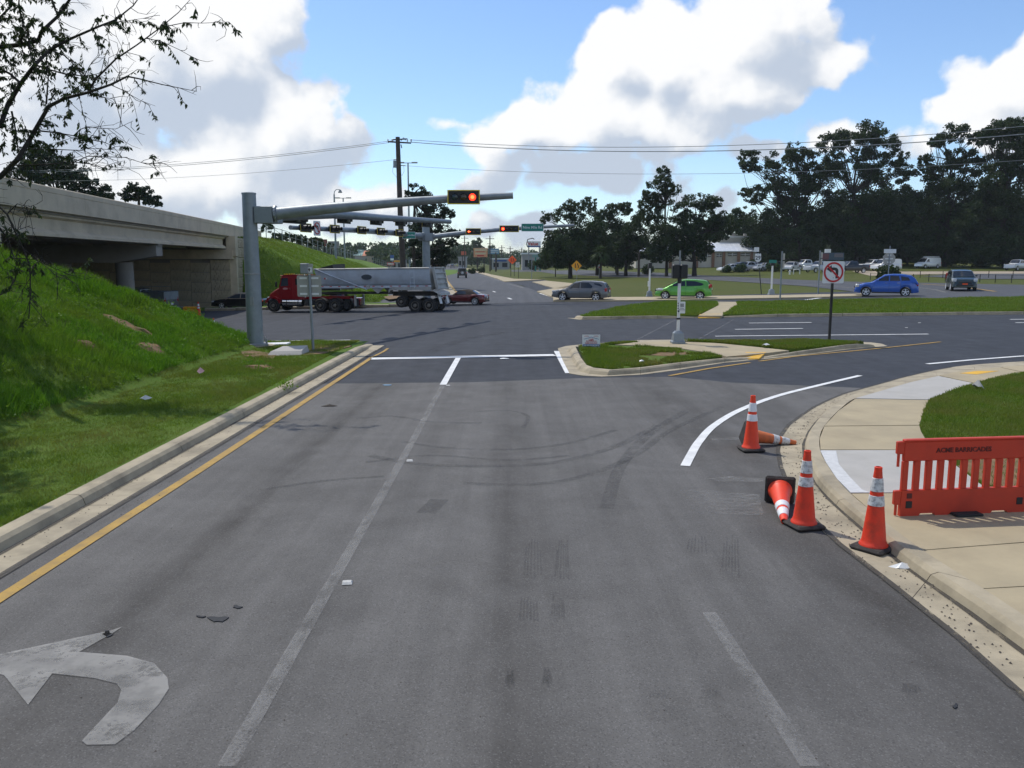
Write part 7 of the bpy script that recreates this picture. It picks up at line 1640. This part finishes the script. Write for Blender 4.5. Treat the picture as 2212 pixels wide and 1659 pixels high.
# concrete curb inlet and loose slab at the mast
b = G(620, 768, .10); t = T('curb_inlet', 'sloped grey concrete drain inlet block next to the mast foot', 'inlet', b, R(4)); w_ = 1.05
t.p('block', MB().loft([[(-.62,-.30,-.05),(.50,-.30,-.05),(.62,.62,-.05),(-.20,.62,-.05)], [(-.50,-.05,.14),(.48,-.05,.16),(.56,.55,.27),(-.22,.55,.25)]]), MT['conc_new'])
b = G(600, 745, .12); t = T('loose_slab', 'white loose board lying behind the mast foot', 'board', b, R(6)); t.p('board', MB().loft([[(-.45,-.25,0),(.35,-.25,0),(.42,.25,.02),(-.40,.25,.02)], [(-.45,-.25,.04),(.35,-.25,.06),(.42,.25,.08),(-.40,.25,.06)]]), MT['white'])
struct('bare_soil_patch', MB().loft([[(G(x, y, .10).x, G(x, y, .10).y, .125+dz) for x, y in ((655,771),(700,766),(760,750),(720,748),(660,752))] for dz in (-.05, .02)]), MT['soil'])
sheet('bare_soil_patch', GP([(525,770),(590,776),(600,766),(545,758),(520,760)], .12), .14, MT['soil'])
# litter and road markers
def litter(label, p, pts, mat, h_=.05):
    t = T('litter', label, 'litter', p); n = len(pts); rr = random.Random(len(label))
    V = [(x, y, rr.uniform(0, h_)) for x, y in pts]+[(0, 0, h_*1.4)]; V += [(x, y, z-.006) for x, y, z in V]
    F = [(i, (i+1) % n, n) for i in range(n)]+[(n+1+(i+1) % n, n+1+i, 2*n+1) for i in range(n)]+[(i, n+1+i, n+1+(i+1) % n, (i+1) % n) for i in range(n)]
    t.p('crumpled_sheet', MB().add(V, F), mat)
blob = lambda r, k, s_=1: [(r*s_*math.cos(2*math.pi*i/9)*(1+.3*math.sin(i*2.3+k)), r*math.sin(2*math.pi*i/9)*(1+.3*math.cos(i*1.7+k))) for i in range(9)]
PK = M('litter_pink', (.62,.36,.36), .8); CL = M('litter_clear', (.30,.34,.36), .4)
litter('crumpled pink paper lying in the grass', G(433, 807, .17), blob(.09, 1), PK, .12); litter('clear plastic scrap in the verge grass', G(315, 863, .17), blob(.08, 2, 1.3), CL, .07); litter('white scrap on the island grass right of the yard sign', G(1386, 782, .17), blob(.07, 3), MT['white'], .05); litter('white paper on the far island strip', G(1656, 748, .19), blob(.09, 4, 1.5), MT['white'], .08)
litter('white plastic piece lying in the right gutter', G(1948, 1226, .01), blob(.055, 5, 1.9), MT['white'], .04); litter('blue scrap on the dark asphalt strip', G(836, 832, .015), blob(.07, 6, 1.6), BLU, .01); litter('white scrap on the asphalt before the stop line', G(1088, 774.5, .015), blob(.09, 7, 1.6), MT['white'], .02); litter('pale stone in the grass by the footway bend', G(2112, 840, .15), blob(.12, 8), MT['conc_new'], .16)
litter('brown stick scrap beside the yellow edge line', G(712, 877, .012), blob(.05, 9, 3), MT['wood'], .03)
mk = T('road_marker', 'white square road stud beside the worn lane line, nearest', 'road stud', G(750, 1259, .012), R(8), 'road studs'); mk.p('stud', MB().loft([[(-.05,-.05,0),(.05,-.05,0),(.05,.05,0),(-.05,.05,0)], [(-.04,-.025,.018),(.04,-.025,.018),(.04,.025,.018),(-.04,.025,.018)]]), MT['stud'])
for px, py, lb in [(885,995.5,'white square road stud, second along the worn lane line'),(968,833,'white road stud at the end of the worn lane line'),(1958,708,'white road stud alone in the far cross road lane, lower'),(1986,697.5,'white road stud alone in the far cross road lane, upper')]:
    c = copy_tree(mk.o); c.location = G(px, py, .012); c['label'] = lb
# hydrants and the little white bench
for px, py, D, lb in [(1706,592,132,'white fire hydrant on the far verge before the parked pickups'),(1150,573,205,'white fire hydrant by the far shop')]:
    b = gbase(px, 590, D); t = T('fire_hydrant', lb, 'hydrant', b); t.p('barrel', MB().lathe([(.16,0),(.16,.06),(.11,.08),(.11,.5),(.15,.52),(.15,.56),(.12,.62),(.05,.72),(0,.73)], 12), MT['white'], smooth=True); t.p('nozzle', MB().cyl((-.24,0,.4), (.24,0,.4), .06, 8), MT['white']); t.p('cap', MB().cyl((0,0,.72), (0,0,.80), .035, 6), MT['red'])
for (px, py, D, lb, w2) in [(1721,590,134,'low white pipe frame beside the hydrant on the verge',1.0),(1507,585,190,'white bench on the lawn left of the yellow diamond',1.9)]:
    if px == 1507: px = 1247
    b = gbase(px, 585, D); t = T('pipe_frame', lb, 'barrier', b); t.p('rail', MB().tube([(-w2/2,0,-.1),(-w2/2,0,.6),(-w2/2+.15,0,.72),(w2/2-.15,0,.72),(w2/2,0,.6),(w2/2,0,-.1)], .07, 8), MT['white'])

# grit in the right gutter and along the left one
rg3 = np.random.default_rng(9); V = []; F = []
def grit(x, y, z, r):
    o = len(V); a = rg3.uniform(0, 6.28)
    for k in range(3): V.append((x+r*math.cos(a+2.1*k), y+r*math.sin(a+2.1*k)*rg3.uniform(.6, 1.2), z))
    V.append((x, y, z+r*rg3.uniform(.5, 1.0))); F.extend([(o, o+1, o+3), (o+1, o+2, o+3), (o+2, o, o+3)])
for k in range(900):
    i = int(rg3.integers(2, 60)); u = rg3.uniform(.02, 1)**.7; p = r_out[i].lerp(r_flow[i], u)+Vector(rg3.normal(size=2))*.06; grit(p.x, p.y, .016, rg3.uniform(.004, .016)*(1.6 if rg3.uniform() < .06 else 1))
for k in range(700):
    yy_ = rg3.uniform(3, 29); xx_ = gx(yy_)-.39+abs(rg3.normal())*.10 if rg3.uniform() < .6 else gx(yy_)+rg3.normal()*.12+.1; grit(xx_, yy_, .016, rg3.uniform(.004, .014))
for k in range(500):
    yy_ = 4.5+18*rg3.uniform()**1.6; grit(rg3.uniform(-4.5, 5.0), yy_, .006, rg3.uniform(.003, .010))
o = obj('gutter_grit', fast_mesh('gutter_grit', V, F, M('grit', (.06,.05,.042), .9, .4, 30))); tag(o, 'scattered dark grit and gravel in the gutters', None, kind='stuff')

# ------------------------------------------------------------------ thin haze
mb = MB().box((0, 0, 14.2), (11000, 11000, 32)); hz = obj('haze', mb); hz['kind'] = 'stuff'; hz['label'] = 'thin pale summer haze over the whole place'
m = bpy.data.materials.new('haze_air'); m.use_nodes = True; nt = m.node_tree; nt.nodes.clear(); o_ = nt.nodes.new('ShaderNodeOutputMaterial'); v = nt.nodes.new('ShaderNodeVolumePrincipled')
v.inputs['Density'].default_value = .00015; v.inputs['Color'].default_value = (.86,.93,1,1); nt.links.new(v.outputs[0], o_.inputs['Volume']); hz.data.materials.append(m)
